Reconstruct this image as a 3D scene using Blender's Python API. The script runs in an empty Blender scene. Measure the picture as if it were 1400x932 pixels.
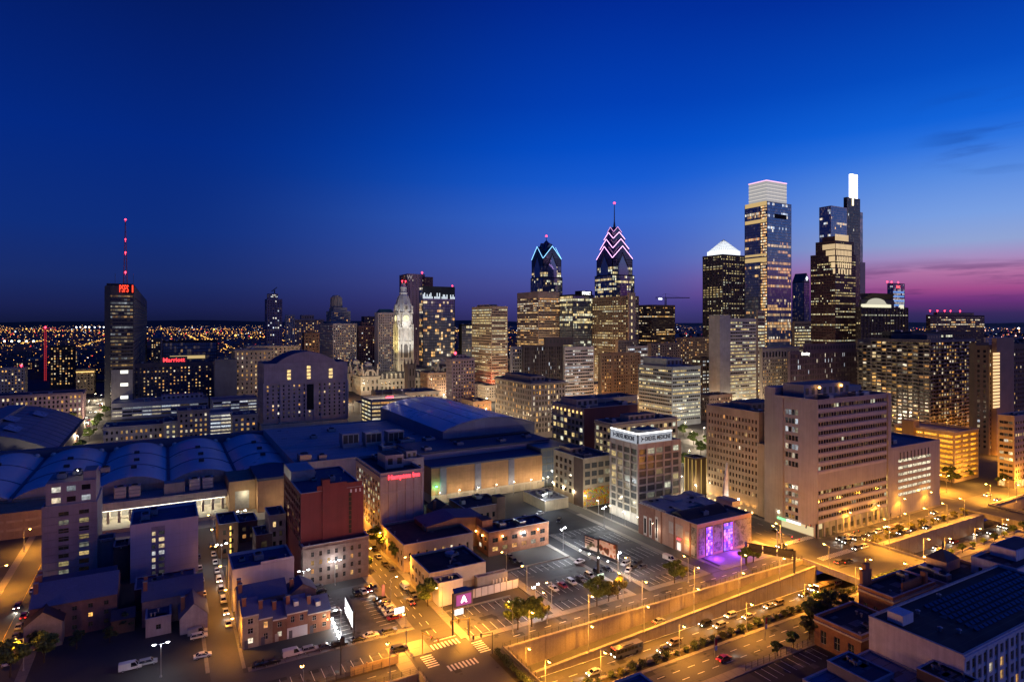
import bpy, bmesh, math, random
import numpy as np
random.seed(7); rng = np.random.default_rng(7)
scene = bpy.context.scene
COL = scene.collection
# ------------------------------------------------------------------ camera
YAW = math.radians(29.4); CS, SN = math.cos(YAW), math.sin(YAW)
F_PX, CAM_H, HOR = 844.0, 95.0, 440.0          # focal length in photo pixels, camera height, horizon row
cam_d = bpy.data.cameras.new('camera'); cam = bpy.data.objects.new('camera', cam_d); COL.objects.link(cam)
cam_d.sensor_width = 36.0; cam_d.lens = 36.0 * F_PX / 1400.0
cam_d.shift_y = -(466.0 - HOR) / 1400.0
cam_d.clip_start = 1.0; cam_d.clip_end = 60000.0
cam.location = (0, 0, CAM_H); cam.rotation_euler = (math.radians(90), 0, -YAW)
scene.camera = cam
# ------------------------------------------------------------------ render / view
scene.view_settings.view_transform = 'Standard'
try: scene.view_settings.look = 'None'
except Exception: pass
scene.view_settings.exposure = 0.14; scene.view_settings.gamma = 1.0
scene.view_settings.use_curve_mapping = False
scene.render.engine = 'CYCLES'
cy = scene.cycles
cy.use_denoising = True
cy.max_bounces = 5; cy.diffuse_bounces = 2; cy.glossy_bounces = 3; cy.transmission_bounces = 4
cy.use_light_tree = True
cy.sample_clamp_indirect = 4.0
cy.caustics_reflective = False; cy.caustics_refractive = False
# ------------------------------------------------------------------ world: dusk sky
def lin(v):
  v = v / 255.0
  return v / 12.92 if v <= 0.04045 else ((v + 0.055) / 1.055) ** 2.4
def rgb(r, g, b): return (lin(r), lin(g), lin(b), 1.0)
world = bpy.data.worlds.new("World"); scene.world = world; world.use_nodes = True
nt = world.node_tree; nt.nodes.clear()
def nd(t, **kw):
  n = nt.nodes.new(t)
  for k, v in kw.items(): setattr(n, k, v)
  return n
def ln(a, b): nt.links.new(a, b)
w_out = nd('ShaderNodeOutputWorld'); w_bg = nd('ShaderNodeBackground')
tc = nd('ShaderNodeTexCoord'); sep = nd('ShaderNodeSeparateXYZ'); ln(tc.outputs['Generated'], sep.inputs[0])
def math_n(op, a=None, b=None, clamp=False):
  n = nd('ShaderNodeMath', operation=op); n.use_clamp = clamp
  for i, v in enumerate((a, b)):
    if v is None: continue
    if isinstance(v, (int, float)): n.inputs[i].default_value = v
    else: ln(v, n.inputs[i])
  return n.outputs[0]
SUN_AZ = math.radians(112)                        # the afterglow lies this far from south towards west
sx, sy = math.sin(SUN_AZ), math.cos(SUN_AZ)
hx = math_n('MULTIPLY', sep.outputs[0], sx); hy = math_n('MULTIPLY', sep.outputs[1], sy)
hl = math_n('SQRT', math_n('ADD', math_n('MULTIPLY', sep.outputs[0], sep.outputs[0]), math_n('ADD', math_n('MULTIPLY', sep.outputs[1], sep.outputs[1]), 1e-5)))
az = math_n('DIVIDE', math_n('ADD', hx, hy), hl)
elev = math_n('MAXIMUM', sep.outputs[2], 0.0)
def ramp(stops):
  n = nd('ShaderNodeValToRGB'); cr = n.color_ramp; cr.interpolation = 'LINEAR'
  while len(cr.elements) > 1: cr.elements.remove(cr.elements[-1])
  for i, (p, c) in enumerate(stops):
    e = cr.elements[0] if i == 0 else cr.elements.new(p)
    e.position = p; e.color = rgb(*c)
  ln(elev, n.inputs[0]); return n.outputs[0]
rampL = ramp([(0, (17, 22, 56)), (.022, (24, 31, 78)), (.06, (24, 41, 100)), (.13, (13, 43, 118)), (.25, (2, 38, 124)), (.36, (2, 30, 107)), (.46, (2, 22, 86)), (.75, (1, 20, 78)), (1, (1, 24, 90))])
rampM = ramp([(0, (50, 46, 98)), (.03, (64, 62, 130)), (.06, (72, 78, 152)), (.094, (70, 90, 174)), (.164, (52, 98, 198)), (.22, (20, 86, 200)), (.27, (2, 74, 192)), (.33, (0, 60, 174)), (.46, (0, 39, 142)), (.75, (1, 32, 116)), (1, (1, 28, 104))])
rampR = ramp([(0, (38, 36, 80)), (.012, (54, 40, 90)), (.03, (104, 48, 118)), (.043, (152, 70, 132)), (.067, (172, 110, 158)), (.083, (160, 134, 182)), (.105, (138, 156, 202)), (.14, (116, 152, 216)), (.193, (80, 132, 216)), (.23, (42, 110, 214)), (.26, (14, 94, 208)), (.32, (2, 72, 184)), (.43, (0, 42, 146)), (.75, (1, 32, 116)), (1, (1, 28, 104))])
def mixc(f, a, b, mode='MIX'):
  n = nd('ShaderNodeMix', data_type='RGBA', blend_type=mode)
  if isinstance(f, (int, float)): n.inputs[0].default_value = f
  else: ln(f, n.inputs[0])
  for i, v in ((6, a), (7, b)):
    if isinstance(v, tuple): n.inputs[i].default_value = v
    else: ln(v, n.inputs[i])
  return n.outputs[2]
def maprange(v, a, b):
  n = nd('ShaderNodeMapRange', interpolation_type='SMOOTHSTEP'); n.clamp = True
  ln(v, n.inputs[0]); n.inputs[1].default_value = a; n.inputs[2].default_value = b
  n.inputs[3].default_value = 0; n.inputs[4].default_value = 1
  return n.outputs[0]
sky1 = mixc(maprange(az, -.4, .34), rampL, rampM)
sky2 = mixc(maprange(az, .30, .71), sky1, rampR)
# thin dark cloud bands low in the west, and a wisp higher up
mp = nd('ShaderNodeMapping'); ln(tc.outputs['Generated'], mp.inputs[0]); mp.inputs['Scale'].default_value = (3.2, 3.2, 40)
nz = nd('ShaderNodeTexNoise'); nz.inputs['Scale'].default_value = 1.6; nz.inputs['Detail'].default_value = 6; nz.inputs['Roughness'].default_value = .6
ln(mp.outputs[0], nz.inputs[0])
cl = maprange(nz.outputs[0], .45, .62)
lowband = math_n('MULTIPLY', maprange(elev, .015, .04), math_n('SUBTRACT', 1.0, maprange(elev, .06, .09)))
cmask = math_n('MULTIPLY', math_n('MULTIPLY', cl, lowband), maprange(az, .51, .65))
sky3 = mixc(math_n('MULTIPLY', cmask, .7), sky2, rgb(66, 42, 98))
mp2 = nd('ShaderNodeMapping'); ln(tc.outputs['Generated'], mp2.inputs[0]); mp2.inputs['Scale'].default_value = (6, 3, 26); mp2.inputs['Rotation'].default_value = (0, .12, 0)
nz2 = nd('ShaderNodeTexNoise'); nz2.inputs['Scale'].default_value = 2.0; nz2.inputs['Detail'].default_value = 7
ln(mp2.outputs[0], nz2.inputs[0])
hi = math_n('MULTIPLY', maprange(elev, .17, .22), math_n('SUBTRACT', 1.0, maprange(elev, .25, .31)))
c2 = math_n('MULTIPLY', math_n('MULTIPLY', maprange(nz2.outputs[0], .46, .66), hi), maprange(az, .63, .70))
sky4 = mixc(math_n('MULTIPLY', c2, .35), sky3, rgb(16, 44, 118))
# faint twilight scattering on top
skyt = nd('ShaderNodeTexSky'); skyt.sky_type = 'NISHITA'; skyt.sun_disc = False
skyt.sun_elevation = math.radians(-4); skyt.sun_rotation = SUN_AZ; skyt.air_density = 1.0; skyt.ozone_density = 2.0
sk_s = mixc(1.0, skyt.outputs[0], (.05, .05, .05, 1), 'MULTIPLY')
sky5 = mixc(1.0, sky4, sk_s, 'ADD')
ln(sky5, w_bg.inputs[0]); w_bg.inputs[1].default_value = 1.0
ln(w_bg.outputs[0], w_out.inputs[0])
# the last of the sun's glow: very weak, very soft, from the west
sun_d = bpy.data.lights.new('sun', 'SUN'); sun = bpy.data.objects.new('sun', sun_d); COL.objects.link(sun)
sun_d.energy = 0.17; sun_d.angle = math.radians(12); sun_d.color = (1.0, .66, .84)
sun.rotation_euler = (math.radians(83), 0, math.pi - SUN_AZ); sun.location = (3000, 500, 800)
# ------------------------------------------------------------------ photo pixel -> place in the world (X west, Y south, Z up)
def at(px, py, z=0.0):
  d = (CAM_H - z) * F_PX / (py - HOR); r = (px - 700.0) / F_PX * d
  return (r * CS + d * SN, -r * SN + d * CS)
def at_d(px, d):
  r = (px - 700.0) / F_PX * d
  return (r * CS + d * SN, -r * SN + d * CS)
def z_at(py, d): return CAM_H + (HOR - py) * d / F_PX
def depth(X, Y): return X * SN + Y * CS
def y_on(px, X):
  k = (px - 700.0) / F_PX; return X * (CS - k * SN) / (k * CS + SN)
def x_on(px, Y):
  k = (px - 700.0) / F_PX; return Y * (SN + k * CS) / (CS - k * SN)
def _d(xc, yt, yb, d, h):
  if d is None:
    d = CAM_H * F_PX / (yb - HOR) if yb is not None else (CAM_H - h) * F_PX / (yt - HOR)
  return d
def box_e(xl, xc, xr, yt, yb=None, d=None, h=None, deep=None):
  """building seen with its east face (left) and north face (right); -> X0 Y0 X1 Y1 H"""
  d = _d(xc, yt, yb, d, h); X0, Y0 = at_d(xc, d)
  Y1 = y_on(xl, X0) if (xl is not None and xl < xc) else Y0 + (deep or 30)
  if deep: Y1 = Y0 + deep
  return [X0, Y0, x_on(xr, Y0), Y1, z_at(yt, d)]
def box_w(xl, xc, xr, yt, yb=None, d=None, h=None, deep=None):
  """north face (left) and west face (right)"""
  d = _d(xc, yt, yb, d, h); X1, Y0 = at_d(xc, d)
  Y1 = Y0 + deep if deep else y_on(xr, X1)
  return [x_on(xl, Y0), Y0, X1, Y1, z_at(yt, d)]
# ------------------------------------------------------------------ mesh accumulator
class MB:
  def __init__(self): self.q = []; self.m = []; self.g = []
  def quads(self, A, mat=0, glow=None):
    A = np.asarray(A, dtype=np.float32).reshape(-1, 4, 3)
    if len(A) == 0: return self
    self.q.append(A); self.m.append(np.full(len(A), mat, np.int32) if np.isscalar(mat) else np.asarray(mat, np.int32))
    self.g.append(np.zeros((len(A), 3), np.float32) if glow is None else np.asarray(glow, np.float32).reshape(-1, 3)); return self
  def box(self, x0, y0, z0, x1, y1, z1, mat=0, bottom=True, top=True):
    a, b, c, d = (x0, y0), (x1, y0), (x1, y1), (x0, y1)
    Q = [[(*p, z0), (*q, z0), (*q, z1), (*p, z1)] for p, q in ((a, b), (b, c), (c, d), (d, a))]
    if top: Q.append([(*a, z1), (*b, z1), (*c, z1), (*d, z1)])
    if bottom: Q.append([(*d, z0), (*c, z0), (*b, z0), (*a, z0)])
    return self.quads(Q, mat)
  def prism(self, pts, z0, z1, mat=0, pts2=None, cap=True):
    n = len(pts); t = pts2 or pts
    Q = [[(*pts[i], z0), (*pts[(i + 1) % n], z0), (*t[(i + 1) % n], z1), (*t[i], z1)] for i in range(n)]
    if cap:
      cx = sum(p[0] for p in t) / n; cyy = sum(p[1] for p in t) / n
      for i in range(0, n):
        Q.append([(*t[i], z1), (*t[(i + 1) % n], z1), (cx, cyy, z1), (cx, cyy, z1)])
    return self.quads(Q, mat)
  def tube(self, a, b, r0, r1=None, n=6, mat=0, caps=True):
    a = np.array(a, float); b = np.array(b, float); r1 = r0 if r1 is None else r1
    w = b - a; w /= (np.linalg.norm(w) + 1e-9)
    u = np.cross(w, (0, 0, 1) if abs(w[2]) < .9 else (1, 0, 0)); u /= np.linalg.norm(u); v = np.cross(w, u)
    th = np.arange(n) * 2 * math.pi / n
    A = [a + r0 * (math.cos(t) * u + math.sin(t) * v) for t in th]; B = [b + r1 * (math.cos(t) * u + math.sin(t) * v) for t in th]
    Q = [[A[(i + 1) % n], A[i], B[i], B[(i + 1) % n]] for i in range(n)]
    if caps:
      Q += [[B[(i + 1) % n], B[i], b, b] for i in range(n)] + [[A[i], A[(i + 1) % n], a, a] for i in range(n)]
      # collapsed quads become triangles below
    return self.quads(np.array([[list(map(float, p)) for p in qq] for qq in Q]), mat)
  def lathe(self, cx, cy_, prof, n=16, mat=0, flat=0.0):
    th = [flat + i * 2 * math.pi / n for i in range(n)]; Q = []
    for (r0, z0), (r1, z1) in zip(prof[:-1], prof[1:]):
      for i in range(n):
        t0, t1 = th[i], th[(i + 1) % n]
        Q.append([(cx + r0 * math.cos(t0), cy_ + r0 * math.sin(t0), z0), (cx + r0 * math.cos(t1), cy_ + r0 * math.sin(t1), z0),
             (cx + r1 * math.cos(t1), cy_ + r1 * math.sin(t1), z1), (cx + r1 * math.cos(t0), cy_ + r1 * math.sin(t0), z1)])
    return self.quads(Q, mat)
  def vault(self, x0, x1, y0, y1, z, rise, seg=14, mat=0, axis='Y', ends=None, zb=None, thick=0):
    t = np.linspace(0, 1, seg + 1); h = z + rise * (1 - (2 * t - 1) ** 2)
    Q = []
    for i in range(seg):
      if axis == 'Y':
        xa, xb = x0 + (x1 - x0) * t[i], x0 + (x1 - x0) * t[i + 1]
        Q.append([(xa, y0, h[i]), (xb, y0, h[i + 1]), (xb, y1, h[i + 1]), (xa, y1, h[i])])
      else:
        ya, yb = y0 + (y1 - y0) * t[i], y0 + (y1 - y0) * t[i + 1]
        Q.append([(x0, ya, h[i]), (x1, ya, h[i]), (x1, yb, h[i + 1]), (x0, yb, h[i + 1])])
    self.quads(Q, mat)
    if ends is not None:
      zb = z if zb is None else zb; E = []
      for i in range(seg):
        if axis == 'Y':
          xa, xb = x0 + (x1 - x0) * t[i], x0 + (x1 - x0) * t[i + 1]
          E.append([(xa, y0, zb), (xb, y0, zb), (xb, y0, h[i + 1]), (xa, y0, h[i])])
          E.append([(xb, y1, zb), (xa, y1, zb), (xa, y1, h[i]), (xb, y1, h[i + 1])])
        else:
          ya, yb = y0 + (y1 - y0) * t[i], y0 + (y1 - y0) * t[i + 1]
          E.append([(x0, yb, zb), (x0, ya, zb), (x0, ya, h[i]), (x0, yb, h[i + 1])])
          E.append([(x1, ya, zb), (x1, yb, zb), (x1, yb, h[i + 1]), (x1, ya, h[i])])
      self.quads(E, ends)
    return self
  def mesh(self, name, mats, off=(0, 0, 0), glow=False):
    A = np.concatenate(self.q); M = np.concatenate(self.m)
    tri = np.all(np.abs(A[:, 2] - A[:, 3]) < 1e-6, axis=1)
    A = A - np.asarray(off, np.float32)
    me = bpy.data.meshes.new(name); n = len(A)
    tot = np.where(tri, 3, 4).astype(np.int32)
    keep = np.ones((n, 4), bool); keep[tri, 3] = False
    V = A.reshape(-1, 3)[keep.reshape(-1)]
    me.vertices.add(len(V)); me.vertices.foreach_set('co', V.reshape(-1))
    me.loops.add(len(V)); me.loops.foreach_set('vertex_index', np.arange(len(V), dtype=np.int32))
    st = np.concatenate(([0], np.cumsum(tot)[:-1])).astype(np.int32)
    me.polygons.add(n); me.polygons.foreach_set('loop_start', st)
    me.polygons.foreach_set('material_index', M)
    if glow:
      at_ = me.attributes.new('glow', 'FLOAT_COLOR', 'FACE'); G = np.ones((n, 4), np.float32); G[:, :3] = np.concatenate(self.g)
      at_.data.foreach_set('color', G.reshape(-1))
    for m in mats: me.materials.append(m)
    me.update(calc_edges=True); return me
  def build(self, name, mats, parent=None, loc=None, glow=False, smooth=False, weld=False):
    if not self.q: return None
    if not isinstance(mats, (list, tuple)): mats = [mats]
    off = tuple(parent['_o']) if (parent is not None and '_o' in parent.keys()) else (0, 0, 0)
    me = self.mesh(name, mats, off if parent is not None else (loc or (0, 0, 0)), glow)
    if weld or smooth:
      bm = bmesh.new(); bm.from_mesh(me); bmesh.ops.remove_doubles(bm, verts=bm.verts, dist=1e-4)
      if smooth:
        for f in bm.faces: f.smooth = True
      bm.to_mesh(me); bm.free()
    o = bpy.data.objects.new(name, me); COL.objects.link(o)
    if parent is not None: o.parent = parent; o['_o'] = off
    elif loc: o.location = loc
    return o
def tag(o, label=None, cat=None, group=None, kind=None):
  if label: o['label'] = label
  if cat: o['category'] = cat
  if group: o['group'] = group
  if kind: o['kind'] = kind
  return o
def thing(name, label, cat, loc=(0, 0, 0), group=None, rz=0.0):
  o = bpy.data.objects.new(name, None); COL.objects.link(o); o.location = loc; o.rotation_euler = (0, 0, rz)
  o.empty_display_size = .5; o['_o'] = tuple(loc) if rz == 0 else (0, 0, 0)
  return tag(o, label, cat, group)
def local_thing(name, label, cat, group=None):
  o = thing(name, label, cat, (0, 0, 0), group); return o
def dup(root, loc, rz=0.0, label=None, group=None, scale=None, mats=None):
  r = root.copy(); COL.objects.link(r); r.location = loc; r.rotation_euler = (0, 0, rz)
  if scale: r.scale = scale if isinstance(scale, tuple) else (scale,) * 3
  if label: r['label'] = label
  if group: r['group'] = group
  elif 'group' in r.keys() and group == '': del r['group']
  for ch in root.children:
    c = ch.copy(); COL.objects.link(c); c.parent = r
    if mats and ch.name.split('.')[0] in mats: c.material_slots[0].link = 'OBJECT'; c.material_slots[0].material = mats[ch.name.split('.')[0]]
    for g in ch.children:
      e = g.copy(); COL.objects.link(e); e.parent = c
  return r
# ------------------------------------------------------------------ materials
MATS = {}
def new_mat(name):
  m = bpy.data.materials.new(name); m.use_nodes = True
  t = m.node_tree; return m, t, t.nodes['Principled BSDF'], t.nodes, t.links
def surf(name, col, rough=.8, var=.18, scale=.35, streak=.0, spec=.3, metal=0.0, bump=.0, fine=6.0, col2=None, band=None):
  """rough weathered surface: base colour with broad blotches, fine grain and (walls) rain streaks"""
  key = (name, col, rough, col2)
  if key in MATS: return MATS[key]
  m, t, b, N, L = new_mat(name)
  tcn = N.new('ShaderNodeNewGeometry')
  n1 = N.new('ShaderNodeTexNoise'); n1.inputs['Scale'].default_value = scale; n1.inputs['Detail'].default_value = 5; n1.inputs['Roughness'].default_value = .65
  L.new(tcn.outputs['Position'], n1.inputs['Vector'])
  n2 = N.new('ShaderNodeTexNoise'); n2.inputs['Scale'].default_value = fine; n2.inputs['Detail'].default_value = 3
  L.new(tcn.outputs['Position'], n2.inputs['Vector'])
  def mr(src, lo, hi, a=.3, bb=.7):
    n = N.new('ShaderNodeMapRange'); L.new(src, n.inputs[0]); n.inputs[1].default_value = a; n.inputs[2].default_value = bb
    n.inputs[3].default_value = lo; n.inputs[4].default_value = hi; return n.outputs[0]
  f1 = mr(n1.outputs[0], 1 - var, 1 + var); f2 = mr(n2.outputs[0], 1 - var * .5, 1 + var * .5)
  mu = N.new('ShaderNodeMath'); mu.operation = 'MULTIPLY'; L.new(f1, mu.inputs[0]); L.new(f2, mu.inputs[1]); fac = mu.outputs[0]
  if streak:
    mp_ = N.new('ShaderNodeMapping'); mp_.inputs['Scale'].default_value = (1.3, 1.3, .05); L.new(tcn.outputs['Position'], mp_.inputs[0])
    n3 = N.new('ShaderNodeTexNoise'); n3.inputs['Scale'].default_value = 1.0; n3.inputs['Detail'].default_value = 4; L.new(mp_.outputs[0], n3.inputs['Vector'])
    m3 = N.new('ShaderNodeMath'); m3.operation = 'MULTIPLY'; L.new(fac, m3.inputs[0]); L.new(mr(n3.outputs[0], 1 - streak * .5, 1 + streak * .2), m3.inputs[1]); fac = m3.outputs[0]
  base = col
  vm = N.new('ShaderNodeVectorMath'); vm.operation = 'SCALE'; L.new(fac, vm.inputs['Scale'])
  if col2:
    mx = N.new('ShaderNodeMix'); mx.data_type = 'RGBA'; L.new(mr(n1.outputs[0], 0, 1, .42, .58), mx.inputs[0])
    mx.inputs[6].default_value = (*col, 1); mx.inputs[7].default_value = (*col2, 1); L.new(mx.outputs[2], vm.inputs[0])
  else: vm.inputs[0].default_value = col
  L.new(vm.outputs[0], b.inputs['Base Color'])
  b.inputs['Roughness'].default_value = rough; b.inputs['Metallic'].default_value = metal
  b.inputs['Specular IOR Level'].default_value = spec
  L.new(mr(n1.outputs[0], max(.02, rough - .12), min(1, rough + .12)), b.inputs['Roughness'])
  if bump:
    bp = N.new('ShaderNodeBump'); bp.inputs['Strength'].default_value = bump; bp.inputs['Distance'].default_value = .05
    L.new(n2.outputs[0], bp.inputs['Height']); L.new(bp.outputs[0], b.inputs['Normal'])
  MATS[key] = m; return m
def wall(c, name='masonry'): return surf(name, c, .85, .2, .12, .22, .25)
def roof(c=(.09, .09, .1), name='roof_membrane', rough=.75): return surf(name, c, rough, .35, .25, 0, .35, col2=(c[0] * .72, c[1] * .72, c[2] * .74))
def emit(name, col, strength, sample=False):
  key = ('e', name, col, strength)
  if key in MATS: return MATS[key]
  m, t, b, N, L = new_mat(name); b.inputs['Base Color'].default_value = (.02, .02, .02, 1)
  b.inputs['Emission Color'].default_value = (*col, 1); b.inputs['Emission Strength'].default_value = strength
  if not sample: m.cycles.emission_sampling = 'NONE'
  MATS[key] = m; return m
def window_mat(name='window_glass', tint=(.012, .014, .018), rough=.12, spec=.6, metal=0.0):
  """dark reflective pane; rooms that are lit glow by the per-face 'glow' colour, uneven inside the pane"""
  key = ('w', name, tint)
  if key in MATS: return MATS[key]
  m, t, b, N, L = new_mat(name)
  b.inputs['Base Color'].default_value = (*tint, 1); b.inputs['Metallic'].default_value = metal; b.inputs['Roughness'].default_value = rough; b.inputs['Specular IOR Level'].default_value = spec
  a = N.new('ShaderNodeAttribute'); a.attribute_name = 'glow'; a.attribute_type = 'GEOMETRY'
  g = N.new('ShaderNodeNewGeometry'); v = N.new('ShaderNodeTexNoise'); v.inputs['Scale'].default_value = .9; v.inputs['Detail'].default_value = 3
  L.new(g.outputs['Position'], v.inputs['Vector'])
  r = N.new('ShaderNodeMapRange'); L.new(v.outputs[0], r.inputs[0]); r.inputs[1].default_value = .33; r.inputs[2].default_value = .68; r.inputs[3].default_value = .35; r.inputs[4].default_value = 1.35
  L.new(a.outputs['Color'], b.inputs['Emission Color']); L.new(r.outputs[0], b.inputs['Emission Strength'])
  m.cycles.emission_sampling = 'NONE'
  MATS[key] = m; return m
GLASS = window_mat()
GLASS_BLUE = window_mat('curtain_glass', (.20, .27, .40), .05, 1.0, .55)
PALETTE = {
 'warm': [(1.0, .56, .17), (1.0, .66, .28), (1.0, .74, .38), (1.0, .5, .12), (1.0, .86, .62), (1.0, .46, .14)],
 'office': [(1.0, .80, .36), (1.0, .88, .52), (1.0, .72, .30), (.95, .95, .7)],
 'cool': [(.9, .95, 1.0), (1.0, .95, .8), (1.0, .85, .6), (.8, .9, 1.0)],
 'mix': [(1.0, .6, .22), (1.0, .76, .42), (1.0, .9, .66), (.85, .93, 1.0), (1.0, .55, .2)],
 'sodium': [(1.0, .36, .02), (1.0, .40, .03)],
}
def lit_field(rows, cols, p, pal, floors=.0, run=1, lo=.35, hi=1.3):
  """which windows are lit and how bright; whole floors tend to go together when floors > 0"""
  R = rng.random((rows, cols))
  if run > 1:
    k = max(1, cols // run + 1); R = np.repeat(rng.random((rows, k)), run, axis=1)[:, :cols] * .75 + R * .25
  P = np.full((rows, 1), p)
  if floors: P = np.clip(p * np.exp(rng.normal(0, floors, (rows, 1))), 0, .97)
  on = R < P
  C = np.array(PALETTE[pal]); ci = rng.integers(0, len(C), (rows, cols))
  if floors: ci = np.where(rng.random((rows, cols)) < .7, rng.integers(0, len(C), (rows, 1)), ci)
  S = np.exp(rng.uniform(math.log(lo), math.log(hi), (rows, cols)))
  G = C[ci] * (S * on)[..., None]
  # unlit rooms with a trace of light
  tr = (~on) & (rng.random((rows, cols)) < .25)
  G += (np.array((1.0, .7, .4)) * (rng.random((rows, cols)) * .07 * tr)[..., None])
  return G
def facade_geo(O, U, n, W, Z0, Z1, cols, rows, fw, fh, sill, ml, mr_, v0, v1, depth_):
  """wall with real window openings: returns wall quads and pane quads (rows, cols)"""
  O = np.array(O, float); U = np.array(U, float); n = np.array(n, float)
  def P(u, v, w): return np.stack([O[0] + U[0] * u + n[0] * w, O[1] + U[1] * u + n[1] * w, v], -1)
  def Q(ua, ub, va, vb, wa=0.0, wb=None):
    ua, ub, va, vb = np.broadcast_arrays(np.asarray(ua, float), ub, va, vb); w = np.zeros_like(ua) + wa
    return np.stack([P(ua, va, w), P(ub, va, w), P(ub, vb, w), P(ua, vb, w)], -2).reshape(-1, 4, 3)
  cw = (W - ml - mr_) / cols; ch = (v1 - v0) / rows
  i = np.arange(cols); j = np.arange(rows)
  ua = ml + cw * (i + .5 - fw / 2); ub = ml + cw * (i + .5 + fw / 2)
  va = v0 + ch * (j + sill); vb = va + ch * fh
  out = []
  if v0 > Z0 + 1e-3: out.append(Q(0, W, Z0, v0))
  if v1 < Z1 - 1e-3: out.append(Q(0, W, v1, Z1))
  out.append(Q(np.concatenate(([0.], ub)), np.concatenate((ua, [W])), v0, v1))
  zz = np.concatenate(([v0], vb)); ze = np.concatenate((va, [v1]))
  A, B = np.meshgrid(ua, zz); A2, B2 = np.meshgrid(ub, ze)
  out.append(Q(A.ravel(), A2.ravel(), B.ravel(), B2.ravel()))
  UA, VA = np.meshgrid(ua, va); UB, VB = np.meshgrid(ub, vb); UA, VA, UB, VB = (x.ravel() for x in (UA, VA, UB, VB))
  D = -depth_; z = np.zeros_like(UA)
  def R(u1, v1_, w1, u2, v2, w2): # reveal quad between two edges
    return np.stack([P(u1, v1_, w1 + z), P(u2, v2, w1 + z), P(u2, v2, w2 + z), P(u1, v1_, w2 + z)], -2)
  out += [R(UA, VA, 0, UA, VB, D)[:, ::1], R(UB, VB, 0, UB, VA, D), R(UB, VA, 0, UA, VA, D), R(UA, VB, 0, UB, VB, D)]
  panes = Q(UA, UB, VA, VB, D)
  return np.concatenate(out), panes, (UA, UB, VA, VB, D, P)
SIDES = {'N': ((0, 0), (1, 0), (0, -1)), 'E': ((0, 1), (0, -1), (-1, 0)), 'W': ((1, 0), (0, 1), (1, 0)), 'S': ((1, 1), (-1, 0), (0, 1))}
def side_frame(B, s):
  X0, Y0, X1, Y1 = B[:4]; c, U, n = SIDES[s]
  return (X1 if c[0] else X0, Y1 if c[1] else Y0), U, n, (X1 - X0 if s in 'NS' else Y1 - Y0)
def spec(cw=3.2, rh=3.6, fw=.6, fh=.55, sill=.25, base=4.0, top=1.5, ml=.8, mr=.8, lit=.2, pal='mix', floors=0.0, run=1, dep=.25, lo=.35, hi=1.3, split=None, glass=None, cols=None, rows=None, frame=None):
  return dict(locals())
PANE_CACHE = {}
def add_side(root, B, s, sp, wallmb, zb=0.0, zt=None, mat=0):
  zt = B[4] if zt is None else zt
  O, U, n, W = side_frame(B, s)
  if sp is None:
    e = np.array(O); f = e + np.array(U) * W
    wallmb.quads([[(*e, zb), (*f, zb), (*f, zt), (*e, zt)]], mat); return None
  ml, mr_ = min(sp['ml'], W * .2), min(sp['mr'], W * .2)
  cols = sp['cols'] or max(1, int(round((W - ml - mr_) / sp['cw'])))
  rows = sp['rows'] or max(1, int(round((zt - zb - sp['base'] - sp['top']) / sp['rh'])))
  q, panes, fr = facade_geo((*O,), U, n, W, zb, zt, cols, rows, sp['fw'], sp['fh'], sp['sill'], ml, mr_, zb + sp['base'], zt - sp['top'], sp['dep'])
  wallmb.quads(q, mat)
  G = lit_field(rows, cols, sp['lit'], sp['pal'], sp['floors'], sp['run'], sp['lo'], sp['hi'])
  gm = sp['glass'] or GLASS
  if sp['split'] == 'each':
    UA, UB, VA, VB, D, P = fr; w, h = UB[0] - UA[0], VB[0] - VA[0]
    frm = sp['frame'] or FRAME_MAT
    keyb = len(PANE_CACHE); var = {}
    G2 = G.reshape(-1, 3)
    lit_i = [i for i in range(len(G2)) if G2[i].max() > .1]
    for i in range(len(G2)):
      if G2[i].max() > .1: v = 1 + (lit_i.index(i) % 5); g = G2[lit_i[(v - 1) % len(lit_i)]]
      else: v = 0; g = np.array((.004, .003, .002))
      if v not in var:
        mb = MB(); Un = np.array(U, float); nn = np.array(n, float)
        def pt(u, z_, k): return (Un[0] * u + nn[0] * k, Un[1] * u + nn[1] * k, z_)
        mb.quads([[pt(0, 0, 0), pt(w, 0, 0), pt(w, h, 0), pt(0, h, 0)]], 0, g)
        t = .07
        for (a, b_, c, d_) in ((0, w, 0, t), (0, w, h - t, h), (0, t, t, h - t), (w - t, w, t, h - t), (w / 2 - t / 2, w / 2 + t / 2, t, h - t), (t, w - t, h * .55, h * .55 + t)):
          mb.quads([[pt(a, c, .05), pt(b_, c, .05), pt(b_, d_, .05), pt(a, d_, .05)]], 1, (0, 0, 0))
        var[v] = mb.mesh('window', [gm, frm], glow=True)
      o = bpy.data.objects.new('window', var[v]); COL.objects.link(o); o.parent = root
      off = root['_o']; p = P(UA[i], VA[i], D + .001); o.location = (p[0] - off[0], p[1] - off[1], p[2] - off[2])
  elif sp['split'] == 'row':
    pr = panes.reshape(rows, cols, 4, 3)
    for j in range(rows): MB().quads(pr[j], 0, G[j]).build('window_band', [gm], root, glow=True)
  else:
    root.setdefault if False else None
    PENDING.setdefault(root.name, []).append((panes, G.reshape(-1, 3), gm))
  return fr
PENDING = {}
def flush(root):
  L_ = PENDING.pop(root.name, None)
  if not L_: return
  mats = []; mb = MB()
  for p, g, m in L_:
    if m not in mats: mats.append(m)
    mb.quads(p, mats.index(m), g)
  o = mb.build('window', mats, root, glow=True); o['kind'] = 'stuff'
FRAME_MAT = surf('window_frame', (.1, .1, .1), .5, .1)
METAL = surf('galvanised_metal', (.32, .33, .34), .45, .2, .8, 0, .5, .6)
DARK_METAL = surf('dark_steel', (.04, .04, .045), .5, .2, .8, 0, .5, .3)
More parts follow.
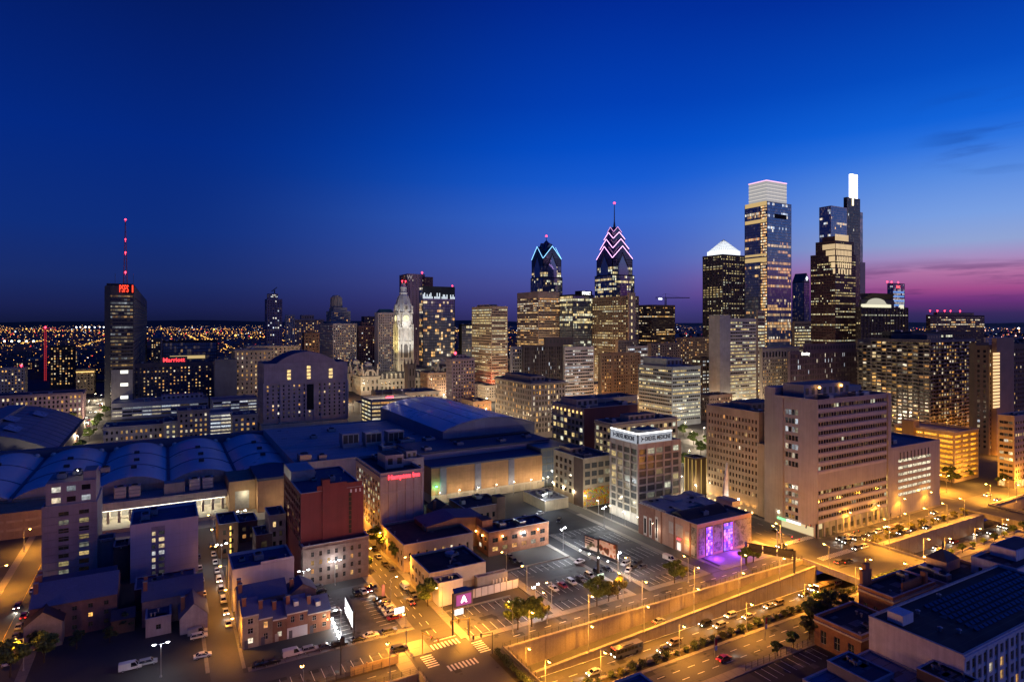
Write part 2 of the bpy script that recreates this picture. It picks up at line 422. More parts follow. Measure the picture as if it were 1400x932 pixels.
CONCRETE = surf('concrete', (.30, .28, .25), .85, .25, .3, .25)
COPING = surf('coping_stone', (.42, .41, .40), .8, .25, .5); TAR = surf('roof_tar', (.02, .02, .022), .5, .2, .5); PATCH = surf('roof_patch', (.13, .13, .135), .8, .3, .5)
UNIT_MESH = {}
def roof_unit(root, x, y, z, w=3, l=4, h=2, rot=0, col=None):
  """rooftop air handler: cabinet, louvre bands, curb"""
  k = (round(w), round(l), round(h))
  if k not in UNIT_MESH:
    w, l, h = [max(1, q) for q in k]; mb = MB(); mb.box(-w / 2, -l / 2, .25, w / 2, l / 2, h, 0); mb.box(-w / 2 + .2, -l / 2 + .2, 0, w / 2 - .2, l / 2 - .2, .25, 1)
    for i in range(4):
      zz = .45 + i * (h - .8) / 4; mb.box(-w / 2 - .04, -l / 2 + .25, zz, w / 2 + .04, l / 2 - .25, zz + (h - .8) / 9, 1)
    mb.lathe(0, 0, [(min(w, l) * .36, h), (min(w, l) * .36, h + .35), (min(w, l) * .3, h + .35), (min(w, l) * .3, h + .05), (0, h + .05)], 10, 1)
    UNIT_MESH[k] = mb.mesh('roof_unit', [METAL, DARK_METAL])
  o = bpy.data.objects.new('roof_unit', UNIT_MESH[k]); COL.objects.link(o); o.parent = root
  off = root['_o']; o.location = (x - off[0], y - off[1], z - off[2]); o.rotation_euler = (0, 0, rot); return o
def roof_kit(root, B, wallm, roofm, par=.9, units=3, pent=None, parapet=True, z=None):
  X0, Y0, X1, Y1, H = B[:5]
  H = H if z is None else z
  MB().quads([[(X0 + .3, Y0 + .3, H), (X1 - .3, Y0 + .3, H), (X1 - .3, Y1 - .3, H), (X0 + .3, Y1 - .3, H)]], 0).build('roof', roofm, root)
  if parapet:
    mb = MB(); t = .35
    mb.box(X0 - .05, Y0 - .05, H - .02, X1 + .05, Y0 + t, H + par); mb.box(X0 - .05, Y1 - t, H - .02, X1 + .05, Y1 + .05, H + par)
    mb.box(X0 - .05, Y0 + t, H - .02, X0 + t, Y1 - t, H + par); mb.box(X1 - t, Y0 + t, H - .02, X1 + .05, Y1 - t, H + par)
    mb.build('parapet', wallm, root)
  w, l = X1 - X0, Y1 - Y0
  if depth(X0, Y0) < 430:
    if parapet:
      mb = MB(); c0, c1 = H + par, H + par + .12; e = .12
      mb.box(X0 - e, Y0 - e, c0, X1 + e, Y0 + .45, c1); mb.box(X0 - e, Y1 - .45, c0, X1 + e, Y1 + e, c1); mb.box(X0 - e, Y0 + .45, c0, X0 + .45, Y1 - .45, c1); mb.box(X1 - .45, Y0 + .45, c0, X1 + e, Y1 - .45, c1)
      mb.build('coping', COPING, root)
    mb = MB(); n = int(l / 3.2)
    for i in range(1, n): y = Y0 + l * i / n + random.uniform(-.3, .3); mb.quads([[(X0 + .5, y, H + .012), (X1 - .5, y, H + .012), (X1 - .5, y + .14, H + .012), (X0 + .5, y + .14, H + .012)]])
    for i in range(5):
      a, b_ = random.uniform(X0 + 1, X1 - 2), random.uniform(Y0 + 1, Y1 - 2); p, q = min(random.uniform(1, 5), X1 - 1 - a), min(random.uniform(1, 4), Y1 - 1 - b_)
      mb.quads([[(a, b_, H + .02), (a + p, b_, H + .02), (a + p, b_ + q, H + .02), (a, b_ + q, H + .02)]], 1)
    if mb.q: mb.build('roof_seam', [TAR, PATCH], root)['kind'] = 'stuff'
    for i in range(3):
      a, b_ = random.uniform(X0 + 1.2, X1 - 1.2), random.uniform(Y0 + 1.2, Y1 - 1.2); MB().lathe(a, b_, [(.22, H), (.22, H + .9), (.4, H + .95), (.4, H + 1.15), (0, H + 1.3)], 7).build('vent_pipe', METAL, root)
  if pent:
    fx0, fy0, fx1, fy1, ph = pent
    mb = MB(); x0, y0, x1, y1 = X0 + w * fx0, Y0 + l * fy0, X0 + w * fx1, Y0 + l * fy1
    mb.box(x0, y0, H, x1, y1, H + ph, 0, bottom=False); mb.box(x0 + .4, y0 + .4, H + ph, x1 - .4, y1 - .4, H + ph + .05, 1, bottom=False)
    nl = max(2, int((x1 - x0) / 4))
    for i in range(nl):
      u = x0 + (x1 - x0) * (i + .3) / nl; mb.box(u, y0 - .06, H + ph * .3, u + (x1 - x0) / nl * .5, y0, H + ph * .75, 2)
    mb.build('penthouse', [wallm, roofm, DARK_METAL], root)
  for _ in range(units):
    uw, ul, uh = random.choice(((2, 3, 2), (3, 4, 2), (2, 2, 1), (3, 6, 2)))
    if w < uw + 4 or l < ul + 4: continue
    for tr in range(8):
      x, y = random.uniform(X0 + 1.5 + uw / 2, X1 - 1.5 - uw / 2), random.uniform(Y0 + 1.5 + ul / 2, Y1 - 1.5 - ul / 2)
      if pent and X0 + w * pent[0] - 3 < x < X0 + w * pent[2] + 3 and Y0 + l * pent[1] - 4 < y < Y0 + l * pent[3] + 4: continue
      roof_unit(root, x, y, H, uw, ul, uh, 0); break
def building(name, label, B, cat='building', wallc=(.3, .27, .23), E=None, N=None, W=None, roofc=(.1, .1, .11), units=2, pent=None, par=.9, cornice=0.0, group=None, piers=None, belt=None, wallm=None, parapet=True, base=None, z0=0.0, corncol=None):
  X0, Y0, X1, Y1, H = B[:5]
  root = thing(name, label, cat, ((X0 + X1) / 2, (Y0 + Y1) / 2, z0), group)
  wm = wallm or wall(wallc); rm = roof(roofc); mb = MB()
  for s, sp in (('E', E), ('N', N), ('W', W), ('S', None)): add_side(root, B, s, sp, mb, z0, H)
  mb.build('wall', wm, root)
  flush(root)
  roof_kit(root, B, wm, rm, par, units, pent, parapet)
  tm = wall(corncol) if corncol else wm
  if cornice:
    c = cornice; mb = MB()
    for k, (z0_, z1_, p) in enumerate(((H - 1.3 * c, H - .8 * c, c * .4), (H - .8 * c, H - .1, c), )):
      mb.box(X0 - p, Y0 - p, z0_, X1 + p, Y0 - .003, z1_); mb.box(X0 - p, Y0 - .003, z0_, X0 - .003, Y1, z1_)
      mb.box(X1 + .003, Y0 - .003, z0_, X1 + p, Y1, z1_)
    mb.build('cornice', tm, root)
  if belt:
    mb = MB()
    for z in belt: mb.box(X0 - .25, Y0 - .25, z, X1 + .25, Y0 - .002, z + .5); mb.box(X0 - .25, Y0 - .002, z, X0 - .002, Y1, z + .5)
    mb.build('belt_course', tm, root)
  if piers:
    step, wd, pr = piers[:3]; za = piers[3] if len(piers) > 3 else z0; mb = MB()
    n = max(1, round((X1 - X0) / step))
    for i in range(n + 1):
      x = X0 + (X1 - X0) * i / n; mb.box(max(X0 - pr, x - wd / 2), Y0 - pr, za, min(X1 + pr, x + wd / 2), Y0 - .002, H + .2)
    n = max(1, round((Y1 - Y0) / step))
    for i in range(1, n + 1):
      y = Y0 + (Y1 - Y0) * i / n; mb.box(X0 - pr, y - wd / 2, za, X0 - .002, min(Y1, y + wd / 2), H + .2)
    mb.build('pier', tm, root)['kind'] = 'stuff'
  if base: # lit shopfronts along the street
    bh, strength, colr = base; mb = MB()
    mb.box(X0 - .15, Y0 - .15, bh, X1, Y0 - .002, bh + .5); mb.box(X0 - .15, Y0, bh, X0 - .002, Y1, bh + .5)
    mb.build('canopy', DARK_METAL, root)
    q = MB(); n = max(2, int((X1 - X0) / 4))
    for i in range(n):
      if random.random() < .75: q.quads([[(X0 + (X1 - X0) * (i + .15) / n, Y0 - .03, .5), (X0 + (X1 - X0) * (i + .85) / n, Y0 - .03, .5), (X0 + (X1 - X0) * (i + .85) / n, Y0 - .03, bh - .4), (X0 + (X1 - X0) * (i + .15) / n, Y0 - .03, bh - .4)]], 0, np.array(colr) * strength * random.uniform(.4, 1.2))
    n = max(2, int((Y1 - Y0) / 4))
    for i in range(n):
      if random.random() < .75: q.quads([[(X0 - .03, Y0 + (Y1 - Y0) * (i + .85) / n, .5), (X0 - .03, Y0 + (Y1 - Y0) * (i + .15) / n, .5), (X0 - .03, Y0 + (Y1 - Y0) * (i + .15) / n, bh - .4), (X0 - .03, Y0 + (Y1 - Y0) * (i + .85) / n, bh - .4)]], 0, np.array(colr) * strength * random.uniform(.4, 1.2))
    o = q.build('shopfront', [GLASS], root, glow=True)
    if o: o['kind'] = 'stuff'
  return root
def prism_tier(root, B, sp, wm, rm, z0, z1, sides='EN', name='upper_tier', parap=True):
  """a further storey block of a stepped building, with its own openings"""
  mb = MB(); BB = list(B[:4]) + [z1]
  for s in 'ENWS': add_side(root, BB, s, sp if s in sides else None, mb, z0, z1)
  mb.quads([[(B[0], B[1], z1), (B[2], B[1], z1), (B[2], B[3], z1), (B[0], B[3], z1)]], 1)
  mb.build(name, [wm, rm], root)
  flush(root)
def light(parent, loc, power, col, r=.25, kind='POINT', name='lamp_light', target=None, spot=None, blend=.6):
  ld = bpy.data.lights.new(name, kind); ld.energy = power; ld.color = col; ld.shadow_soft_size = r
  o = bpy.data.objects.new(name, ld); COL.objects.link(o)
  off = parent['_o'] if parent is not None and '_o' in parent.keys() else (0, 0, 0)
  if parent is not None: o.parent = parent
  o.location = (loc[0] - off[0], loc[1] - off[1], loc[2] - off[2])
  if kind == 'SPOT': ld.spot_size = spot or math.radians(90); ld.spot_blend = blend
  if target is not None:
    from mathutils import Vector
    v = Vector(target) - Vector(loc); o.rotation_euler = v.to_track_quat('-Z', 'Y').to_euler()
  return o
def text_mesh(s, size, mat, depth_=.08, font_scale_x=1.0, bold=0.0):
  cu = bpy.data.curves.new('lettering', 'FONT'); cu.body = s; cu.size = size; cu.align_x = 'CENTER'; cu.align_y = 'CENTER'; cu.extrude = depth_; cu.offset = bold
  cu.resolution_u = 2
  to = bpy.data.objects.new('lettering_tmp', cu); COL.objects.link(to)
  dg = bpy.context.evaluated_depsgraph_get(); me = bpy.data.meshes.new_from_object(to.evaluated_get(dg))
  bpy.data.objects.remove(to); me.name = 'lettering'; me.materials.clear(); me.materials.append(mat)
  for v in me.vertices: v.co.x *= font_scale_x
  return me
def letters(s, size, mat, parent, center, face='N', sx_=1.0, bold=0.0, name='lettering'):
  """raised letters on a north or east wall"""
  o = bpy.data.objects.new(name, text_mesh(s, size, mat, .08, sx_, bold)); COL.objects.link(o); o.parent = parent
  off = parent['_o'] if '_o' in parent.keys() else (0, 0, 0)
  o.location = (center[0] - off[0], center[1] - off[1], center[2] - off[2])
  o.rotation_euler = (math.radians(90), 0, {'N': 0, 'E': -math.pi / 2, 'W': math.pi / 2}[face]); return o
# ------------------------------------------------------------------ ground, roads, trench of the sunken expressway
ASPH = surf('asphalt', (.09, .088, .085), .74, .45, .09, 0, .4, col2=(.066, .065, .064), bump=.15)
ASPH2 = surf('asphalt_lot', (.07, .071, .074), .78, .45, .06, 0, .4, col2=(.088, .088, .088), bump=.15)
ASPH3 = surf('asphalt_dark', (.03, .03, .034), .85, .3, .1, 0, .3, col2=(.04, .04, .042))
WALK = surf('pavement_concrete', (.25, .235, .21), .85, .25, .25, 0, .3, col2=(.2, .19, .17))
CITYG = surf('city_ground', (.075, .07, .066), .85, .4, .03, 0, .3, col2=(.05, .05, .052))
PAINT = surf('road_paint', (.72, .72, .68), .6, .3, 1.2, 0, .4)
YPAINT = surf('yellow_paint', (.62, .42, .06), .6, .3, 1.2, 0, .4)
EARTH = surf('planting_bed', (.06, .05, .03), .95, .3, .4)
WALLC = surf('retaining_concrete', (.27, .235, .20), .85, .4, .18, .3, .3, col2=(.20, .175, .15))
def struct(name, mb, m):
  o = mb.build(name, m); o['kind'] = 'structure'; return o
def flat(mb, x0, y0, x1, y1, z, mat=0): mb.quads([[(x0, y0, z), (x1, y0, z), (x1, y1, z), (x0, y1, z)]], mat); return mb
def sheet(name, x0, y0, x1, y1, z, m):
  return struct(name, flat(MB(), x0, y0, x1, y1, z), m)
TW, TN, TS = 157.5, 132.0, 157.5       # trench: north rim and south rim
B13 = (60.0, 86.0); BBR = (222.0, 264.0); B15 = (352.0, 372.0)   # street bridges over it
BIG = 42000.0
gm = MB()
flat(gm, -BIG, TS, BIG, BIG, 0); flat(gm, -BIG, -3000, BIG, TN, 0)
flat(gm, -BIG, TN, -140, TS, 0); flat(gm, 520, TN, BIG, TS, 0)
for a, b in (B13, BBR, B15): flat(gm, a, TN, b, TS, 0)
struct('ground', gm, CITYG)
ZB = -7.5
# bottom carriageway
sheet('expressway', -140, TN, 520, TS, ZB, ASPH)
# exit ramp between 13th and Broad: rises from the trench floor towards the west
rm_ = MB(); xs = np.linspace(86, 222, 12)
def zr(x): return ZB + .05 + (x - 86) / 136.0 * 6.0
for a, b in zip(xs[:-1], xs[1:]):
  rm_.quads([[(a, 152.3, zr(a)), (b, 152.3, zr(b)), (b, TS, zr(b)), (a, TS, zr(a))]])
struct('exit_ramp', rm_, ASPH)
def retaining_wall(label, x0, x1, y, top, bot, face, cap=.9, group=None):
  """concrete wall with cast panels, coping and a parapet; face -1 looks north"""
  root = thing('retaining_wall', label, 'wall', ((x0 + x1) / 2, y, 0), group)
  n = max(2, int((x1 - x0) / 7)); t = .5
  pm = {}
  for i in range(n):
    a, b = x0 + (x1 - x0) * i / n + .06, x0 + (x1 - x0) * (i + 1) / n - .06
    za = bot(a) if callable(bot) else bot; zb_ = bot(b) if callable(bot) else bot
    ta = top(a) if callable(top) else top; tb = top(b) if callable(top) else top
    mb = MB(); ya, yb = y - t / 2 - .05, y + t / 2 + .05
    mb.quads([[(a, ya, za), (b, ya, zb_), (b, ya, tb), (a, ya, ta)], [(b, yb, zb_), (a, yb, za), (a, yb, ta), (b, yb, tb)], [(a, ya, ta), (b, ya, tb), (b, yb, tb), (a, yb, ta)],
         [(a, yb, za), (a, ya, za), (a, ya, ta), (a, yb, ta)], [(b, ya, zb_), (b, yb, zb_), (b, yb, tb), (b, ya, tb)]])
    mb.build('wall_panel', WALLC, root)
  mb = MB()
  za = bot(x0) if callable(bot) else bot; zb_ = bot(x1) if callable(bot) else bot
  ta = top(x0) if callable(top) else top; tb = top(x1) if callable(top) else top
  mb.quads([[(x0, y - .2, za), (x1, y - .2, zb_), (x1, y - .2, tb - .1), (x0, y - .2, ta - .1)], [(x1, y + .2, zb_), (x0, y + .2, za), (x0, y + .2, ta - .1), (x1, y + .2, tb - .1)]])
  mb.build('joint_backing', CONCRETE, root)
  mb = MB(); c = .45
  mb.quads([[(x0, y - c, ta), (x1, y - c, tb), (x1, y - c, tb + .3), (x0, y - c, ta + .3)], [(x0, y - c, ta + .3), (x1, y - c, tb + .3), (x1, y + c, tb + .3), (x0, y + c, ta + .3)],
       [(x1, y + c, tb), (x0, y + c, ta), (x0, y + c, ta + .3), (x1, y + c, tb + .3)]])
  mb.build('coping', CONCRETE, root); return root
retaining_wall('tall panelled concrete retaining wall under the fence beside the exit ramp, between the two bridges', 86, 222, 157.75, lambda x: .05, lambda x: zr(x), -1)
retaining_wall('concrete wall between the rising exit ramp and the lower expressway lanes', 86, 222, 152.0, lambda x: zr(x) + 1.0, lambda x: ZB, -1)
retaining_wall('concrete retaining wall at the north edge of the expressway below the shrub strip', 86, 222, 131.7, .05, ZB, 1)
retaining_wall('retaining wall along the south side of the expressway west of the wide avenue bridge', 264, 352, 151.2, .05, ZB, -1)
retaining_wall('retaining wall along the north side of the expressway west of the wide avenue bridge', 264, 352, 131.7, .05, ZB, 1)
retaining_wall('far retaining wall on the south side of the expressway beyond the second bridge', 372, 520, 157.75, .05, ZB, -1)
retaining_wall('far retaining wall on the north side of the expressway beyond the second bridge', 372, 520, 131.7, .05, ZB, 1)
retaining_wall('retaining wall on the south side of the expressway left of the narrow street bridge', -60, 60, 157.75, .05, ZB, -1)
retaining_wall('retaining wall on the north side of the expressway left of the narrow street bridge', -60, 60, 131.7, .05, ZB, 1)
sheet('road_shelf', 264, 151.3, 352, TS, 0.0, CITYG)
for a, b, nm in ((B13[0], B13[1], 'a'), (BBR[0], BBR[1], 'b'), (B15[0], B15[1], 'c')):
  mb = MB()
  for x in (a, b):
    mb.box(x - .25, TN, -1.6, x + .25, TS, .95)
  mb.box(a + .25, TN, -1.6, b - .25, TS, -.05)
  o = struct('bridge_deck', mb, CONCRETE)
# roads
Z1 = .004
SB = (158.6, 166.2)                      # one-way avenue along the south rim
sheet('avenue', -140, SB[0], 60, SB[1], Z1, ASPH); sheet('avenue', 86, SB[0], 222, SB[1], Z1, ASPH)
sheet('avenue', 264, 156.5, 520, 169.5, Z1, ASPH)
sheet('crossroads', 60, TN - 25, 86, 170, Z1, ASPH); sheet('crossroads', 222, TN - 25, 264, 170, Z1, ASPH)
sheet('avenue', -140, 112, 60, 126.5, Z1, ASPH); sheet('avenue', 86, 117.5, 222, 128.0, Z1, ASPH); sheet('avenue', 264, 112, 520, 128, Z1, ASPH)
sheet('street', 67.5, 170, 77.5, 620, Z1, ASPH)            # the one-way street left of the lots
sheet('street', 228, 170, 249.5, 700, Z1, ASPH)            # the wide avenue towards the clock tower
sheet('street', 354, 169.5, 370, 900, Z1, ASPH)
sheet('street', 10.8, 181.2, 18.7, 345, Z1, ASPH)            # narrow street of parked cars
sheet('street', -49.5, 166.2, -34.5, 345, Z1, ASPH); sheet('street', -75, 470, -57, 1500, Z1, ASPH)
sheet('street', 0.0, 174.5, 67.5, 181.2, Z1, ASPH)         # kerbside row in front of the row houses
sheet('alley', 143.5, 167, 149.5, 235, Z1, ASPH3); sheet('street', 179.8, 167, 186.0, 300, Z1, ASPH)
sheet('alley', -33, 176, 0, 183, Z1, ASPH3)
# pavements with kerbs
def walk(x0, y0, x1, y1, m=WALK):
  mb = MB().box(x0, y0, 0, x1, y1, .13, bottom=False); o = struct('pavement', mb, m)
  # slab joints
  mb = MB(); n = int(max(x1 - x0, y1 - y0) / 3)
  for i in range(1, n):
    if x1 - x0 > y1 - y0: x = x0 + (x1 - x0) * i / n; mb.quads([[(x - .05, y0, .134), (x + .05, y0, .134), (x + .05, y1, .134), (x - .05, y1, .134)]])
    else: y = y0 + (y1 - y0) * i / n; mb.quads([[(x0, y - .05, .134), (x1, y - .05, .134), (x1, y + .05, .134), (x0, y + .05, .134)]])
  if mb.q:
    j = mb.build('slab_joint', surf('joint', (.1, .095, .09), .9)); j.parent = o; j['kind'] = 'stuff'
  return o
walk(79, 166.2, 143.5, 168.6); walk(149.5, 166.2, 179.8, 168.6); walk(186, 166.2, 226, 169.6)
walk(77.5, 168.6, 80.3, 300); walk(64.3, 183, 67.5, 345); walk(110.5, 168.6, 114.0, 204)
walk(177.3, 168.6, 179.8, 250); walk(186.0, 169.6, 187.6, 262); walk(141.8, 168.6, 143.5, 232); walk(149.5, 168.6, 151.3, 232)
walk(249.5, 170, 252, 420); walk(225, 200, 228, 420); walk(264, 169.5, 352, 172.5); walk(264, 151.8, 352, 154.0)
walk(20, 181.2, 67.5, 183.6); walk(18.7, 183.6, 19.6, 345); walk(9.8, 186, 10.8, 345); walk(-34.5, 170, -32, 345); walk(-52, 170, -49.5, 345)
walk(86, 128.0, 222, 129.2); walk(86, 114.5, 222, 117.5); walk(264, 128.0, 352, 131.2); walk(86, 157.95, 222, 158.6); walk(-60, 157.95, 60, 158.6)
walk(60.5, 166.2, 67.5, 174.5); walk(56, 158.0, 60.3, 174.5)
# parking lots
def lot(x0, y0, x1, y1, m=ASPH2): return sheet('parking_lot', x0, y0, x1, y1, .008, m)
lots = {}
lots['A1'] = lot(80.3, 168.6, 104.5, 186.5); lots['A2'] = lot(114, 168.6, 141.8, 206); lots['A3'] = lot(151.3, 168.6, 177.3, 232)
lots['A4'] = lot(130, 232, 177, 262, ASPH3); lots['B1'] = lot(44.5, 184, 64.3, 222, ASPH2); lots['B2'] = lot(22, 166.2, 56, 174.5, ASPH2)
lots['C1'] = lot(-33, 150, 14.5, 176, ASPH3) if False else lot(-33, 162.5, 13, 176, ASPH3)
lots['D1'] = lot(138, 98.5, 166.5, 114.4, ASPH3)
ZP = .014
def stalls(lotk, x0, y0, x1, y1, step=2.7, length=5.2, axis='X', m=PAINT):
  mb = MB()
  if axis == 'X':
    n = int((x1 - x0) / step)
    for i in range(n + 1): x = x0 + step * i; flat(mb, x - .07, y0, x + .07, y0 + length, ZP)
  else:
    n = int((y1 - y0) / step)
    for i in range(n + 1): y = y0 + step * i; flat(mb, x0, y - .07, x0 + length, y + .07, ZP)
  o = mb.build('stall_line', m); o.parent = lots[lotk]; o['kind'] = 'stuff'
for k, a in (('A1', [(82, 169, 104, 0), (82, 181, 104, 0)]), ('A2', [(115, 169.5, 141, 0), (115, 179.5, 141, 0), (115, 185, 141, 0), (115, 199.5, 141, 0)]),
       ('A3', [(152, 169.5, 177, 0), (152, 178, 177, 0), (152, 190.5, 177, 0), (152, 196, 177, 0), (152, 209, 177, 0), (152, 214.5, 177, 0), (152, 226, 177, 0)]),
       ('B2', [(24, 168.2, 56, 0)]), ('D1', [(140, 99.5, 165, 0), (140, 108.8, 165, 0)])):
  for (x0, y0, x1, _) in a: stalls(k, x0, y0, x1, y0)
stalls('B1', 45, 186, 0, 220, axis='Y'); stalls('B1', 58.5, 186, 0, 220, axis='Y')
# painted lines: each dash and crossing bar a piece of its road
ROADS = {}
def road_piece(o, name, x0, y0, x1, y1, z, m=PAINT):
  k = (round(x1 - x0, 2), round(y1 - y0, 2), m.name)
  if k not in ROADS: ROADS[k] = flat(MB(), 0, 0, x1 - x0, y1 - y0, 0).mesh(name, [m])
  p = bpy.data.objects.new(name, ROADS[k]); COL.objects.link(p); p.parent = o; p.location = (x0, y0, z); return p
paint_root = [o for o in COL.objects if o.name.startswith('avenue')]
av_e, av_m, av_w, nv_e, nv_m, nv_w = paint_root[:6]
cr13, crbr = [o for o in COL.objects if o.name.startswith('crossroads')][:2]
sts = [o for o in COL.objects if o.name.startswith('street')]
for i in range(24):
  x = 92 + i * 5.6
  if x < 216:
    road_piece(av_m, 'lane_dash', x, 162.4, x + 2.4, 162.58, ZP)
    for yy in (120.6, 124.2): road_piece(nv_m, 'lane_dash', x, yy, x + 2.6, yy + .18, ZP)
for i in range(12):
  x = 268 + i * 7;
  for yy in (160, 163.5): road_piece(av_w, 'lane_dash', x, yy, x + 2.6, yy + .16, ZP)
for i in range(9):
  x = 8 + i * 5.6; road_piece(av_e, 'lane_dash', x, 162.3, x + 2.4, 162.48, ZP)
ex = [o for o in COL.objects if o.name.startswith('expressway')][0]
for i in range(38):
  x = 88 + i * 7.0
  for yy in (139.0, 143.0, 147.4): road_piece(ex, 'lane_dash', x, yy, x + 3.0, yy + .2, ZB + .01)
for yy in (133.2, 151.3): road_piece(ex, 'edge_line', -100, yy, 500, yy + .2, ZB + .01)
for (x0, y0, y1) in ((79.2, 159, 166), (63.2, 159, 166), (219, 159, 166), (265.5, 157.5, 169)):   # crossings over the avenue (bars run along it)
  n = int((y1 - y0) / 1.15)
  for i in range(n): road_piece(cr13 if x0 < 100 else crbr, 'crosswalk_bar', x0, y0 + i * 1.15, x0 + 3.4, y0 + i * 1.15 + .55, ZP)
for (x0, x1, y0) in ((68, 77.5, 167.0), (68, 77.5, 154.6), (229, 250, 171.5), (229, 250, 153.4)):
  n = int((x1 - x0) / 1.15)
  for i in range(n): road_piece(cr13 if x0 < 100 else crbr, 'crosswalk_bar', x0 + i * 1.15, y0, x0 + i * 1.15 + .55, y0 + 3.0, ZP)
s13 = sts[0]
for i in range(16): road_piece(s13, 'lane_dash', 72.4, 176 + i * 6, 72.56, 178.4 + i * 6, ZP)
for i in range(20): road_piece(s13, 'bike_lane_line', 70.2, 176 + i * 6, 70.34, 178.6 + i * 6, ZP)
road_piece(s13, 'stop_line', 70, 171.4, 77, 171.8, ZP);
sbr = sts[1]
for i in range(30):
  for xx in (233, 238.4, 244): road_piece(sbr, 'lane_dash', xx, 178 + i * 8, xx + .16, 181 + i * 8, ZP, YPAINT if xx == 238.4 else PAINT)
s12 = [o for o in sts if abs(o.data.vertices[0].co.x + 49.5) < .2][0]
for i in range(30): road_piece(s12, 'lane_line', -42.1, 110 + i * 7, -41.95, 116.5 + i * 7, ZP, YPAINT)
# kerb paint at lower left and the planted strips
mb = MB().box(-2, 176, 0, 14, 176.6, .16, bottom=False); struct('painted_kerb', mb, YPAINT)
sheet('planting_strip', 86, 129.2, 222, 131.4, .02, EARTH); sheet('planting_strip', 81, 132, 84.5, 157, .02, EARTH)
sheet('planting_strip', 0, 164.6, 56, 166.2, .02, EARTH); sheet('grass_strip', 252, 118, 268, 131, .02, EARTH)
sheet('paved_corner', 189, 169.6, 224, 182, .14, surf('paving', (.2, .19, .2), .8, .2, .4, 0, .3))
# low hills on the horizon
hb = MB()
for k in range(80):
  a0, a1 = math.radians(-25 + k * 1.5), math.radians(-25 + (k + 1) * 1.5)
  def hh(a): return 95 + 32 * math.sin(a * 5.1 + .5) + 22 * math.sin(a * 13 + 2) + 12 * math.sin(a * 31)
  def pp(a, r, z): return (r * math.sin(a), r * math.cos(a), z)
  R = 15000
  hb.quads([[pp(a0, R, -5), pp(a1, R, -5), pp(a1, R + 1500, hh(a1)), pp(a0, R + 1500, hh(a0))], [pp(a0, R + 1500, hh(a0)), pp(a1, R + 1500, hh(a1)), pp(a1, R + 4000, -5), pp(a0, R + 4000, -5)]])
o = hb.build('hills', surf('far_hills', (.03, .04, .03), .95, .4, .003), smooth=True); o['kind'] = 'structure'
# ------------------------------------------------------------------ distant skyline towers
def S(**k): return spec(**k)
def punched(lit=.2, pal='mix', cw=3.0, rh=3.6, **k): return spec(**{**dict(cw=cw, rh=rh, fw=.45, fh=.52, sill=.24, lit=lit, pal=pal), **k})
def ribbon(lit=.3, pal='office', cw=2.6, rh=3.9, **k): return spec(**{**dict(cw=cw, rh=rh, fw=.93, fh=.46, sill=.3, lit=lit, pal=pal, floors=.7, run=4, dep=.2), **k})
def curtain(lit=.2, pal='office', cw=2.4, rh=4.0, **k): return spec(**{**dict(cw=cw, rh=rh, fw=.92, fh=.84, sill=.08, lit=lit, pal=pal, floors=.6, run=3, dep=.12, glass=GLASS_BLUE), **k})
RED_EM = emit('red_beacon', (1.0, .03, .06), 9)
WHITE_EM = emit('white_lamp', (1.0, .97, .9), 7)
def beacon(root, x, y, z, r=.8):
  mb = MB(); mb.lathe(x, y, [(0, z - r), (r * .8, z - r * .5), (r, z), (r * .7, z + r * .7), (0, z + r)], 8)
  mb.tube((x, y, z - r - 1.5), (x, y, z - r), .15); o = mb.build('warning_light', RED_EM, root); return o
def strip(root, pts, r, m, name='light_strip'):
  mb = MB()
  for a, b in zip(pts[:-1], pts[1:]): mb.tube(a, b, r, n=4)
  return mb.build(name, m, root)
# --- left: slab tower with roof sign and mast
B = box_w(144, 183, 201, 391, d=640)
t = building('office_tower', 'dark slab tower with red roof lettering and a tall red lit mast', B, 'tower', (.085, .08, .085), N=ribbon(.45, 'mix', rh=3.6, top=9, base=6, lo=.05, hi=.45, run=5), W=ribbon(.6, 'cool', cw=3.2, rh=3.6, fw=.8, top=10, base=6, lo=.12, hi=.7), roofc=(.05, .05, .05), units=0, parapet=False)
X0, Y0, X1, Y1, H = B
mb = MB().box(X0 - .6, Y0 - .6, 0, X0 + 4.5, Y0 + .02, H - 1)
for i in range(30): mb.box(X0 - .75, Y0 - .75, 8 + i * 4, X0 + 4.6, Y0 - .61, 9.6 + i * 4)
mb.build('dark_pier', DARK_METAL, t)
mb = MB().box(X0 + 5, Y0 - 1.2, 6, X1 - 1, Y0 - .02, 46); mb.build('stair_shaft', wall((.22, .21, .21)), t)
for zz in (16, 29, 42): MB().box(X0 + 13, Y0 - 1.3, zz, X1 - 5, Y0 - 1.21, zz + 3.2).build('lit_window', emit('shaft_window', (1, .97, .82), 1.5), t)
mb = MB().box(X0 + 1, Y0 + 1, H, X1 - .5, Y1 - 1, H + 2.2); mb.box(X0 + 15, Y0 - .4, H - 8, X1 + .4, Y0 - .02, H + 1); mb.build('sign_board', surf('sign_black', (.015, .012, .014), .5), t)
RED_SIGN = emit('red_neon', (1.0, .05, .02), 2.2)
letters('PSFS', 10.5, RED_SIGN, t, (x_on(169.5, Y0), Y0 - 1.0, H - 3.4), sx_=.42, bold=.14)
letters('I', 10.5, RED_SIGN, t, (x_on(181.3, Y0), Y0 - 1.0, H - 3.4), sx_=.8, bold=.16)
mb = MB(); cx_, cyy = x_on(171.5, Y0 + 6), Y0 + 6
ht = z_at(299, 640)
for dx, dy in ((-1.6, -1.6), (1.6, -1.6), (1.6, 1.6), (-1.6, 1.6)): mb.tube((cx_ + dx, cyy + dy, H + 2), (cx_ + dx * .1, cyy + dy * .1, ht), .34, .18, 4)
nseg = 18; zs = np.linspace(H + 2, ht, nseg)
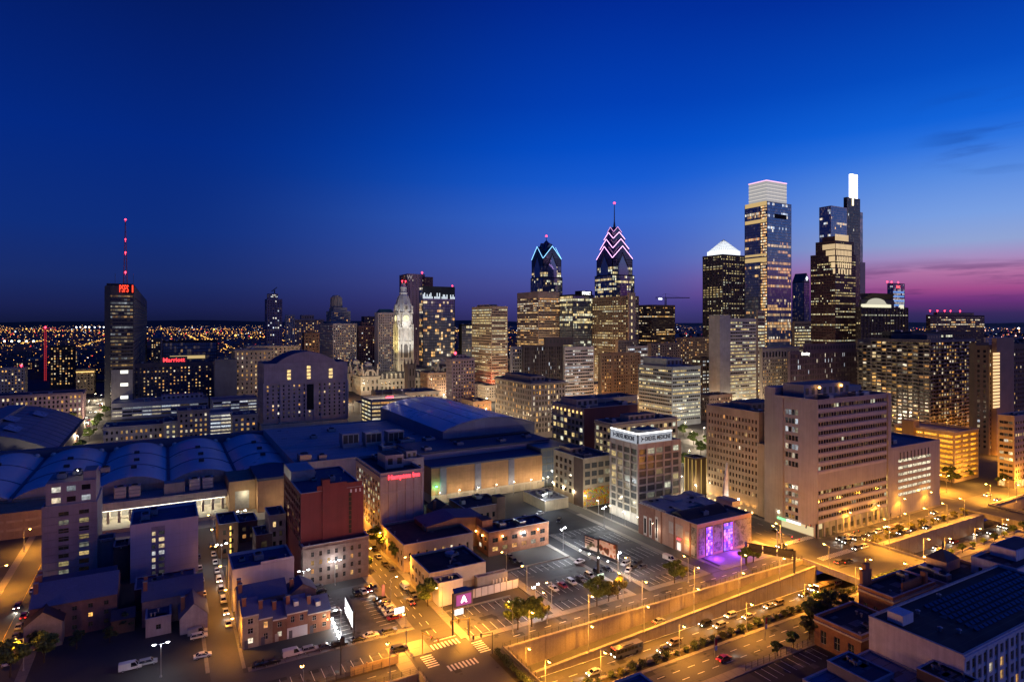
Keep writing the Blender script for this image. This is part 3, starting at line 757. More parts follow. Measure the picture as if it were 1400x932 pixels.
for k in range(nseg - 1):
  f0, f1 = 1 - .9 * k / nseg, 1 - .9 * (k + 1) / nseg
  c4 = [(-1.6, -1.6), (1.6, -1.6), (1.6, 1.6), (-1.6, 1.6)]
  for q in range(4):
    a, b = c4[q], c4[(q + 1) % 4]
    mb.tube((cx_ + a[0] * f0, cyy + a[1] * f0, zs[k]), (cx_ + b[0] * f1, cyy + b[1] * f1, zs[k + 1]), .1, n=3)
mb.build('antenna_mast', surf('mast_red', (.25, .03, .03), .6), t)
for py in (300, 327, 345, 372): beacon(t, cx_, cyy, z_at(py, 640), .95)
for dx in (-9, 7):
  mb = MB().tube((cx_ + dx, cyy, H + 2), (cx_ + dx, cyy, H + 13), .15, n=4); mb.build('whip_antenna', DARK_METAL, t)
# --- hotel right of it
B = [*box_w(183, 291, 292, 495, d=700)]; B[3] = B[1] + 22
t = building('hotel', 'dark wide hotel slab with dotted lit windows and a red script sign', B, 'hotel', (.10, .085, .10), N=punched(.36, 'warm', cw=3.5, rh=3.5, fh=.42, fw=.36, lo=.4, hi=1.5, base=8, top=3), roofc=(.05, .05, .06), units=3)
xa, xb = x_on(219, B[1]), x_on(256, B[1])
mb = MB().box(xa, B[1] - 2, z_at(499, 700), xb, B[1] - .02, z_at(486, 700)); mb.build('centre_bay', wall((.10, .085, .10)), t)
letters('Marriott', 6.2, emit('red_hotel', (1.0, .04, .05), 2.6), t, ((xa + xb) / 2, B[1] - 2.2, z_at(490.5, 700)), bold=.1)
B = box_w(222, 297, 299, 466, d=790); B[3] = B[1] + 30
t = building('office_block', 'black glass block rising behind the hotel with one bright floor', B, 'building', (.03, .03, .035), N=curtain(.06, 'warm', rh=4.2, lo=.1, hi=.6), roofc=(.03, .03, .03))
MB().box(B[0] + 8, B[1] - .5, z_at(489, 790), B[2] - 14, B[1] - .02, z_at(485, 790)).build('lit_floor', emit('lit_floor', (1, .72, .3), .55), t)
B = box_w(292, 322, 324, 491, d=690)
t = building('office_tower', 'grey blank-walled tower with three stacked white lit openings beside the hotel', B, 'tower', (.16, .16, .165), N=punched(.12, 'mix', cw=5), units=1)
for py in (511, 529): MB().box(x_on(302, B[1]), B[1] - .3, z_at(py + 3, 690), x_on(311, B[1]), B[1] - .02, z_at(py, 690)).build('lit_window', emit('shaft_window', (1, .97, .82), 1.5), t)
letters('BELL', 4.0, emit('pale_sign', (.8, .85, .9), .8), t, (x_on(305, B[1]), B[1] - .25, z_at(494, 690)), bold=.05)
# --- far left cluster
for (xl, xr, yt, d, col, lit, lab) in ((0, 36, 503, 760, (.36, .33, .33), .3, 'pale low block at the far left edge with a red roof light'), (68, 103, 473, 900, (.08, .07, .06), .32, 'dark apartment tower with yellow lit corners left of the avenue'),
                 (104, 131, 505, 820, (.42, .33, .2), .12, 'yellow stone building with a lit cornice beside the avenue'), (120, 146, 521, 980, (.3, .25, .2), .3, 'stone loft building half hidden behind the yellow one'),
                 (206, 222, 463, 1050, (.12, .1, .1), .3, 'narrow dark building peeping out between the slab tower and the hotel')):
  B = box_w(xl, xr - 2, xr, yt, d=d); B[3] = max(B[3], B[1] + 18)
  t = building('city_building', lab, B, 'building', col, N=punched(lit, 'warm', cw=3.4, lo=.5, hi=1.3), W=punched(lit, 'warm'), cornice=1.2 if 'cornice' in lab else 0, roofc=(.07, .07, .08))
  if 'red roof' in lab: beacon(t, B[2] - 4, B[1] + 3, B[4] + 3, 1.3)
  if 'cornice' in lab: MB().box(B[0], B[1] - 1.3, B[4] - 3.2, B[2], B[1] - .1, B[4] - 2.2).build('cornice_light', emit('cornice_glow', (1, .62, .2), 1.6), t)
B = box_w(-40, 113, 116, 537, d=600); B[3] = B[1] + 30
t = building('row_building', 'long pinkish stone building with many lit windows behind the curved shed roof', B, 'building', (.34, .22, .24), N=punched(.45, 'warm', cw=3.4, rh=3.8, fh=.6, lo=.4, hi=1.2), W=punched(.05), cornice=.9, roofc=(.06, .06, .07), units=4, base=(4.5, .6, (1, .6, .2)))
# red crane mast
t = thing('tower_crane', 'red lit lattice crane mast far left beside the dark apartment tower', 'crane', (*at_d(62, 1000), 0))
x, y = t.location.x, t.location.y; mb = MB(); zt = z_at(449, 1000)
for dx, dy in ((-1.2, -1.2), (1.2, -1.2), (1.2, 1.2), (-1.2, 1.2)): mb.box(x + dx - .25, y + dy - .25, 0, x + dx + .25, y + dy + .25, zt)
for k in range(22): z = zt * k / 22; mb.tube((x - 1.2, y - 1.2, z), (x + 1.2, y - 1.2, z + zt / 22), .2, n=3); mb.tube((x + 1.2, y - 1.2, z), (x - 1.2, y - 1.2, z + zt / 22), .2, n=3)
mb.build('mast', emit('red_lit_mast', (.9, .05, .06), .35), t); beacon(t, x, y, zt + 2, 1.6)
mb = MB().tube((x - 4, y, zt), (x + 13, y + 6, zt + 1.0), .5, n=4); mb.build('jib', emit('red_lit_mast', (.9, .05, .06), .35), t)
# --- courthouse, arched hotel and low fronts behind the convention hall
B = box_e(321, 321, 372, 479, d=690, deep=40)
t = building('courthouse', 'beige stone courthouse with lit arched windows behind the arched hotel', B, 'building', (.42, .34, .23), N=punched(.4, 'warm', cw=5, rh=5, fh=.5, fw=.3, lo=.3, hi=1.1), cornice=1.4, roofc=(.08, .09, .14))
B = box_e(338, 338, 410, 474, d=760, deep=40)
building('courthouse_wing', 'long low stone block with a blue roof left of the art deco tower', B, 'building', (.4, .34, .25), N=punched(.12, 'warm', cw=5), roofc=(.1, .13, .2), cornice=1)
B = box_e(352, 361, 475, 499, yb=585)
t = building('hotel', 'mauve stone hotel with a curved top and a dark central glass strip', B, 'hotel', (.34, .28, .30), E=punched(.05, 'warm', cw=4), N=punched(.10, 'warm', cw=4.6, rh=3.4, fw=.30, fh=.52, lo=.4, hi=1.3, base=7, top=18), roofc=(.07, .08, .13), units=1, par=1.0)
X0, Y0, X1, Y1, H = B; dH = depth(X0, Y0)
MB().vault(x_on(376, Y0), x_on(462, Y0), Y0 + .6, Y1 - 1, H + .05, (499 - 482) * dH / F_PX, 16, 0, 'Y', 1).build('curved_roof', [roof((.08, .09, .14)), wall((.30, .24, .27))], t)
MB().box(x_on(418.5, Y0), Y0 - .35, 14, x_on(429.5, Y0), Y0 - .02, H - 19).build('glass_strip', GLASS, t)
mb = MB()
for px in (361, 384, 418, 430, 440, 475): x = x_on(px, Y0); mb.box(x - .8, Y0 - .7, 4, x + .8, Y0 - .02, H - 16.5)
mb.box(X0 - .8, Y0 - .8, H - 17.5, X1 + .8, Y0 - .02, H - 16.5); mb.build('pilaster', wall((.36, .30, .32)), t)
for px, rows_ in ((395, 3), (422, 4), (452, 3)):
  for k in range(rows_): MB().quads([[(x_on(px - 2.5, Y0), Y0 - .3, H - 14 + k * 3.2), (x_on(px + 2.5, Y0), Y0 - .3, H - 14 + k * 3.2), (x_on(px + 2.5, Y0), Y0 - .3, H - 11.6 + k * 3.2), (x_on(px - 2.5, Y0), Y0 - .3, H - 11.6 + k * 3.2)]], 0, (1.1, .75, .3)).build('lit_window', [GLASS], t, glow=True)
B = box_e(355, 357, 476, 581, yb=600); B[4] = 10
building('hotel_podium', 'pale low podium with a lit edge at the foot of the arched hotel', B, 'building', (.46, .40, .30), N=spec(cw=9, rh=6, fw=.7, fh=.35, lit=.0, base=2, top=2), roofc=(.06, .07, .1), units=4)
# low fronts between shed and courthouse
lowfront = ((141, 224, 586, 604, (.42, .36, .3), .45, 'low cream hall with small lit windows behind the vaulted roof', 3.2, 'warm'), (224, 243, 578, 600, (.45, .4, .32), .8, 'narrow pale house front with three storeys of lit arched windows', 4, 'office'),
      (243, 286, 563, 599, (.3, .24, .2), .62, 'three storey brick building with a row of bright upper windows', 3.4, 'warm'), (286, 318, 566, 594, (.5, .48, .44), .0, 'open grey parking deck with white lit levels behind the vaulted roof', 0, 'cool'),
      (318, 352, 569, 596, (.4, .33, .26), .5, 'ornate stone corner building with round lit windows', 4, 'warm'))
for xl, xr, yt, yb, col, lit, lab, cw, pal in lowfront:
  B = box_e(xl, xl, xr, yt, yb=yb + 4, deep=28)
  if cw: t = building('low_building', lab, B, 'building', col, N=punched(lit, pal, cw=cw, rh=4.2, fw=.42, fh=.48, lo=.25, hi=1.1, base=1.5, top=1.2), cornice=.7, roofc=(.08, .09, .13), units=3)
  else: t = building('parking_deck', lab, B, 'parking garage', col, N=spec(cw=9, rh=3.2, fw=.94, fh=.5, sill=.4, lit=1, pal='cool', base=.6, top=.8, lo=.35, hi=.8), roofc=(.2, .2, .2), units=0)
B = box_e(152, 152, 285, 553, d=600, deep=40)
t = building('parking_garage', 'long pale garage roof with white strip lights in front of the hotel slab', B, 'parking garage', (.40, .39, .37), N=spec(cw=8, rh=3.4, fw=.94, fh=.45, sill=.4, lit=.75, pal='cool', base=1, top=3, lo=.2, hi=.6), roofc=(.25, .25, .26), units=2, pent=(.5, .3, .95, .7, 5))
B = box_e(290, 290, 352, 548, d=610, deep=30); building('parking_garage', 'upper pale parking deck in front of the blank grey tower', B, 'parking garage', (.42, .41, .39), N=spec(cw=8, rh=3.2, fw=.94, fh=.45, sill=.4, lit=.8, pal='cool', base=1, top=1, lo=.2, hi=.7), roofc=(.25, .25, .26), units=1)
# --- middle skyline (px left, corner, right, top row, depth)
def sky_tower(xl, xc, xr, yt, d, label, col, E=None, N=None, cat='tower', name='office_tower', **k):
  B = box_e(xl, xc, xr, yt, d=d)
  if xl >= xc: B[3] = B[1] + k.pop('deep', 30)
  else: k.pop('deep', None)
  return building(name, label, B, cat, col, E=E, N=N, **k), B
t, B = sky_tower(362, 365, 386, 409, 1300, 'slim tower under construction with white work lights and a crane on top', (.24, .2, .24), punched(.1), punched(.16, 'cool', lo=.6, hi=1.6, rh=5, cw=5), units=0)
prism_tier(t, [B[0] + 4, B[1] + 3, B[2] - 8, B[3] - 3], punched(.5, 'cool', lo=.8, hi=2), wall((.24, .2, .24)), roof(), B[4], z_at(401, 1300))
mb = MB(); cx_, cyy = B[2] - 14, B[1] + 12; mb.box(cx_ - 1, cyy - 1, B[4], cx_ + 1, cyy + 1, z_at(396, 1300)); mb.tube((cx_ - 6, cyy, z_at(398, 1300)), (cx_ + 5, cyy, z_at(392, 1300)), .8, n=4); mb.build('crane', DARK_METAL, t)
sky_tower(390, 393, 442, 437, 1150, 'wide stone hotel block with small lit windows left of the art deco tower', (.3, .25, .22), None, punched(.28, 'warm', cw=4, lo=.5), pent=(.4, .2, .75, .8, 9), cornice=2)
sky_tower(390, 391, 403, 431, 1100, 'thin pale lit slab at the left end of the stone hotel block', (.5, .44, .36), None, punched(.2, 'warm'), units=0)
sky_tower(413, 416, 437, 456, 800, 'small dark brown tower with yellow lit centre windows', (.16, .1, .07), None, punched(.3, 'warm', cw=4, lo=.5), pent=(.25, .2, .75, .8, 4))
t, B = sky_tower(444, 452, 488, 443, 950, 'pale stepped art deco tower with a cylindrical crown', (.42, .38, .32), punched(.14), punched(.25, 'warm', cw=3.6, lo=.4, hi=1), units=0, roofc=(.2, .18, .16))
X0, Y0, X1, Y1, H = B
prism_tier(t, [X0 + 2, Y0 + 3, x_on(480, Y0), Y1 - 2], punched(.15, 'warm'), wall((.40, .36, .3)), roof((.2, .18, .16)), H, z_at(425, 950))
prism_tier(t, [X0 + 6, Y0 + 6, x_on(476, Y0), Y1 - 4], punched(.05, 'warm'), wall((.40, .36, .3)), roof((.2, .18, .16)), z_at(425, 950), z_at(420, 950))
cx_, cyy = (x_on(455, Y0) + x_on(473, Y0)) / 2, (Y0 + Y1) / 2; zc = z_at(421, 950); mb = MB(); mb.lathe(cx_, cyy, [(8.5, zc), (8.5, zc + 15), (7.4, zc + 15.5), (7.4, zc + 18), (5, zc + 20.5), (0, zc + 21)], 12)
for k in range(12): a = k * math.pi / 6; mb.tube((cx_ + 9 * math.cos(a), cyy + 9 * math.sin(a), zc), (cx_ + 8.2 * math.cos(a), cyy + 8.2 * math.sin(a), zc + 17), .9, n=4)
mb.build('crown', wall((.40, .35, .28)), t)
sky_tower(436, 455, 488, 443, 900, 'pale apartment slab with rows of small windows below the art deco crown', (.46, .41, .36), punched(.12), punched(.3, 'warm', cw=3, lo=.4, hi=1))
sky_tower(486, 490, 516, 446, 940, 'dull red brick block between the pale slab and the green-roofed building', (.17, .1, .11), None, punched(.12, 'mix', cw=3.4, lo=.4), pent=(.2, .2, .7, .8, 6))
sky_tower(494, 498, 514, 433, 1250, 'dark flat-topped block behind the dull red brick one', (.1, .08, .09), None, punched(.1), units=1)
t, B = sky_tower(512, 517, 541, 428, 900, 'cream building with dotted windows and a green metal roof beside the clock tower', (.50, .46, .42), None, punched(.2, 'warm', cw=2.8, lo=.4, hi=.9), units=0)
mb = MB(); z = B[4]; mb.prism([(B[0] + 1, B[1] + 1), (B[2] - 1, B[1] + 1), (B[2] - 1, B[3] - 1), (B[0] + 1, B[3] - 1)], z, z + 6, 0, [(B[0] + 5, B[1] + 6), (B[2] - 5, B[1] + 6), (B[2] - 5, B[3] - 6), (B[0] + 5, B[3] - 6)]); mb.build('green_roof', surf('copper_roof', (.05, .16, .13), .6), t)
t, B = sky_tower(546, 557, 581, 374, 1000, 'tall mauve blank-faced hotel tower behind the clock tower dome', (.30, .20, .25), punched(.04), punched(.05, 'mix', cw=6, fw=.2), units=0, parapet=False)
letters('W', 9, emit('dim_w', (.8, .7, .75), .35), t, ((x_on(560, B[1])), B[1] - .2, z_at(379, 1000)), bold=.05); beacon(t, x_on(578, B[1]), B[1] + 3, B[4] + 3, 1.4)
sky_tower(578, 580, 592, 379, 1010, 'dark narrow annex at the right shoulder of the mauve tower', (.1, .06, .08), None, punched(.06), units=0)
t, B = sky_tower(573, 578, 622, 391, 930, 'dark blue glass office tower with a white lit crown band beside the clock tower', (.02, .03, .045), curtain(.3, 'warm', cw=3), curtain(.26, 'warm', cw=3.2, rh=4.2, floors=.3, run=2, lo=.4, top=18), units=0, roofc=(.03, .03, .03), parapet=False)
X0, Y0, X1, Y1, H = B
mb = MB(); n = 26
for i in range(n):
  if random.random() < .8: mb.box(X0 + (X1 - X0) * (i + .1) / n, Y0 - .3, z_at(408, 930), X0 + (X1 - X0) * (i + .75) / n, Y0 - .02, z_at(408 - random.choice((3, 6, 8)), 930))
mb.build('crown_light', emit('crown_white', (.8, .9, 1.0), .9), t)['kind'] = 'stuff'; beacon(t, X1 - 3, Y0 + 3, H + 2, 1)
sky_tower(627, 631, 646, 444, 960, 'small dark glass block between the blue glass tower and the beige ribbed office', (.03, .035, .03), None, curtain(.14, 'office'), cat='building')
t, B = sky_tower(610, 618, 649, 491, 640, 'mauve stone office block with a red beacon in front of the beige ribbed tower', (.26, .2, .23), punched(.1, 'mix', cw=2.8), punched(.22, 'warm', cw=3.0, rh=3.6, fw=.5, lo=.4, hi=1), cat='building', pent=(.2, .2, .7, .8, 4), cornice=.6)
beacon(t, B[0] + 6, B[1] + 5, B[4] + 6, 1.5)
t, B = sky_tower(645, 672, 694, 420, 800, 'beige office tower with long lit window ribbons and red glow on its corner', (.42, .33, .22), ribbon(.5, 'office', rh=3.5, floors=.9, base=9, lo=.3, hi=1), ribbon(.5, 'office', rh=3.5, floors=.9, base=9, lo=.3, hi=1), pent=(.1, .2, .6, .8, 4), par=1.5)
MB().box(B[0] + .5, B[1] - .5, 4, B[0] + 10, B[1] - .02, 6).build('shopfront', emit('red_shop', (1, .25, .2), 2.5), t)
light(t, (B[0] - 6, B[1] - 8, 6), 60000, (1.0, .25, .15), 2)
t, B = sky_tower(707, 736, 769, 400, 1000, 'beige slab office tower with a blank top in front of the shorter blue-lit spire', (.40, .33, .26), ribbon(.35, 'warm', rh=3.7, floors=.9, top=8), ribbon(.45, 'warm', rh=3.7, floors=.9, top=8), par=2)
sky_tower(765, 783, 812, 403, 985, 'black glass tower with scattered lit floors and a white sign on top', (.02, .02, .025), curtain(.3, 'office', floors=1.0), curtain(.28, 'office', floors=1.1), roofc=(.03, .03, .03), units=0)
t = list(COL.objects)
pn = [o for o in COL.objects if o.get('label', '').startswith('black glass tower with scattered')][0]
B = box_e(765, 783, 812, 403, d=985)
mb = MB().box(x_on(794, B[1]), B[1] + 1, B[4], x_on(810, B[1]), B[1] + 16, B[4] + 7); mb.build('sign_box', surf('sign_black', (.015, .012, .014), .5), pn)
letters('PNC', 7.4, emit('white_sign', (1, .97, .95), 3.0), pn, (x_on(802, B[1]), B[1] + .8, B[4] + 2.6), sx_=1.1, bold=.35)
t, B = sky_tower(810, 856, 873, 405, 930, 'wide brown gridded office tower in front of the tallest neon spire', (.24, .19, .14), ribbon(.34, 'office', cw=3.2, fw=.75, floors=.7, rh=3.8), ribbon(.2, 'office', cw=3, fw=.7, rh=3.8), piers=(6, .8, .5))
mb = MB().box(x_on(863, B[1]) - 8, B[1] - 5, 0, x_on(863, B[1]) + 4, B[1] - .6, z_at(400, 930)); mb.build('tan_shaft', wall((.40, .33, .25)), t)
for k in range(9): MB().box(x_on(862, B[1]) - 3, B[1] - 5.2, z_at(409 + k * 9, 930), x_on(862, B[1]) - .8, B[1] - 5.02, z_at(405 + k * 9, 930)).build('lit_window', emit('stair_window', (1, .8, .42), .9), t)
sky_tower(873, 891, 923, 418, 1100, 'brown office block with even window ribbons below the tower crane', (.22, .15, .1), ribbon(.25, 'warm', floors=.8), ribbon(.3, 'warm', floors=.8), par=2)
t = thing('tower_crane', 'tower crane with a lit jib standing on the brown block', 'crane', (*at_d(910, 1120), z_at(418, 1120)))
x, y, z0_ = t.location; zt = z_at(408, 1120); mb = MB()
for dx in (-1, 1):
  for dy in (-1, 1): mb.box(x + dx - .3, y + dy - .3, z0_, x + dx + .3, y + dy + .3, zt)
for k in range(6): mb.tube((x - 1, y - 1, z0_ + k * 2), (x + 1, y - 1, z0_ + k * 2 + 2), .2, n=3)
mb.build('mast', DARK_METAL, t)
xa, ya = at_d(896, 1120); xb, yb_ = at_d(943, 1120); mb = MB()
for o_ in ((0, 0), (0, 2.2)): mb.tube((xa, ya, zt + o_[1]), (xb, yb_, zt + 1 + o_[1] * .3), .35, n=4)
for k in range(20): f = k / 20; mb.tube((xa + (xb - xa) * f, ya + (yb_ - ya) * f, zt + f), (xa + (xb - xa) * (f + .05), ya + (yb_ - ya) * (f + .05), zt + 2.2 - f * 1.2), .2, n=3)
mb.tube((x, y, zt), (x, y, zt + 9), .4, n=4); mb.tube((x, y, zt + 9), (xb - (xb - x) * .4, yb_ - (yb_ - y) * .4, zt + 2), .15, n=3); mb.tube((x, y, zt + 9), (xa, ya, zt + 2), .15, n=3)
mb.build('jib', DARK_METAL, t); x2, y2 = at_d(903, 1119); MB().box(x2 - 4, y2 - 1, zt - 2, x2 + 3, y2 + 1, zt + .5).build('work_light', emit('crane_light', (.9, .95, 1), 3), t)
# --- the two gabled spires
def gable_tier(root, cx, cy_, w, z1, z2, mat_, strip_m=None, r=.55, base=None):
  """square tier whose four faces end in gables; neon runs along the gable edges"""
  c4 = [(cx - w, cy_ - w), (cx + w, cy_ - w), (cx + w, cy_ + w), (cx - w, cy_ + w)]
  m4 = [(cx, cy_ - w), (cx + w, cy_), (cx, cy_ + w), (cx - w, cy_)]
  Q = []
  for k in range(4):
    a, m, b = c4[k], m4[k], c4[(k + 1) % 4]; ctr = (cx, cy_, z2)
    Q.append([(*a, z1), (*b, z1), (*m, z2), (*m, z2)])
    Q.append([(*a, z1), (*m, z2), ctr, ctr]); Q.append([(*m, z2), (*b, z1), ctr, ctr])
  mb = MB().quads(Q)
  if base is not None: mb.prism(c4, base, z1, 0, cap=False)
  mb.build('gabled_top', mat_, root)
  if strip_m:
    e = .35
    for k in range(4):
      a, m, b = c4[k], m4[k], c4[(k + 1) % 4]; ox, oy = ((0, -e), (e, 0), (0, e), (-e, 0))[k]
      strip(root, [(a[0] + ox, a[1] + oy, z1), (m[0] + ox, m[1] + oy, z2), (b[0] + ox, b[1] + oy, z1)], r, strip_m, 'neon_strip')
def spire_tower(pxc, half, d, ybody, label, glass, neon, tiers, spire, shoulder):
  cx, cy_ = at_d(pxc, d); hw = half * d / F_PX / (CS + SN)
  hb = z_at(ybody, d); zs_ = z_at(shoulder[1], d); sw = shoulder[0] * d / F_PX / (CS + SN)
  root = thing('office_tower', label, 'tower', (cx, cy_, 0))
  wm = surf('dark_curtain_frame', (.02, .022, .04), .4); mb = MB()
  B = [cx - sw, cy_ - sw, cx + sw, cy_ + sw, zs_]
  add_side(root, B, 'E', curtain(.22, 'office', cw=2.6, floors=.9, base=10), mb); add_side(root, B, 'N', curtain(.22, 'office', cw=2.6, floors=.9, base=10), mb); add_side(root, B, 'W', None, mb); add_side(root, B, 'S', None, mb)
  B = [cx - hw, cy_ - hw, cx + hw, cy_ + hw, hb]
  for s in 'EN': add_side(root, B, s, curtain(.3, 'office', cw=2.6, floors=.9, base=1, top=.5, lo=.3), mb, zs_, hb)
  for s in 'WS': add_side(root, B, s, None, mb, zs_, hb)
  mb.quads([[(cx - sw, cy_ - sw, zs_), (cx + sw, cy_ - sw, zs_), (cx + sw, cy_ + sw, zs_), (cx - sw, cy_ + sw, zs_)]]); mb.build('wall', wm, root); flush(root)
  gl = surf('gable_glass', glass, .12, .1, .1, 0, 1.0)
  for (w, ya, yb_, nm) in tiers: gable_tier(root, cx, cy_, hw * w, z_at(ya, d), z_at(yb_, d), gl, nm, .42, z_at(ya, d) - 14)
  # bright glass gables on the faces below the crown
  for s in 'NE':
    O, U, n, W = side_frame(B, s); O = np.array(O); U = np.array(U); n = np.array(n)
    def p(u, z, w): q = O + U * u * W + n * w; return (q[0], q[1], z)
    zt_, zm, zb_ = z_at(tiers[0][1], d) + 4, z_at(tiers[0][1] + 12, d), z_at(ybody + 40, d)
    MB().quads([[p(.25, zb_, .25), p(.75, zb_, .25), p(.75, zm, .25), p(.25, zm, .25)], [p(.25, zm, .25), p(.75, zm, .25), p(.5, zt_, .25), p(.5, zt_, .25)]]).build('glass_gable', GLASS_BLUE, root)
    strip(root, [p(.12, zm - 8, .5), p(.5, zt_ + 6, .5), p(.88, zm - 8, .5)], .4, surf('gable_trim', (.05, .05, .07), .4), 'gable_trim')
  za, zb_ = z_at(spire[0], d), z_at(spire[1], d)
  mb = MB(); mb.lathe(cx, cy_, [(spire[2] * 2.2, za - 8), (spire[2], za + 2), (spire[2] * .35, za + (zb_ - za) * .35), (.5, zb_)], 8)
  mb.build('spire', surf('spire_steel', (.05, .05, .07), .4, .1, .5, 0, .6, .6), root); beacon(root, cx, cy_, zb_ + 1.5, 1.8)
  return root
N_BLUE = emit('neon_blue', (.25, .62, 1.0), 2.6); N_PINK = emit('neon_pink', (1.0, .5, .95), 3.2); N_DIM = emit('neon_violet', (.75, .35, .7), 1.6)
t = spire_tower(747, 20, 1150, 355, 'shorter dark gabled skyscraper edged with blue neon', (.02, .05, .10), N_BLUE, [(1.0, 355, 338, N_BLUE), (.62, 347, 333, None)], (334, 324, 2.0), (21.5, 380))
cx, cy_ = t.location.x, t.location.y; hw = 20 * 1150 / F_PX / (CS + SN)
mb = MB(); mb.prism([(cx - hw * .72, cy_ - hw * .72), (cx + hw * .72, cy_ - hw * .72), (cx + hw * .72, cy_ + hw * .72), (cx - hw * .72, cy_ + hw * .72)], z_at(345, 1150), z_at(329, 1150), 0, [(cx - 1, cy_ - 1), (cx + 1, cy_ - 1), (cx + 1, cy_ + 1), (cx - 1, cy_ + 1)]); mb.build('pyramid_cap', surf('gable_glass', (.02, .05, .10), .12, .1, .1, 0, 1.0), t)
t = spire_tower(840, 23.5, 1050, 356, 'tallest gabled skyscraper with pink chevron neon tiers and a needle spire', (.05, .035, .12), N_PINK, [(1.0, 354.5, 338, N_PINK), (.80, 341, 328, N_PINK), (.58, 327.5, 318.5, N_PINK), (.40, 318, 311, N_DIM)], (315, 279, 2.6), (26, 377))
cx, cy_ = t.location.x, t.location.y; hw = 23.5 * 1050 / F_PX / (CS + SN)
mb = MB(); mb.prism([(cx - hw * .34, cy_ - hw * .34), (cx + hw * .34, cy_ - hw * .34), (cx + hw * .34, cy_ + hw * .34), (cx - hw * .34, cy_ + hw * .34)], z_at(322, 1050), z_at(310, 1050), 0, [(cx - 1, cy_ - 1), (cx + 1, cy_ - 1), (cx + 1, cy_ + 1), (cx - 1, cy_ + 1)]); mb.build('pyramid_cap', surf('gable_glass', (.05, .035, .12), .12, .1, .1, 0, 1.0), t)
# --- pyramid topped tower
t, B = sky_tower(961, 988, 1018, 348, 1060, 'square granite tower crowned by a white lit pyramid', (.15, .125, .12), ribbon(.3, 'office', cw=2.6, fw=.6, floors=.8, rh=4), ribbon(.3, 'office', cw=2.6, fw=.6, floors=.8, rh=4), units=0, roofc=(.1, .1, .1), piers=(7, 1.6, .9), cornice=1.8)
X0, Y0, X1, Y1, H = B; mx, my = (X0 + X1) / 2, (Y0 + Y1) / 2; hw = (X1 - X0) * .34; zb_ = z_at(341, 1060); za = z_at(324, 1060)
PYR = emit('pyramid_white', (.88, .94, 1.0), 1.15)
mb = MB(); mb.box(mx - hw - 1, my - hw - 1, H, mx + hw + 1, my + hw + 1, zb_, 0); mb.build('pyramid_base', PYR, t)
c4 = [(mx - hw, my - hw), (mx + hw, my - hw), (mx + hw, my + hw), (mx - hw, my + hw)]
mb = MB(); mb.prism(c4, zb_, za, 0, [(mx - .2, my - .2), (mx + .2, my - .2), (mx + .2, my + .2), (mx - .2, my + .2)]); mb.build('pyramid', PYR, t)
mb = MB()
for k in range(7):
  f = k / 7; w = hw * (1 - f) + .15
  for (a, b) in (((-1, -1), (1, -1)), ((-1, 1), (-1, -1))): mb.tube((mx + a[0] * w, my + a[1] * w, zb_ + (za - zb_) * f), (mx + b[0] * w, my + b[1] * w, zb_ + (za - zb_) * f), .28, n=3)
for k in range(-3, 4):
  mb.tube((mx + k * hw / 3.5, my - hw - .1, zb_), (mx, my - .1, za), .25, n=3); mb.tube((mx - hw - .1, my + k * hw / 3.5, zb_), (mx - .1, my, za), .25, n=3)
mb.build('pyramid_rib', surf('rib_grey', (.25, .27, .3), .5), t)['kind'] = 'stuff'
# --- tallest glass tower with translucent crown
B = box_e(1018, 1049, 1082, 275, d=883)
X0, Y0, X1, Y1, H = B; t = thing('skyscraper', 'tall blue glass skyscraper with a lit corner strip and a white translucent crown', 'skyscraper', ((X0 + X1) / 2, (Y0 + Y1) / 2, 0)); mb = MB()
fm = surf('glass_tower_frame', (.03, .04, .06), .3, .1, .1, 0, .8)
# east face: blue part and lit corner column ; north face in two zones
add_side(t, [X0, Y0 + (Y1 - Y0) * .3, X1, Y1, H], 'E', curtain(.04, 'warm', cw=2.2, rh=4.1, floors=1.5, run=8, base=8, top=1, lo=.3), mb)
add_side(t, [X0, Y0, X1, Y0 + (Y1 - Y0) * .3, H], 'E', curtain(.92, 'warm', cw=2.2, rh=4.1, floors=.0, run=1, base=8, top=1, lo=.5, hi=1.6, fh=.6, sill=.2), mb)
zz = z_at(329, 883); add_side(t, B, 'N', curtain(.4, 'warm', cw=2.4, rh=4.1, floors=1.1, run=9, base=8, top=.2, lo=.2, hi=1.2), mb, 0, zz)
add_side(t, B, 'N', curtain(.06, 'cool', cw=2.4, rh=4.1, floors=1.2, run=6, base=.2, top=1), mb, zz, H)
add_side(t, B, 'W', None, mb); add_side(t, B, 'S', None, mb); mb.build('wall', fm, t); flush(t); MB().quads([[(X0, Y0, H), (X1, Y0, H), (X1, Y1, H), (X0, Y1, H)]]).build('roof', DARK_METAL, t)
mb = MB().box(x_on(1059, Y0), Y0 - .3, z_at(297, 883), x_on(1075, Y0), Y0 - .02, z_at(291, 883)); mb.build('sky_terrace', surf('void', (.01, .01, .012), .9), t)
for zz, h_ in ((z_at(349, 883), 3), (z_at(357, 883), 6), (z_at(303, 883), 5), (z_at(280, 883), 6)):
  MB().box(X0 - .3, Y0 + 1, zz, X0 - .02, Y1 - 1, zz + h_).build('lit_floor', window_lit if False else emit('mech_floor', (1, .68, .28), .55), t)
q = [X0 + (X1 - X0) * .06, Y0 + (Y1 - Y0) * .1, X1 - (X1 - X0) * .1, Y1 - (Y1 - Y0) * .12]; zt = z_at(246, 883); mb = MB(); CRW = emit('crown_glass', (.86, .84, .85), .42)
rows_ = 6
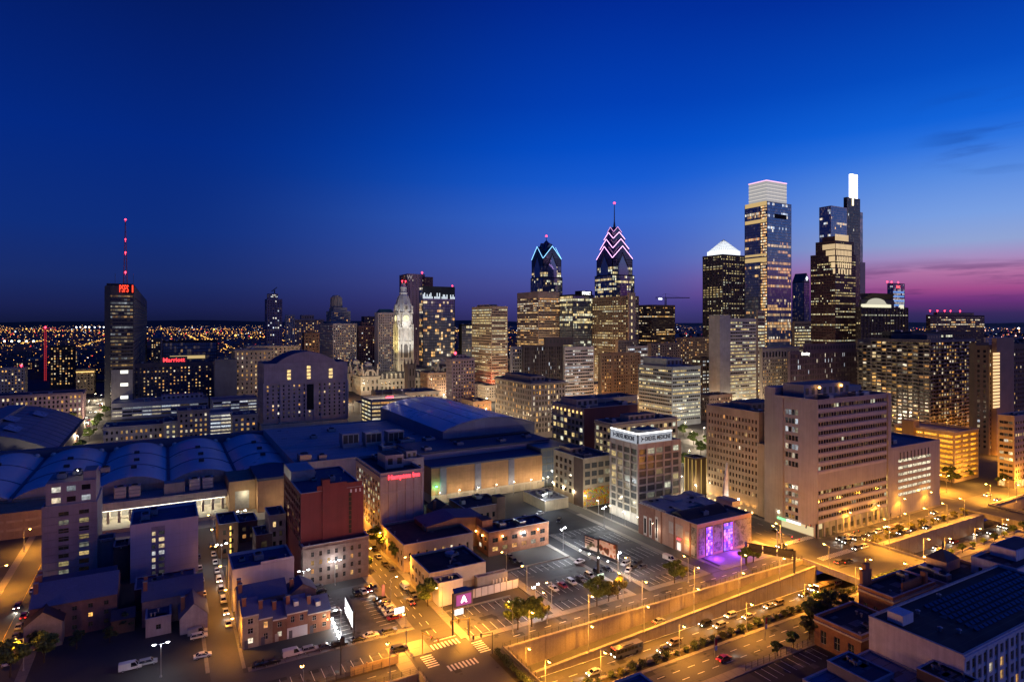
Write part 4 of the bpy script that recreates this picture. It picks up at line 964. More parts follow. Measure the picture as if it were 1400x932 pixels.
for s in 'ENWS':
  O, U, n, W = side_frame(q, s); O = np.array(O); U = np.array(U)
  for j in range(rows_):
    za, zb_ = H + (zt - H) * j / rows_ + .35, H + (zt - H) * (j + 1) / rows_ - .35; nn = 14
    for i in range(nn):
      a, b = O + U * W * (i + .04) / nn, O + U * W * (i + .96) / nn; mb.quads([[(*a, za), (*b, za), (*b, zb_), (*a, zb_)]], 0)
o = mb.build('crown_panel', CRW, t); o['kind'] = 'stuff'
MB().box(q[0] + .3, q[1] + .3, H, q[2] - .3, q[3] - .3, zt - .1).build('crown_core', surf('crown_frame', (.35, .34, .36), .5), t)
mb = MB().box(q[0] - .4, q[1] - .4, zt, q[2] + .4, q[3] + .4, zt + 1.2); mb.build('crown_rim', emit('rim_pink', (1, .55, .75), 1.3), t)
for j in range(rows_):
  zz = H + (zt - H) * j / rows_; MB().box(q[0] - .15, q[1] - .15, zz - .3, q[2] + .15, q[3] + .15, zz + .28).build('crown_light', emit('crown_line', (1, .9, .8), .8), t)
# --- granite stepped tower with lit crown, the slim technology tower with bright mast, and neighbours
t, B = sky_tower(1108, 1142, 1170, 346, 930, 'reddish granite tower stepping up to a lit columned crown', (.13, .075, .075), ribbon(.22, 'office', cw=2.6, fw=.6, floors=.9, rh=4), ribbon(.3, 'office', cw=2.6, fw=.6, floors=.8, rh=4), units=0, parapet=False)
X0, Y0, X1, Y1, H = B; wm = wall((.13, .075, .075)); rm2 = roof()
lw, ll = X1 - X0, Y1 - Y0
B1 = [X0 + lw * .06, Y0 + ll * .05, X1 - lw * .04, Y1 - ll * .16]; z1_ = z_at(328, 930); prism_tier(t, B1, ribbon(.06, 'office', cw=2.6, fw=.6), wm, rm2, H, z1_)
B2 = [X0 + lw * .1, Y0 + ll * .08, X1 - lw * .3, Y1 - ll * .4]; z2_ = z_at(322, 930); prism_tier(t, B2, None, wm, rm2, z1_, z2_)
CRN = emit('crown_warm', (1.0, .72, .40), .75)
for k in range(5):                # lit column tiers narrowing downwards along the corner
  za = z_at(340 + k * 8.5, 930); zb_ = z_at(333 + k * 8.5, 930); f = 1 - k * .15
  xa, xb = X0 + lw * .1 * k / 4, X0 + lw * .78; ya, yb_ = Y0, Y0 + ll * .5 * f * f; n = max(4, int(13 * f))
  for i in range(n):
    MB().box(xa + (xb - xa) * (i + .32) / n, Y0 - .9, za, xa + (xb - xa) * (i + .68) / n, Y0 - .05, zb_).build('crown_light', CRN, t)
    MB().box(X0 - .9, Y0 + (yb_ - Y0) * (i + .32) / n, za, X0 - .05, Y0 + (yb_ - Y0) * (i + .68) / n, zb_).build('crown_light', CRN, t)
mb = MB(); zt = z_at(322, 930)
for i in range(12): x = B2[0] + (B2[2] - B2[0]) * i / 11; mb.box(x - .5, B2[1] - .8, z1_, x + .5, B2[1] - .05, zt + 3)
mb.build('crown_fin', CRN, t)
t, B = sky_tower(1120, 1136, 1158, 281, 1000, 'slender pale glass skyscraper body behind the reddish granite tower', (.12, .14, .2), curtain(.14, 'cool', cw=2.4, floors=1), curtain(.14, 'warm', cw=2.4, floors=1.2, run=6), units=0, cat='skyscraper', name='skyscraper', parapet=False, wallm=surf('pale_frame', (.14, .17, .25), .25, .1, .1, 0, .8))
X0, Y0, X1, Y1, H = B; zc = z_at(264, 1000); xa, xb = x_on(1158, Y0 + 6), x_on(1176, Y0 + 6)
mb = MB(); add_side(t, [xa, Y0 + 6, xb, Y0 + 12], 'N', curtain(.04, 'cool', rh=5, glass=GLASS), mb, 0, zc); add_side(t, [xa, Y0 + 6, xb, Y0 + 12], 'E', None, mb, H - 1, zc); add_side(t, [xa, Y0 + 6, xb, Y0 + 12], 'W', None, mb, 0, zc)
mb.quads([[(xa, Y0 + 6, zc), (xb, Y0 + 6, zc), (xb, Y0 + 12, zc), (xa, Y0 + 12, zc)]]); mb.build('core_tower', surf('dark_core', (.05, .045, .045), .5), t); flush(t)
xr_ = x_on(1183, Y0 + 8); mb = MB().box(xb + .05, Y0 + 8, 0, xr_, Y0 + 36, z_at(354, 1000)); mb.build('side_wing', surf('wing_mauve', (.24, .17, .2), .5, .1), t)
mb = MB(); add_side(t, [xb + .06, Y0 + 8.5, x_on(1180, Y0 + 8), Y0 + 35], 'N', curtain(.0, 'cool', rh=5), mb, z_at(354, 1000), z_at(282, 1000)); mb.box(xb + .07, Y0 + 8.6, z_at(354, 1000), x_on(1180, Y0 + 8) - .02, Y0 + 35, z_at(282, 1000)); mb.build('teal_wing', surf('teal_glass', (.04, .16, .22), .15, .1, .1, 0, 1.0), t); flush(t)
xm, xn = x_on(1164, Y0 + 7), x_on(1172.5, Y0 + 7); MB().box(xm, Y0 + 7, zc + .05, xn, Y0 + 11, z_at(230, 1000)).build('light_mast', emit('lantern_white', (1, .98, .93), 4.0), t)
MB().box(xm, Y0 + 5.7, z_at(275, 1000), xm + 4.5, Y0 + 5.97, zc).build('light_slot', emit('slot_warm', (1, .85, .5), 2.0), t)
t, B = sky_tower(1083, 1099, 1107, 385, 1150, 'dark blue tower with a peaked gable and a glowing diamond emblem', (.03, .045, .08), curtain(.02), curtain(.04, 'cool', rh=5), units=0, parapet=False)
X0, Y0, X1, Y1, H = B; za = z_at(373, 1150); xm = (X0 + X1) / 2
mb = MB().quads([[(X0, Y0, H), (X1, Y0, H), (xm, Y0, za), (xm, Y0, za)], [(X0, Y1, H), (X0, Y0, H), (xm, Y0, za), (xm, Y1, za)], [(X1, Y0, H), (X1, Y1, H), (xm, Y1, za), (xm, Y0, za)], [(X1, Y1, H), (X0, Y1, H), (xm, Y1, za), (xm, Y1, za)]]); mb.build('gable_roof', surf('gable_glass', (.02, .05, .10), .12, .1, .1, 0, 1.0), t)
z = z_at(380.5, 1150); MB().quads([[(xm, Y0 - .3, z - 4.5), (xm + 3.6, Y0 - .3, z), (xm, Y0 - .3, z + 4.5), (xm - 3.6, Y0 - .3, z)]]).build('diamond_emblem', emit('diamond_white', (.75, .9, 1), 2.2), t)
t, B = sky_tower(1170, 1177, 1241, 420, 900, 'dark tower with a curved classical pediment lit white at its top', (.06, .05, .05), ribbon(.12, 'office', fw=.6), ribbon(.2, 'office', cw=3, fw=.6, floors=.8), units=1, piers=(8, 1.4, .7))
X0, Y0, X1, Y1, H = B; xa, xb = x_on(1179, Y0), x_on(1218, Y0); PED = emit('pediment_light', (1, .95, .66), .85)
MB().box(xa, Y0 - .4, H + .1, xb, Y0 + 2, H + 4.5).build('lit_attic', PED, t)
mb = MB(); n = 14
for i in range(n):
  u0, u1 = i / n, (i + 1) / n
  def hz(u): return 4.5 + 9.5 * max(0, 1 - ((u - .5) / .36) ** 2) ** .5 if abs(u - .5) < .36 else 4.5 + .6
  mb.quads([[(xa + (xb - xa) * u0, Y0 + .5, H + 4.4), (xa + (xb - xa) * u1, Y0 + .5, H + 4.4), (xa + (xb - xa) * u1, Y0 + .5, H + hz(u1)), (xa + (xb - xa) * u0, Y0 + .5, H + hz(u0))]])
mb.build('arched_pediment', emit('pediment_dim', (1, .95, .7), .45), t)
mb = MB().box(xa + 2, Y0 + 3, H, xb + 14, Y1 - 2, H + 12); mb.prism([(xa + 4, Y0 + 4), (xb + 10, Y0 + 4), (xb + 10, Y1 - 3), (xa + 4, Y1 - 3)], H + 12, H + 21, 0, [(xa + 16, Y0 + 14), (xb, Y0 + 14), (xb, Y1 - 13), (xa + 16, Y1 - 13)]); mb.build('mansard_top', surf('dark_slate', (.05, .045, .05), .7), t)
xe = x_on(1231, Y0); MB().box(xe, Y0 - .3, H - 1, xe + 9, Y0 + 2, H + 5).build('lit_attic', PED, t)
t, B = sky_tower(1213, 1221, 1237, 387, 1650, 'far blue-lit angular glass tower with red lettering and beacons on top', (.03, .04, .1), curtain(.25, 'cool', rh=5), curtain(.5, 'cool', rh=5, cw=4, lo=.2, hi=.7), units=0, parapet=False)
BL = [(.15, .3, 1.0)]
letters('FMC', 9.5, emit('red_neon2', (1, .08, .1), 2.4), t, (x_on(1228, B[1]), B[1] - .4, z_at(392, 1650)), bold=.3)
for px in (1214, 1220, 1229): beacon(t, x_on(px, B[1]), B[1] + 2, B[4] + 3, 2.0)
for k in range(7): MB().box(B[0], B[1] - .4, z_at(400 + k * 6, 1650), x_on(1236, B[1]), B[1] - .03, z_at(398 + k * 6, 1650)).build('blue_band', emit('blue_band', (.15, .4, 1.0), .7), t)
t, B = sky_tower(1266, 1272, 1346, 431, 1000, 'wide dark office block with a row of red beacons on its roof at right', (.09, .06, .07), ribbon(.12), ribbon(.25, 'warm', floors=1.0, cw=4), pent=(.12, .1, .8, .9, 5), units=0)
for px in (1277, 1287, 1297, 1305, 1318): beacon(t, x_on(px, B[1]), B[1] + 6, B[4] + 8, 1.1)
sky_tower(1345, 1348, 1378, 462, 900, 'distant pale domed hall beyond the tan pier at the right edge', (.4, .34, .34), None, punched(.1), cat='building')
# --- middle rank
sky_tower(972, 986, 1034, 437, 640, 'pale office slab with a blank end wall and long bright window rows', (.42, .40, .36), None, ribbon(.55, 'office', cw=2.6, rh=3.5, floors=.6, lo=.35, hi=.95), cat='building', par=1.5)
pl = [o for o in COL.objects if o.get('label', '').startswith('pale office slab with a blank')][0]; B = box_e(972, 986, 1034, 437, d=640)
MB().box(B[0] - 3, B[1] - .8, 0, x_on(998, B[1]), B[3], B[4] + 5).build('end_wall', wall((.30, .30, .31)), pl)
sky_tower(1034, 1036, 1046, 425, 700, 'narrow lit slab squeezed between the pale office slab and the glass skyscraper', (.3, .25, .2), None, ribbon(.7, 'office', rh=3.6, floors=.2), cat='building')
t, B = sky_tower(1038, 1042, 1092, 476, 560, 'beige masonry block with tall arched top floor windows', (.40, .33, .26), None, punched(.4, 'warm', cw=2.6, rh=3.2, top=10, lo=.3, hi=.9), cat='building', cornice=1.0)
mb = MB(); X0, Y0, X1, Y1, H = B; n = 12
for i in range(n): mb.box(X0 + (X1 - X0) * (i + .3) / n, Y0 - .15, H - 8.2, X0 + (X1 - X0) * (i + .7) / n, Y0 - .01, H - 3.5)
mb.build('tall_window', GLASS, t)['kind'] = 'stuff'
t, B = sky_tower(1077, 1080, 1175, 482, 540, 'long low mauve-roofed office block with a small white lit sign', (.16, .11, .12), None, punched(.12, 'cool', cw=2.4, fw=.4, fh=.7, rh=5), cat='building', roofc=(.1, .07, .09), pent=(.2, .1, .95, .9, 7))
letters('Evening', 3.6, emit('pale_script', (1, .97, .85), 2.2), t, (x_on(1101, B[1]), B[1] - .3, B[4] - 1.5), bold=.12)
sky_tower(1169, 1173, 1190, 465, 700, 'thin strip of lit offices between the low mauve block and the balcony slab', (.1, .09, .08), None, ribbon(.7, 'office', floors=.3, cw=3), cat='building')
sky_tower(1083, 1086, 1109, 440, 800, 'low lit block below the diamond gabled tower', (.15, .13, .1), None, ribbon(.5, 'office', floors=.8), cat='building')
# balcony apartment block at right
def balcony_block(B, label, lit):
  t = building('apartment_building', label, B, 'apartment block', (.24, .19, .15), E=spec(cw=4.2, rh=3.0, fw=.86, fh=.62, sill=.2, lit=lit, pal='warm', base=6, top=1, lo=.12, hi=1.2, dep=.9), N=spec(cw=4.2, rh=3.0, fw=.86, fh=.62, sill=.2, lit=lit, pal='warm', base=6, top=1, lo=.2, hi=1.25, dep=.9), units=3, pent=(.2, .2, .5, .8, 5))
  X0, Y0, X1, Y1, H = B; rows_ = int((H - 7) / 3.0); mb = MB()
  for j in range(rows_ + 1):
    z = 6 + j * (H - 7) / rows_; mb.box(X0 - 1.3, Y0 - 1.3, z - .12, X1, Y0 - .01, z + .12); mb.box(X0 - 1.3, Y0 - .01, z - .12, X0 - .01, Y1, z + .12)
  mb.build('balcony_slab', wall((.36, .31, .27)), t)['kind'] = 'stuff'
  mb = MB()
  for j in range(rows_):
    z = 6 + j * (H - 7) / rows_
    n = int((X1 - X0) / 8.4)
    for i in range(n):
      xa = X0 + (X1 - X0) * i / n; mb.box(xa + .3, Y0 - 1.3, z + .12, xa + 4.4, Y0 - 1.2, z + 1.1)
    n = int((Y1 - Y0) / 8.4)
    for i in range(n):
      ya = Y0 + (Y1 - Y0) * i / n; mb.box(X0 - 1.3, ya + .3, z + .12, X0 - 1.2, ya + 4.4, z + 1.1)
  mb.build('balcony_rail', surf('rail_panel', (.13, .12, .12), .5), t)['kind'] = 'stuff'
  return t
balcony_block(box_e(1190, 1272, 1333, 466, d=500), 'big apartment slab of balconies with scattered lit flats above the orange garage', .38)
balcony_block(box_e(1172, 1192, 1215, 470, d=560), 'narrow balcony slab just left of and behind the big one', .3)
sky_tower(1205, 1246, 1330, 455, 540, 'rooftop lit floor set back behind the big balcony slab', (.08, .075, .07), ribbon(.2), ribbon(.5, 'office', floors=.6, cw=4), cat='building')
t, B = sky_tower(1332, 1352, 1420, 474, 440, 'dark housing slab with a bright lit stair strip at the right edge', (.14, .1, .08), punched(.1, 'mix', cw=4), punched(.16, 'warm', cw=3.4, rh=3.2, lo=.4), cat='apartment block', name='apartment_building')
X0, Y0, X1, Y1, H = B; MB().box(x_on(1356, Y0), Y0 - 3, 0, x_on(1380, Y0), Y0 - .02, z_at(462, 440)).build('stair_tower', wall((.34, .24, .16)), t)
for k in range(17): MB().box(x_on(1357.5, Y0 - 3), Y0 - 3.2, z_at(485 + k * 4.5, 440), x_on(1366.5, Y0 - 3), Y0 - 3.02, z_at(482 + k * 4.5, 440)).build('lit_window', emit('stair_lit', (1, .62, .28), 1.1), t)
sky_tower(1325, 1334, 1352, 470, 470, 'dark flank of flats between the balcony slab and the stair tower', (.13, .1, .08), None, punched(.2, 'warm', cw=3.4), cat='apartment block')
t, B = sky_tower(1364, 1387, 1430, 571, 352, 'beige low office building with bright ground floor at the right edge', (.40, .32, .24), ribbon(.15, 'warm', cw=2.4, rh=3.4), ribbon(.12, 'warm', cw=3, rh=3.4, fw=.6), cat='building', base=(4.5, 1.2, (1, .6, .2)))
# centre, between lots and the skyline
sky_tower(873, 919, 958, 503, 560, 'blue-grey glass office block with bright yellow floor bands in mid picture', (.20, .23, .27), ribbon(.5, 'office', cw=2.4, rh=3.5, floors=.8, lo=.35, hi=1), ribbon(.5, 'office', cw=2.4, rh=3.5, floors=.8, lo=.35, hi=1), cat='building', roofc=(.13, .17, .26), pent=(.05, .2, .6, .9, 8))
sky_tower(946, 960, 987, 490, 650, 'dark ribbed office block with vertical piers right behind the blue-grey one', (.06, .05, .055), ribbon(.2), ribbon(.6, 'cool', cw=3, fw=.8, rh=3.6, floors=.5, lo=.3, hi=.9), cat='building', piers=(6, 1.2, .6), roofc=(.07, .06, .08))
sky_tower(984, 988, 1000, 484, 720, 'thin red brick building squeezed beside the pale bright-rowed slab', (.25, .1, .07), None, punched(.3, 'warm', cw=2.6), cat='building')
sky_tower(768, 772, 812, 476, 620, 'white striped office block with cool window rows in mid picture', (.45, .44, .43), None, ribbon(.35, 'cool', cw=2.4, rh=3.3, floors=.5, lo=.3, hi=.9), cat='building', par=1.2)
sky_tower(714, 716, 769, 473, 600, 'dark ribbed block with a flat grey penthouse left of the white striped office', (.08, .07, .075), None, spec(cw=2, rh=4, fw=.5, fh=.8, lit=.1, pal='cool'), cat='building', pent=(.55, .1, 1.3, .9, 8), piers=(2.5, .5, .35))
sky_tower(697, 700, 717, 475, 610, 'grey gridded block at the left end of the dark ribbed one', (.34, .34, .35), None, spec(cw=2.4, rh=3.3, fw=.6, fh=.5, lit=.08), cat='building')
t, B = sky_tower(677, 727, 773, 524, 500, 'old beige stone bank building with a cornice and rows of lit windows', (.36, .29, .22), punched(.25, 'warm', cw=2.8, rh=4.2, fh=.62, lo=.4), punched(.42, 'warm', cw=2.8, rh=4.2, fh=.62, lo=.4), cat='building', cornice=1.6, pent=(.1, .1, .5, .8, 5), units=4, roofc=(.05, .05, .05))
light(t, (B[0] + 8, B[1] + 8, B[4] + 3), 6000, (1, .45, .2), .6)
sky_tower(818, 822, 875, 484, 640, 'brown brick office with few lit windows in front of the gridded tower', (.22, .16, .11), None, punched(.14, 'warm', cw=3.2), cat='building', piers=(7, 1.0, .4))
sky_tower(856, 858, 886, 474, 780, 'pale block with cool white lit floors behind the blue-grey glass office', (.36, .34, .3), None, ribbon(.65, 'cool', floors=.4), cat='building')
sky_tower(885, 890, 930, 470, 820, 'flat dark roofed department store with sparse lights beyond the blue-grey office', (.15, .12, .11), None, punched(.2, 'mix', cw=4), cat='building', units=4)
sky_tower(925, 930, 975, 462, 900, 'brown low block below the pyramid tower', (.16, .12, .1), None, punched(.3, 'warm', cw=4), cat='building', units=3)
sky_tower(841, 845, 872, 466, 900, 'tan blank block between the gridded tower and the crane block', (.3, .24, .17), None, punched(.08), cat='building')
# ------------------------------------------------------------------ clock tower and its courtyard palace
LIME = surf('floodlit_limestone', (.50, .47, .40), .8, .2, .2, .2)
SLATE = surf('mansard_slate', (.06, .06, .065), .6, .25, .5)
cx, cy_ = at_d(551.5, 850)
CH = thing('city_hall', 'ornate white stone palace with mansard roofs around the tall clock tower', 'city hall', (cx, cy_, 0))
ct = thing('clock_tower', 'floodlit white stone clock tower with a domed top and a statue', 'clock tower', (cx, cy_, 0))
hw = 10.2
def zt(y): return z_at(y, 850)
def sq(w, z0, z1, w2=None):
  a = [(cx - w, cy_ - w), (cx + w, cy_ - w), (cx + w, cy_ + w), (cx - w, cy_ + w)]; w2 = w2 or w
  b = [(cx - w2, cy_ - w2), (cx + w2, cy_ - w2), (cx + w2, cy_ + w2), (cx - w2, cy_ + w2)]
  return a, z0, z1, 0, b
mb = MB(); stages = [(20, 522), (522, 490), (490, 464), (464, 441)]
mb.prism(*sq(hw + .6, 0, zt(522)))
for k, (a, b) in enumerate(((522, 492), (492, 466), (466, 447))):
  mb.prism(*sq(hw - k * .35, zt(a), zt(b))); mb.prism(*sq(hw + 1.1 - k * .35, zt(b) - 1.2, zt(b)))
mb.build('shaft', LIME, ct)
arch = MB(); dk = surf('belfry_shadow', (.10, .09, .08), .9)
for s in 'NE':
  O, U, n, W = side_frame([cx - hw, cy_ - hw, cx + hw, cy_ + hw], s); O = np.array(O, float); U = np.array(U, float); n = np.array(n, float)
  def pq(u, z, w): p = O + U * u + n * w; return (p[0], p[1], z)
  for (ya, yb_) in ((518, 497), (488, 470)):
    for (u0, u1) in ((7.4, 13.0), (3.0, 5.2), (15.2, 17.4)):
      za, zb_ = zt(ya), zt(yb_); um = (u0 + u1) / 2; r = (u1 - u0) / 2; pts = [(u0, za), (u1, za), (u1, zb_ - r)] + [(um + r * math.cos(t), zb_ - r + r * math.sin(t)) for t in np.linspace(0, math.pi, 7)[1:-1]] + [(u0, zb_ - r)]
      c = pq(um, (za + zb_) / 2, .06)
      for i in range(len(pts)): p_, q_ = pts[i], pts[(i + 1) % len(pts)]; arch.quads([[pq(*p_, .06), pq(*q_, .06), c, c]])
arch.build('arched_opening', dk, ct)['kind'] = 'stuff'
mb = MB()
for s in 'NE':
  O, U, n, W = side_frame([cx - hw, cy_ - hw, cx + hw, cy_ + hw], s); O = np.array(O, float); U = np.array(U, float); n = np.array(n, float)
  for u in (0, 2, 6.3, 14.0, 18.4, 20.4):
    p = O + U * u + n * .35; mb.tube((p[0], p[1], 10), (p[0], p[1], zt(443)), .75, .6, 6)
mb.build('pilaster', LIME, ct)['kind'] = 'stuff'
# clock stage: octagon with four gabled clock faces
zc0, zc1 = zt(447), zt(426)
mb = MB(); mb.lathe(cx, cy_, [(11.4, zc0), (11.4, zc0 + 2), (10.2, zc0 + 2), (9.8, zc1 - 3), (11.6, zc1 - 3), (11.8, zc1 - 1), (9.2, zc1)], 8, 0, math.pi / 8); mb.build('clock_stage', LIME, ct)
clk = emit('clock_face', (1.0, .86, .42), 1.5)
for s in 'NEW':
  O, U, n, W = side_frame([cx - hw, cy_ - hw, cx + hw, cy_ + hw], s); O = np.array(O, float); U = np.array(U, float); n = np.array(n, float)
  def pq(u, z, w): p = O + U * u + n * w; return (p[0], p[1], z)
  mb = MB(); u0, u1 = 4.2, 16.2
  F0 = [pq(u0, zc0 + 2, .7), pq(u1, zc0 + 2, .7), pq(u1, zc0 + 17, .7), pq(u0, zc0 + 17, .7)]; Bk = [pq(u0, zc0 + 2, -3), pq(u1, zc0 + 2, -3), pq(u1, zc0 + 17, -3), pq(u0, zc0 + 17, -3)]
  ap, apb = pq(10.2, zc0 + 24, .7), pq(10.2, zc0 + 24, -5)
  mb.quads([F0, [F0[3], F0[2], ap, ap], [Bk[0], F0[0], F0[3], Bk[3]], [F0[1], Bk[1], Bk[2], F0[2]], [F0[3], ap, apb, Bk[3]], [ap, F0[2], Bk[2], apb]]); mb.build('clock_gable', LIME, ct)
  r = 4.0; zc = zc0 + 12; cf = pq(10.2, zc, .9); mb = MB();
  for i in range(24):
    a0, a1 = i * math.pi / 12, (i + 1) * math.pi / 12; mb.quads([[pq(10.2 + r * math.cos(a0), zc + r * math.sin(a0), .9), pq(10.2 + r * math.cos(a1), zc + r * math.sin(a1), .9), cf, cf]])
  cl_ = mb.build('clock_face', clk, ct)
  mb = MB()
  for i in range(24):
    a0, a1 = i * math.pi / 12, (i + 1) * math.pi / 12
    mb.quads([[pq(10.2 + r * math.cos(a0), zc + r * math.sin(a0), 1.0), pq(10.2 + r * math.cos(a1), zc + r * math.sin(a1), 1.0), pq(10.2 + 4.9 * math.cos(a1), zc + 4.9 * math.sin(a1), 1.0), pq(10.2 + 4.9 * math.cos(a0), zc + 4.9 * math.sin(a0), 1.0)]])
  mb.build('clock_rim', LIME, ct)
  for (ang, L_, w_) in ((math.radians(70), 3.4, .22), (math.radians(-20), 2.3, .3)):
    du, dz = math.cos(ang), math.sin(ang); mb = MB(); mb.quads([[pq(10.2 - dz * w_, zc + du * w_, 1.05), pq(10.2 + dz * w_, zc - du * w_, 1.05), pq(10.2 + du * L_ + dz * w_ * .4, zc + dz * L_ - du * w_ * .4, 1.05), pq(10.2 + du * L_ - dz * w_ * .4, zc + dz * L_ + du * w_ * .4, 1.05)]]); mb.build('clock_hand', dk, ct)
DOME = surf('dome_painted_iron', (.46, .47, .47), .5, .2, .2, .2, .5)
zz = zc1; top = zt(386)
mb = MB(); mb.lathe(cx, cy_, [(10.2, zz), (11.0, zz + 2), (10.6, zz + 6), (9.8, zz + 11), (8.2, zz + 17), (6.4, zz + 21.5), (5.2, zz + 24), (5.4, zz + 25)], 8, 0, math.pi / 8); mb.build('dome', DOME, ct)
mb = MB()
for k in range(8):
  a = math.pi / 8 + k * math.pi / 4
  for (r0, z0_), (r1, z1_) in zip([(11.2, zz + 2), (10.8, zz + 6), (10.0, zz + 11), (8.4, zz + 17), (6.6, zz + 21.5)][:-1], [(11.2, zz + 2), (10.8, zz + 6), (10.0, zz + 11), (8.4, zz + 17), (6.6, zz + 21.5)][1:]):
    mb.tube((cx + r0 * math.cos(a), cy_ + r0 * math.sin(a), z0_), (cx + r1 * math.cos(a), cy_ + r1 * math.sin(a), z1_), .45, n=4)
for s_ in (-1, 1):
  for t_ in (-1, 1): mb.lathe(cx + s_ * 9.4, cy_ + t_ * 9.4, [(1.4, zz - 3), (1.3, zz + 3), (.8, zz + 5), (.9, zz + 7), (0, zz + 8)], 6)
mb.build('dome_rib', LIME, ct)
for (dx, dy) in ((0, -1), (-1, 0), (1, 0)):
  mb = MB(); px_, py_ = cx + dx * 10.2, cy_ + dy * 10.2; ox, oy = (1.7, 0) if dy else (0, 1.7)
  mb.lathe(px_, py_, [(2.6, zz + 2), (2.6, zz + 8), (2.0, zz + 10), (0, zz + 11)], 8); mb.build('dormer', LIME, ct)
  mb = MB(); q = 2.7; mb.quads([[(px_ + dx * q - oy * 0 - (ox * .8), py_ + dy * q - (oy * .8), zz + 3), (px_ + dx * q + (ox * .8), py_ + dy * q + (oy * .8), zz + 3), (px_ + dx * q + (ox * .8), py_ + dy * q + (oy * .8), zz + 7.5), (px_ + dx * q - (ox * .8), py_ + dy * q - (oy * .8), zz + 7.5)]]); mb.build('dormer_window', dk, ct)
z2 = zz + 25
mb = MB(); mb.lathe(cx, cy_, [(5.4, z2), (5.6, z2 + 1.2), (4.6, z2 + 1.4), (4.2, z2 + 8), (4.9, z2 + 8.4), (4.6, z2 + 9.4), (3.2, z2 + 10), (2.2, z2 + 14), (2.6, z2 + 14.5)], 8, 0, math.pi / 8); mb.build('lantern', DOME, ct)
z3 = z2 + 14.5; st = surf('bronze', (.12, .06, .05), .5, .2, 1, 0, .5, .5); mb = MB()
mb.lathe(cx, cy_, [(1.6, z3), (1.7, z3 + .6), (1.25, z3 + .8), (1.5, z3 + 3.5), (1.7, z3 + 6.0), (1.9, z3 + 8.2), (.6, z3 + 9.0), (.75, z3 + 9.6), (.8, z3 + 10.4), (1.5, z3 + 10.7), (.7, z3 + 10.9), (.6, z3 + 11.6), (0, z3 + 11.8)], 8)
mb.tube((cx - 1.6, cy_, z3 + 7.8), (cx - 2.6, cy_ - .8, z3 + 5), .5, .35, 5); mb.tube((cx + 1.6, cy_, z3 + 7.8), (cx + 2.4, cy_ - 1.4, z3 + 5.6), .5, .35, 5); mb.build('statue', st, ct, smooth=False)
for dx in (-2.5, 2.5): beacon(ct, cx + dx, cy_ - 2, z3 + 2.5, .9)
# palace wings
def wing(x0, y0, x1, y1, h, mans, label_part='wing', lit=.12):
  mb = MB(); BB = [x0, y0, x1, y1, h]
  for s in 'NEWS': add_side(CH, BB, s, spec(cw=5.5, rh=7.2, fw=.42, fh=.62, sill=.18, base=4, top=2.6, lit=lit, pal='warm', dep=.5) if s in 'NE' else None, mb, 0, h)
  mb.build('wing', LIME, CH)
  mb = MB(); mb.box(x0 - 1, y0 - 1, h - 1.6, x1 + 1, y1 + 1, h); mb.build('cornice', LIME, CH)
  mb = MB(); a = [(x0, y0), (x1, y0), (x1, y1), (x0, y1)]; k = 3.2; b = [(x0 + k, y0 + k), (x1 - k, y0 + k), (x1 - k, y1 - k), (x0 + k, y1 - k)]
  mb.prism(a, h, h + mans, 0, b); mb.build('mansard_roof', SLATE, CH)
  mb = MB()
  n = max(2, int((x1 - x0) / 6))
  for i in range(n): x = x0 + (x1 - x0) * (i + .5) / n; mb.box(x - 1.2, y0 + .2, h, x + 1.2, y0 + 2.8, h + mans * .62); mb.prism([(x - 1.5, y0), (x + 1.5, y0), (x + 1.5, y0 + 3), (x - 1.5, y0 + 3)], h + mans * .62, h + mans * .82, 0, [(x - .3, y0 + 1), (x + .3, y0 + 1), (x + .3, y0 + 3), (x - .3, y0 + 3)])
  n = max(2, int((y1 - y0) / 6))
  for i in range(n): y = y0 + (y1 - y0) * (i + .5) / n; mb.box(x0 + .2, y - 1.2, h, x0 + 2.8, y + 1.2, h + mans * .62); mb.prism([(x0, y - 1.5), (x0 + 3, y - 1.5), (x0 + 3, y + 1.5), (x0, y + 1.5)], h + mans * .62, h + mans * .82, 0, [(x0 + 1, y - .3), (x0 + 3, y - .3), (x0 + 3, y + .3), (x0 + 1, y + .3)])
  mb.build('dormer', LIME, CH)['kind'] = 'stuff'
  flush(CH)
yn = cy_ - 16; xw0, xw1 = cx - 62, cx + 62
wing(xw0 + 18, yn, xw1 - 18, yn + 20, 19, 9); wing(xw0, yn + 16, xw0 + 20, yn + 120, 19, 9); wing(xw1 - 20, yn + 16, xw1, yn + 120, 19, 9)
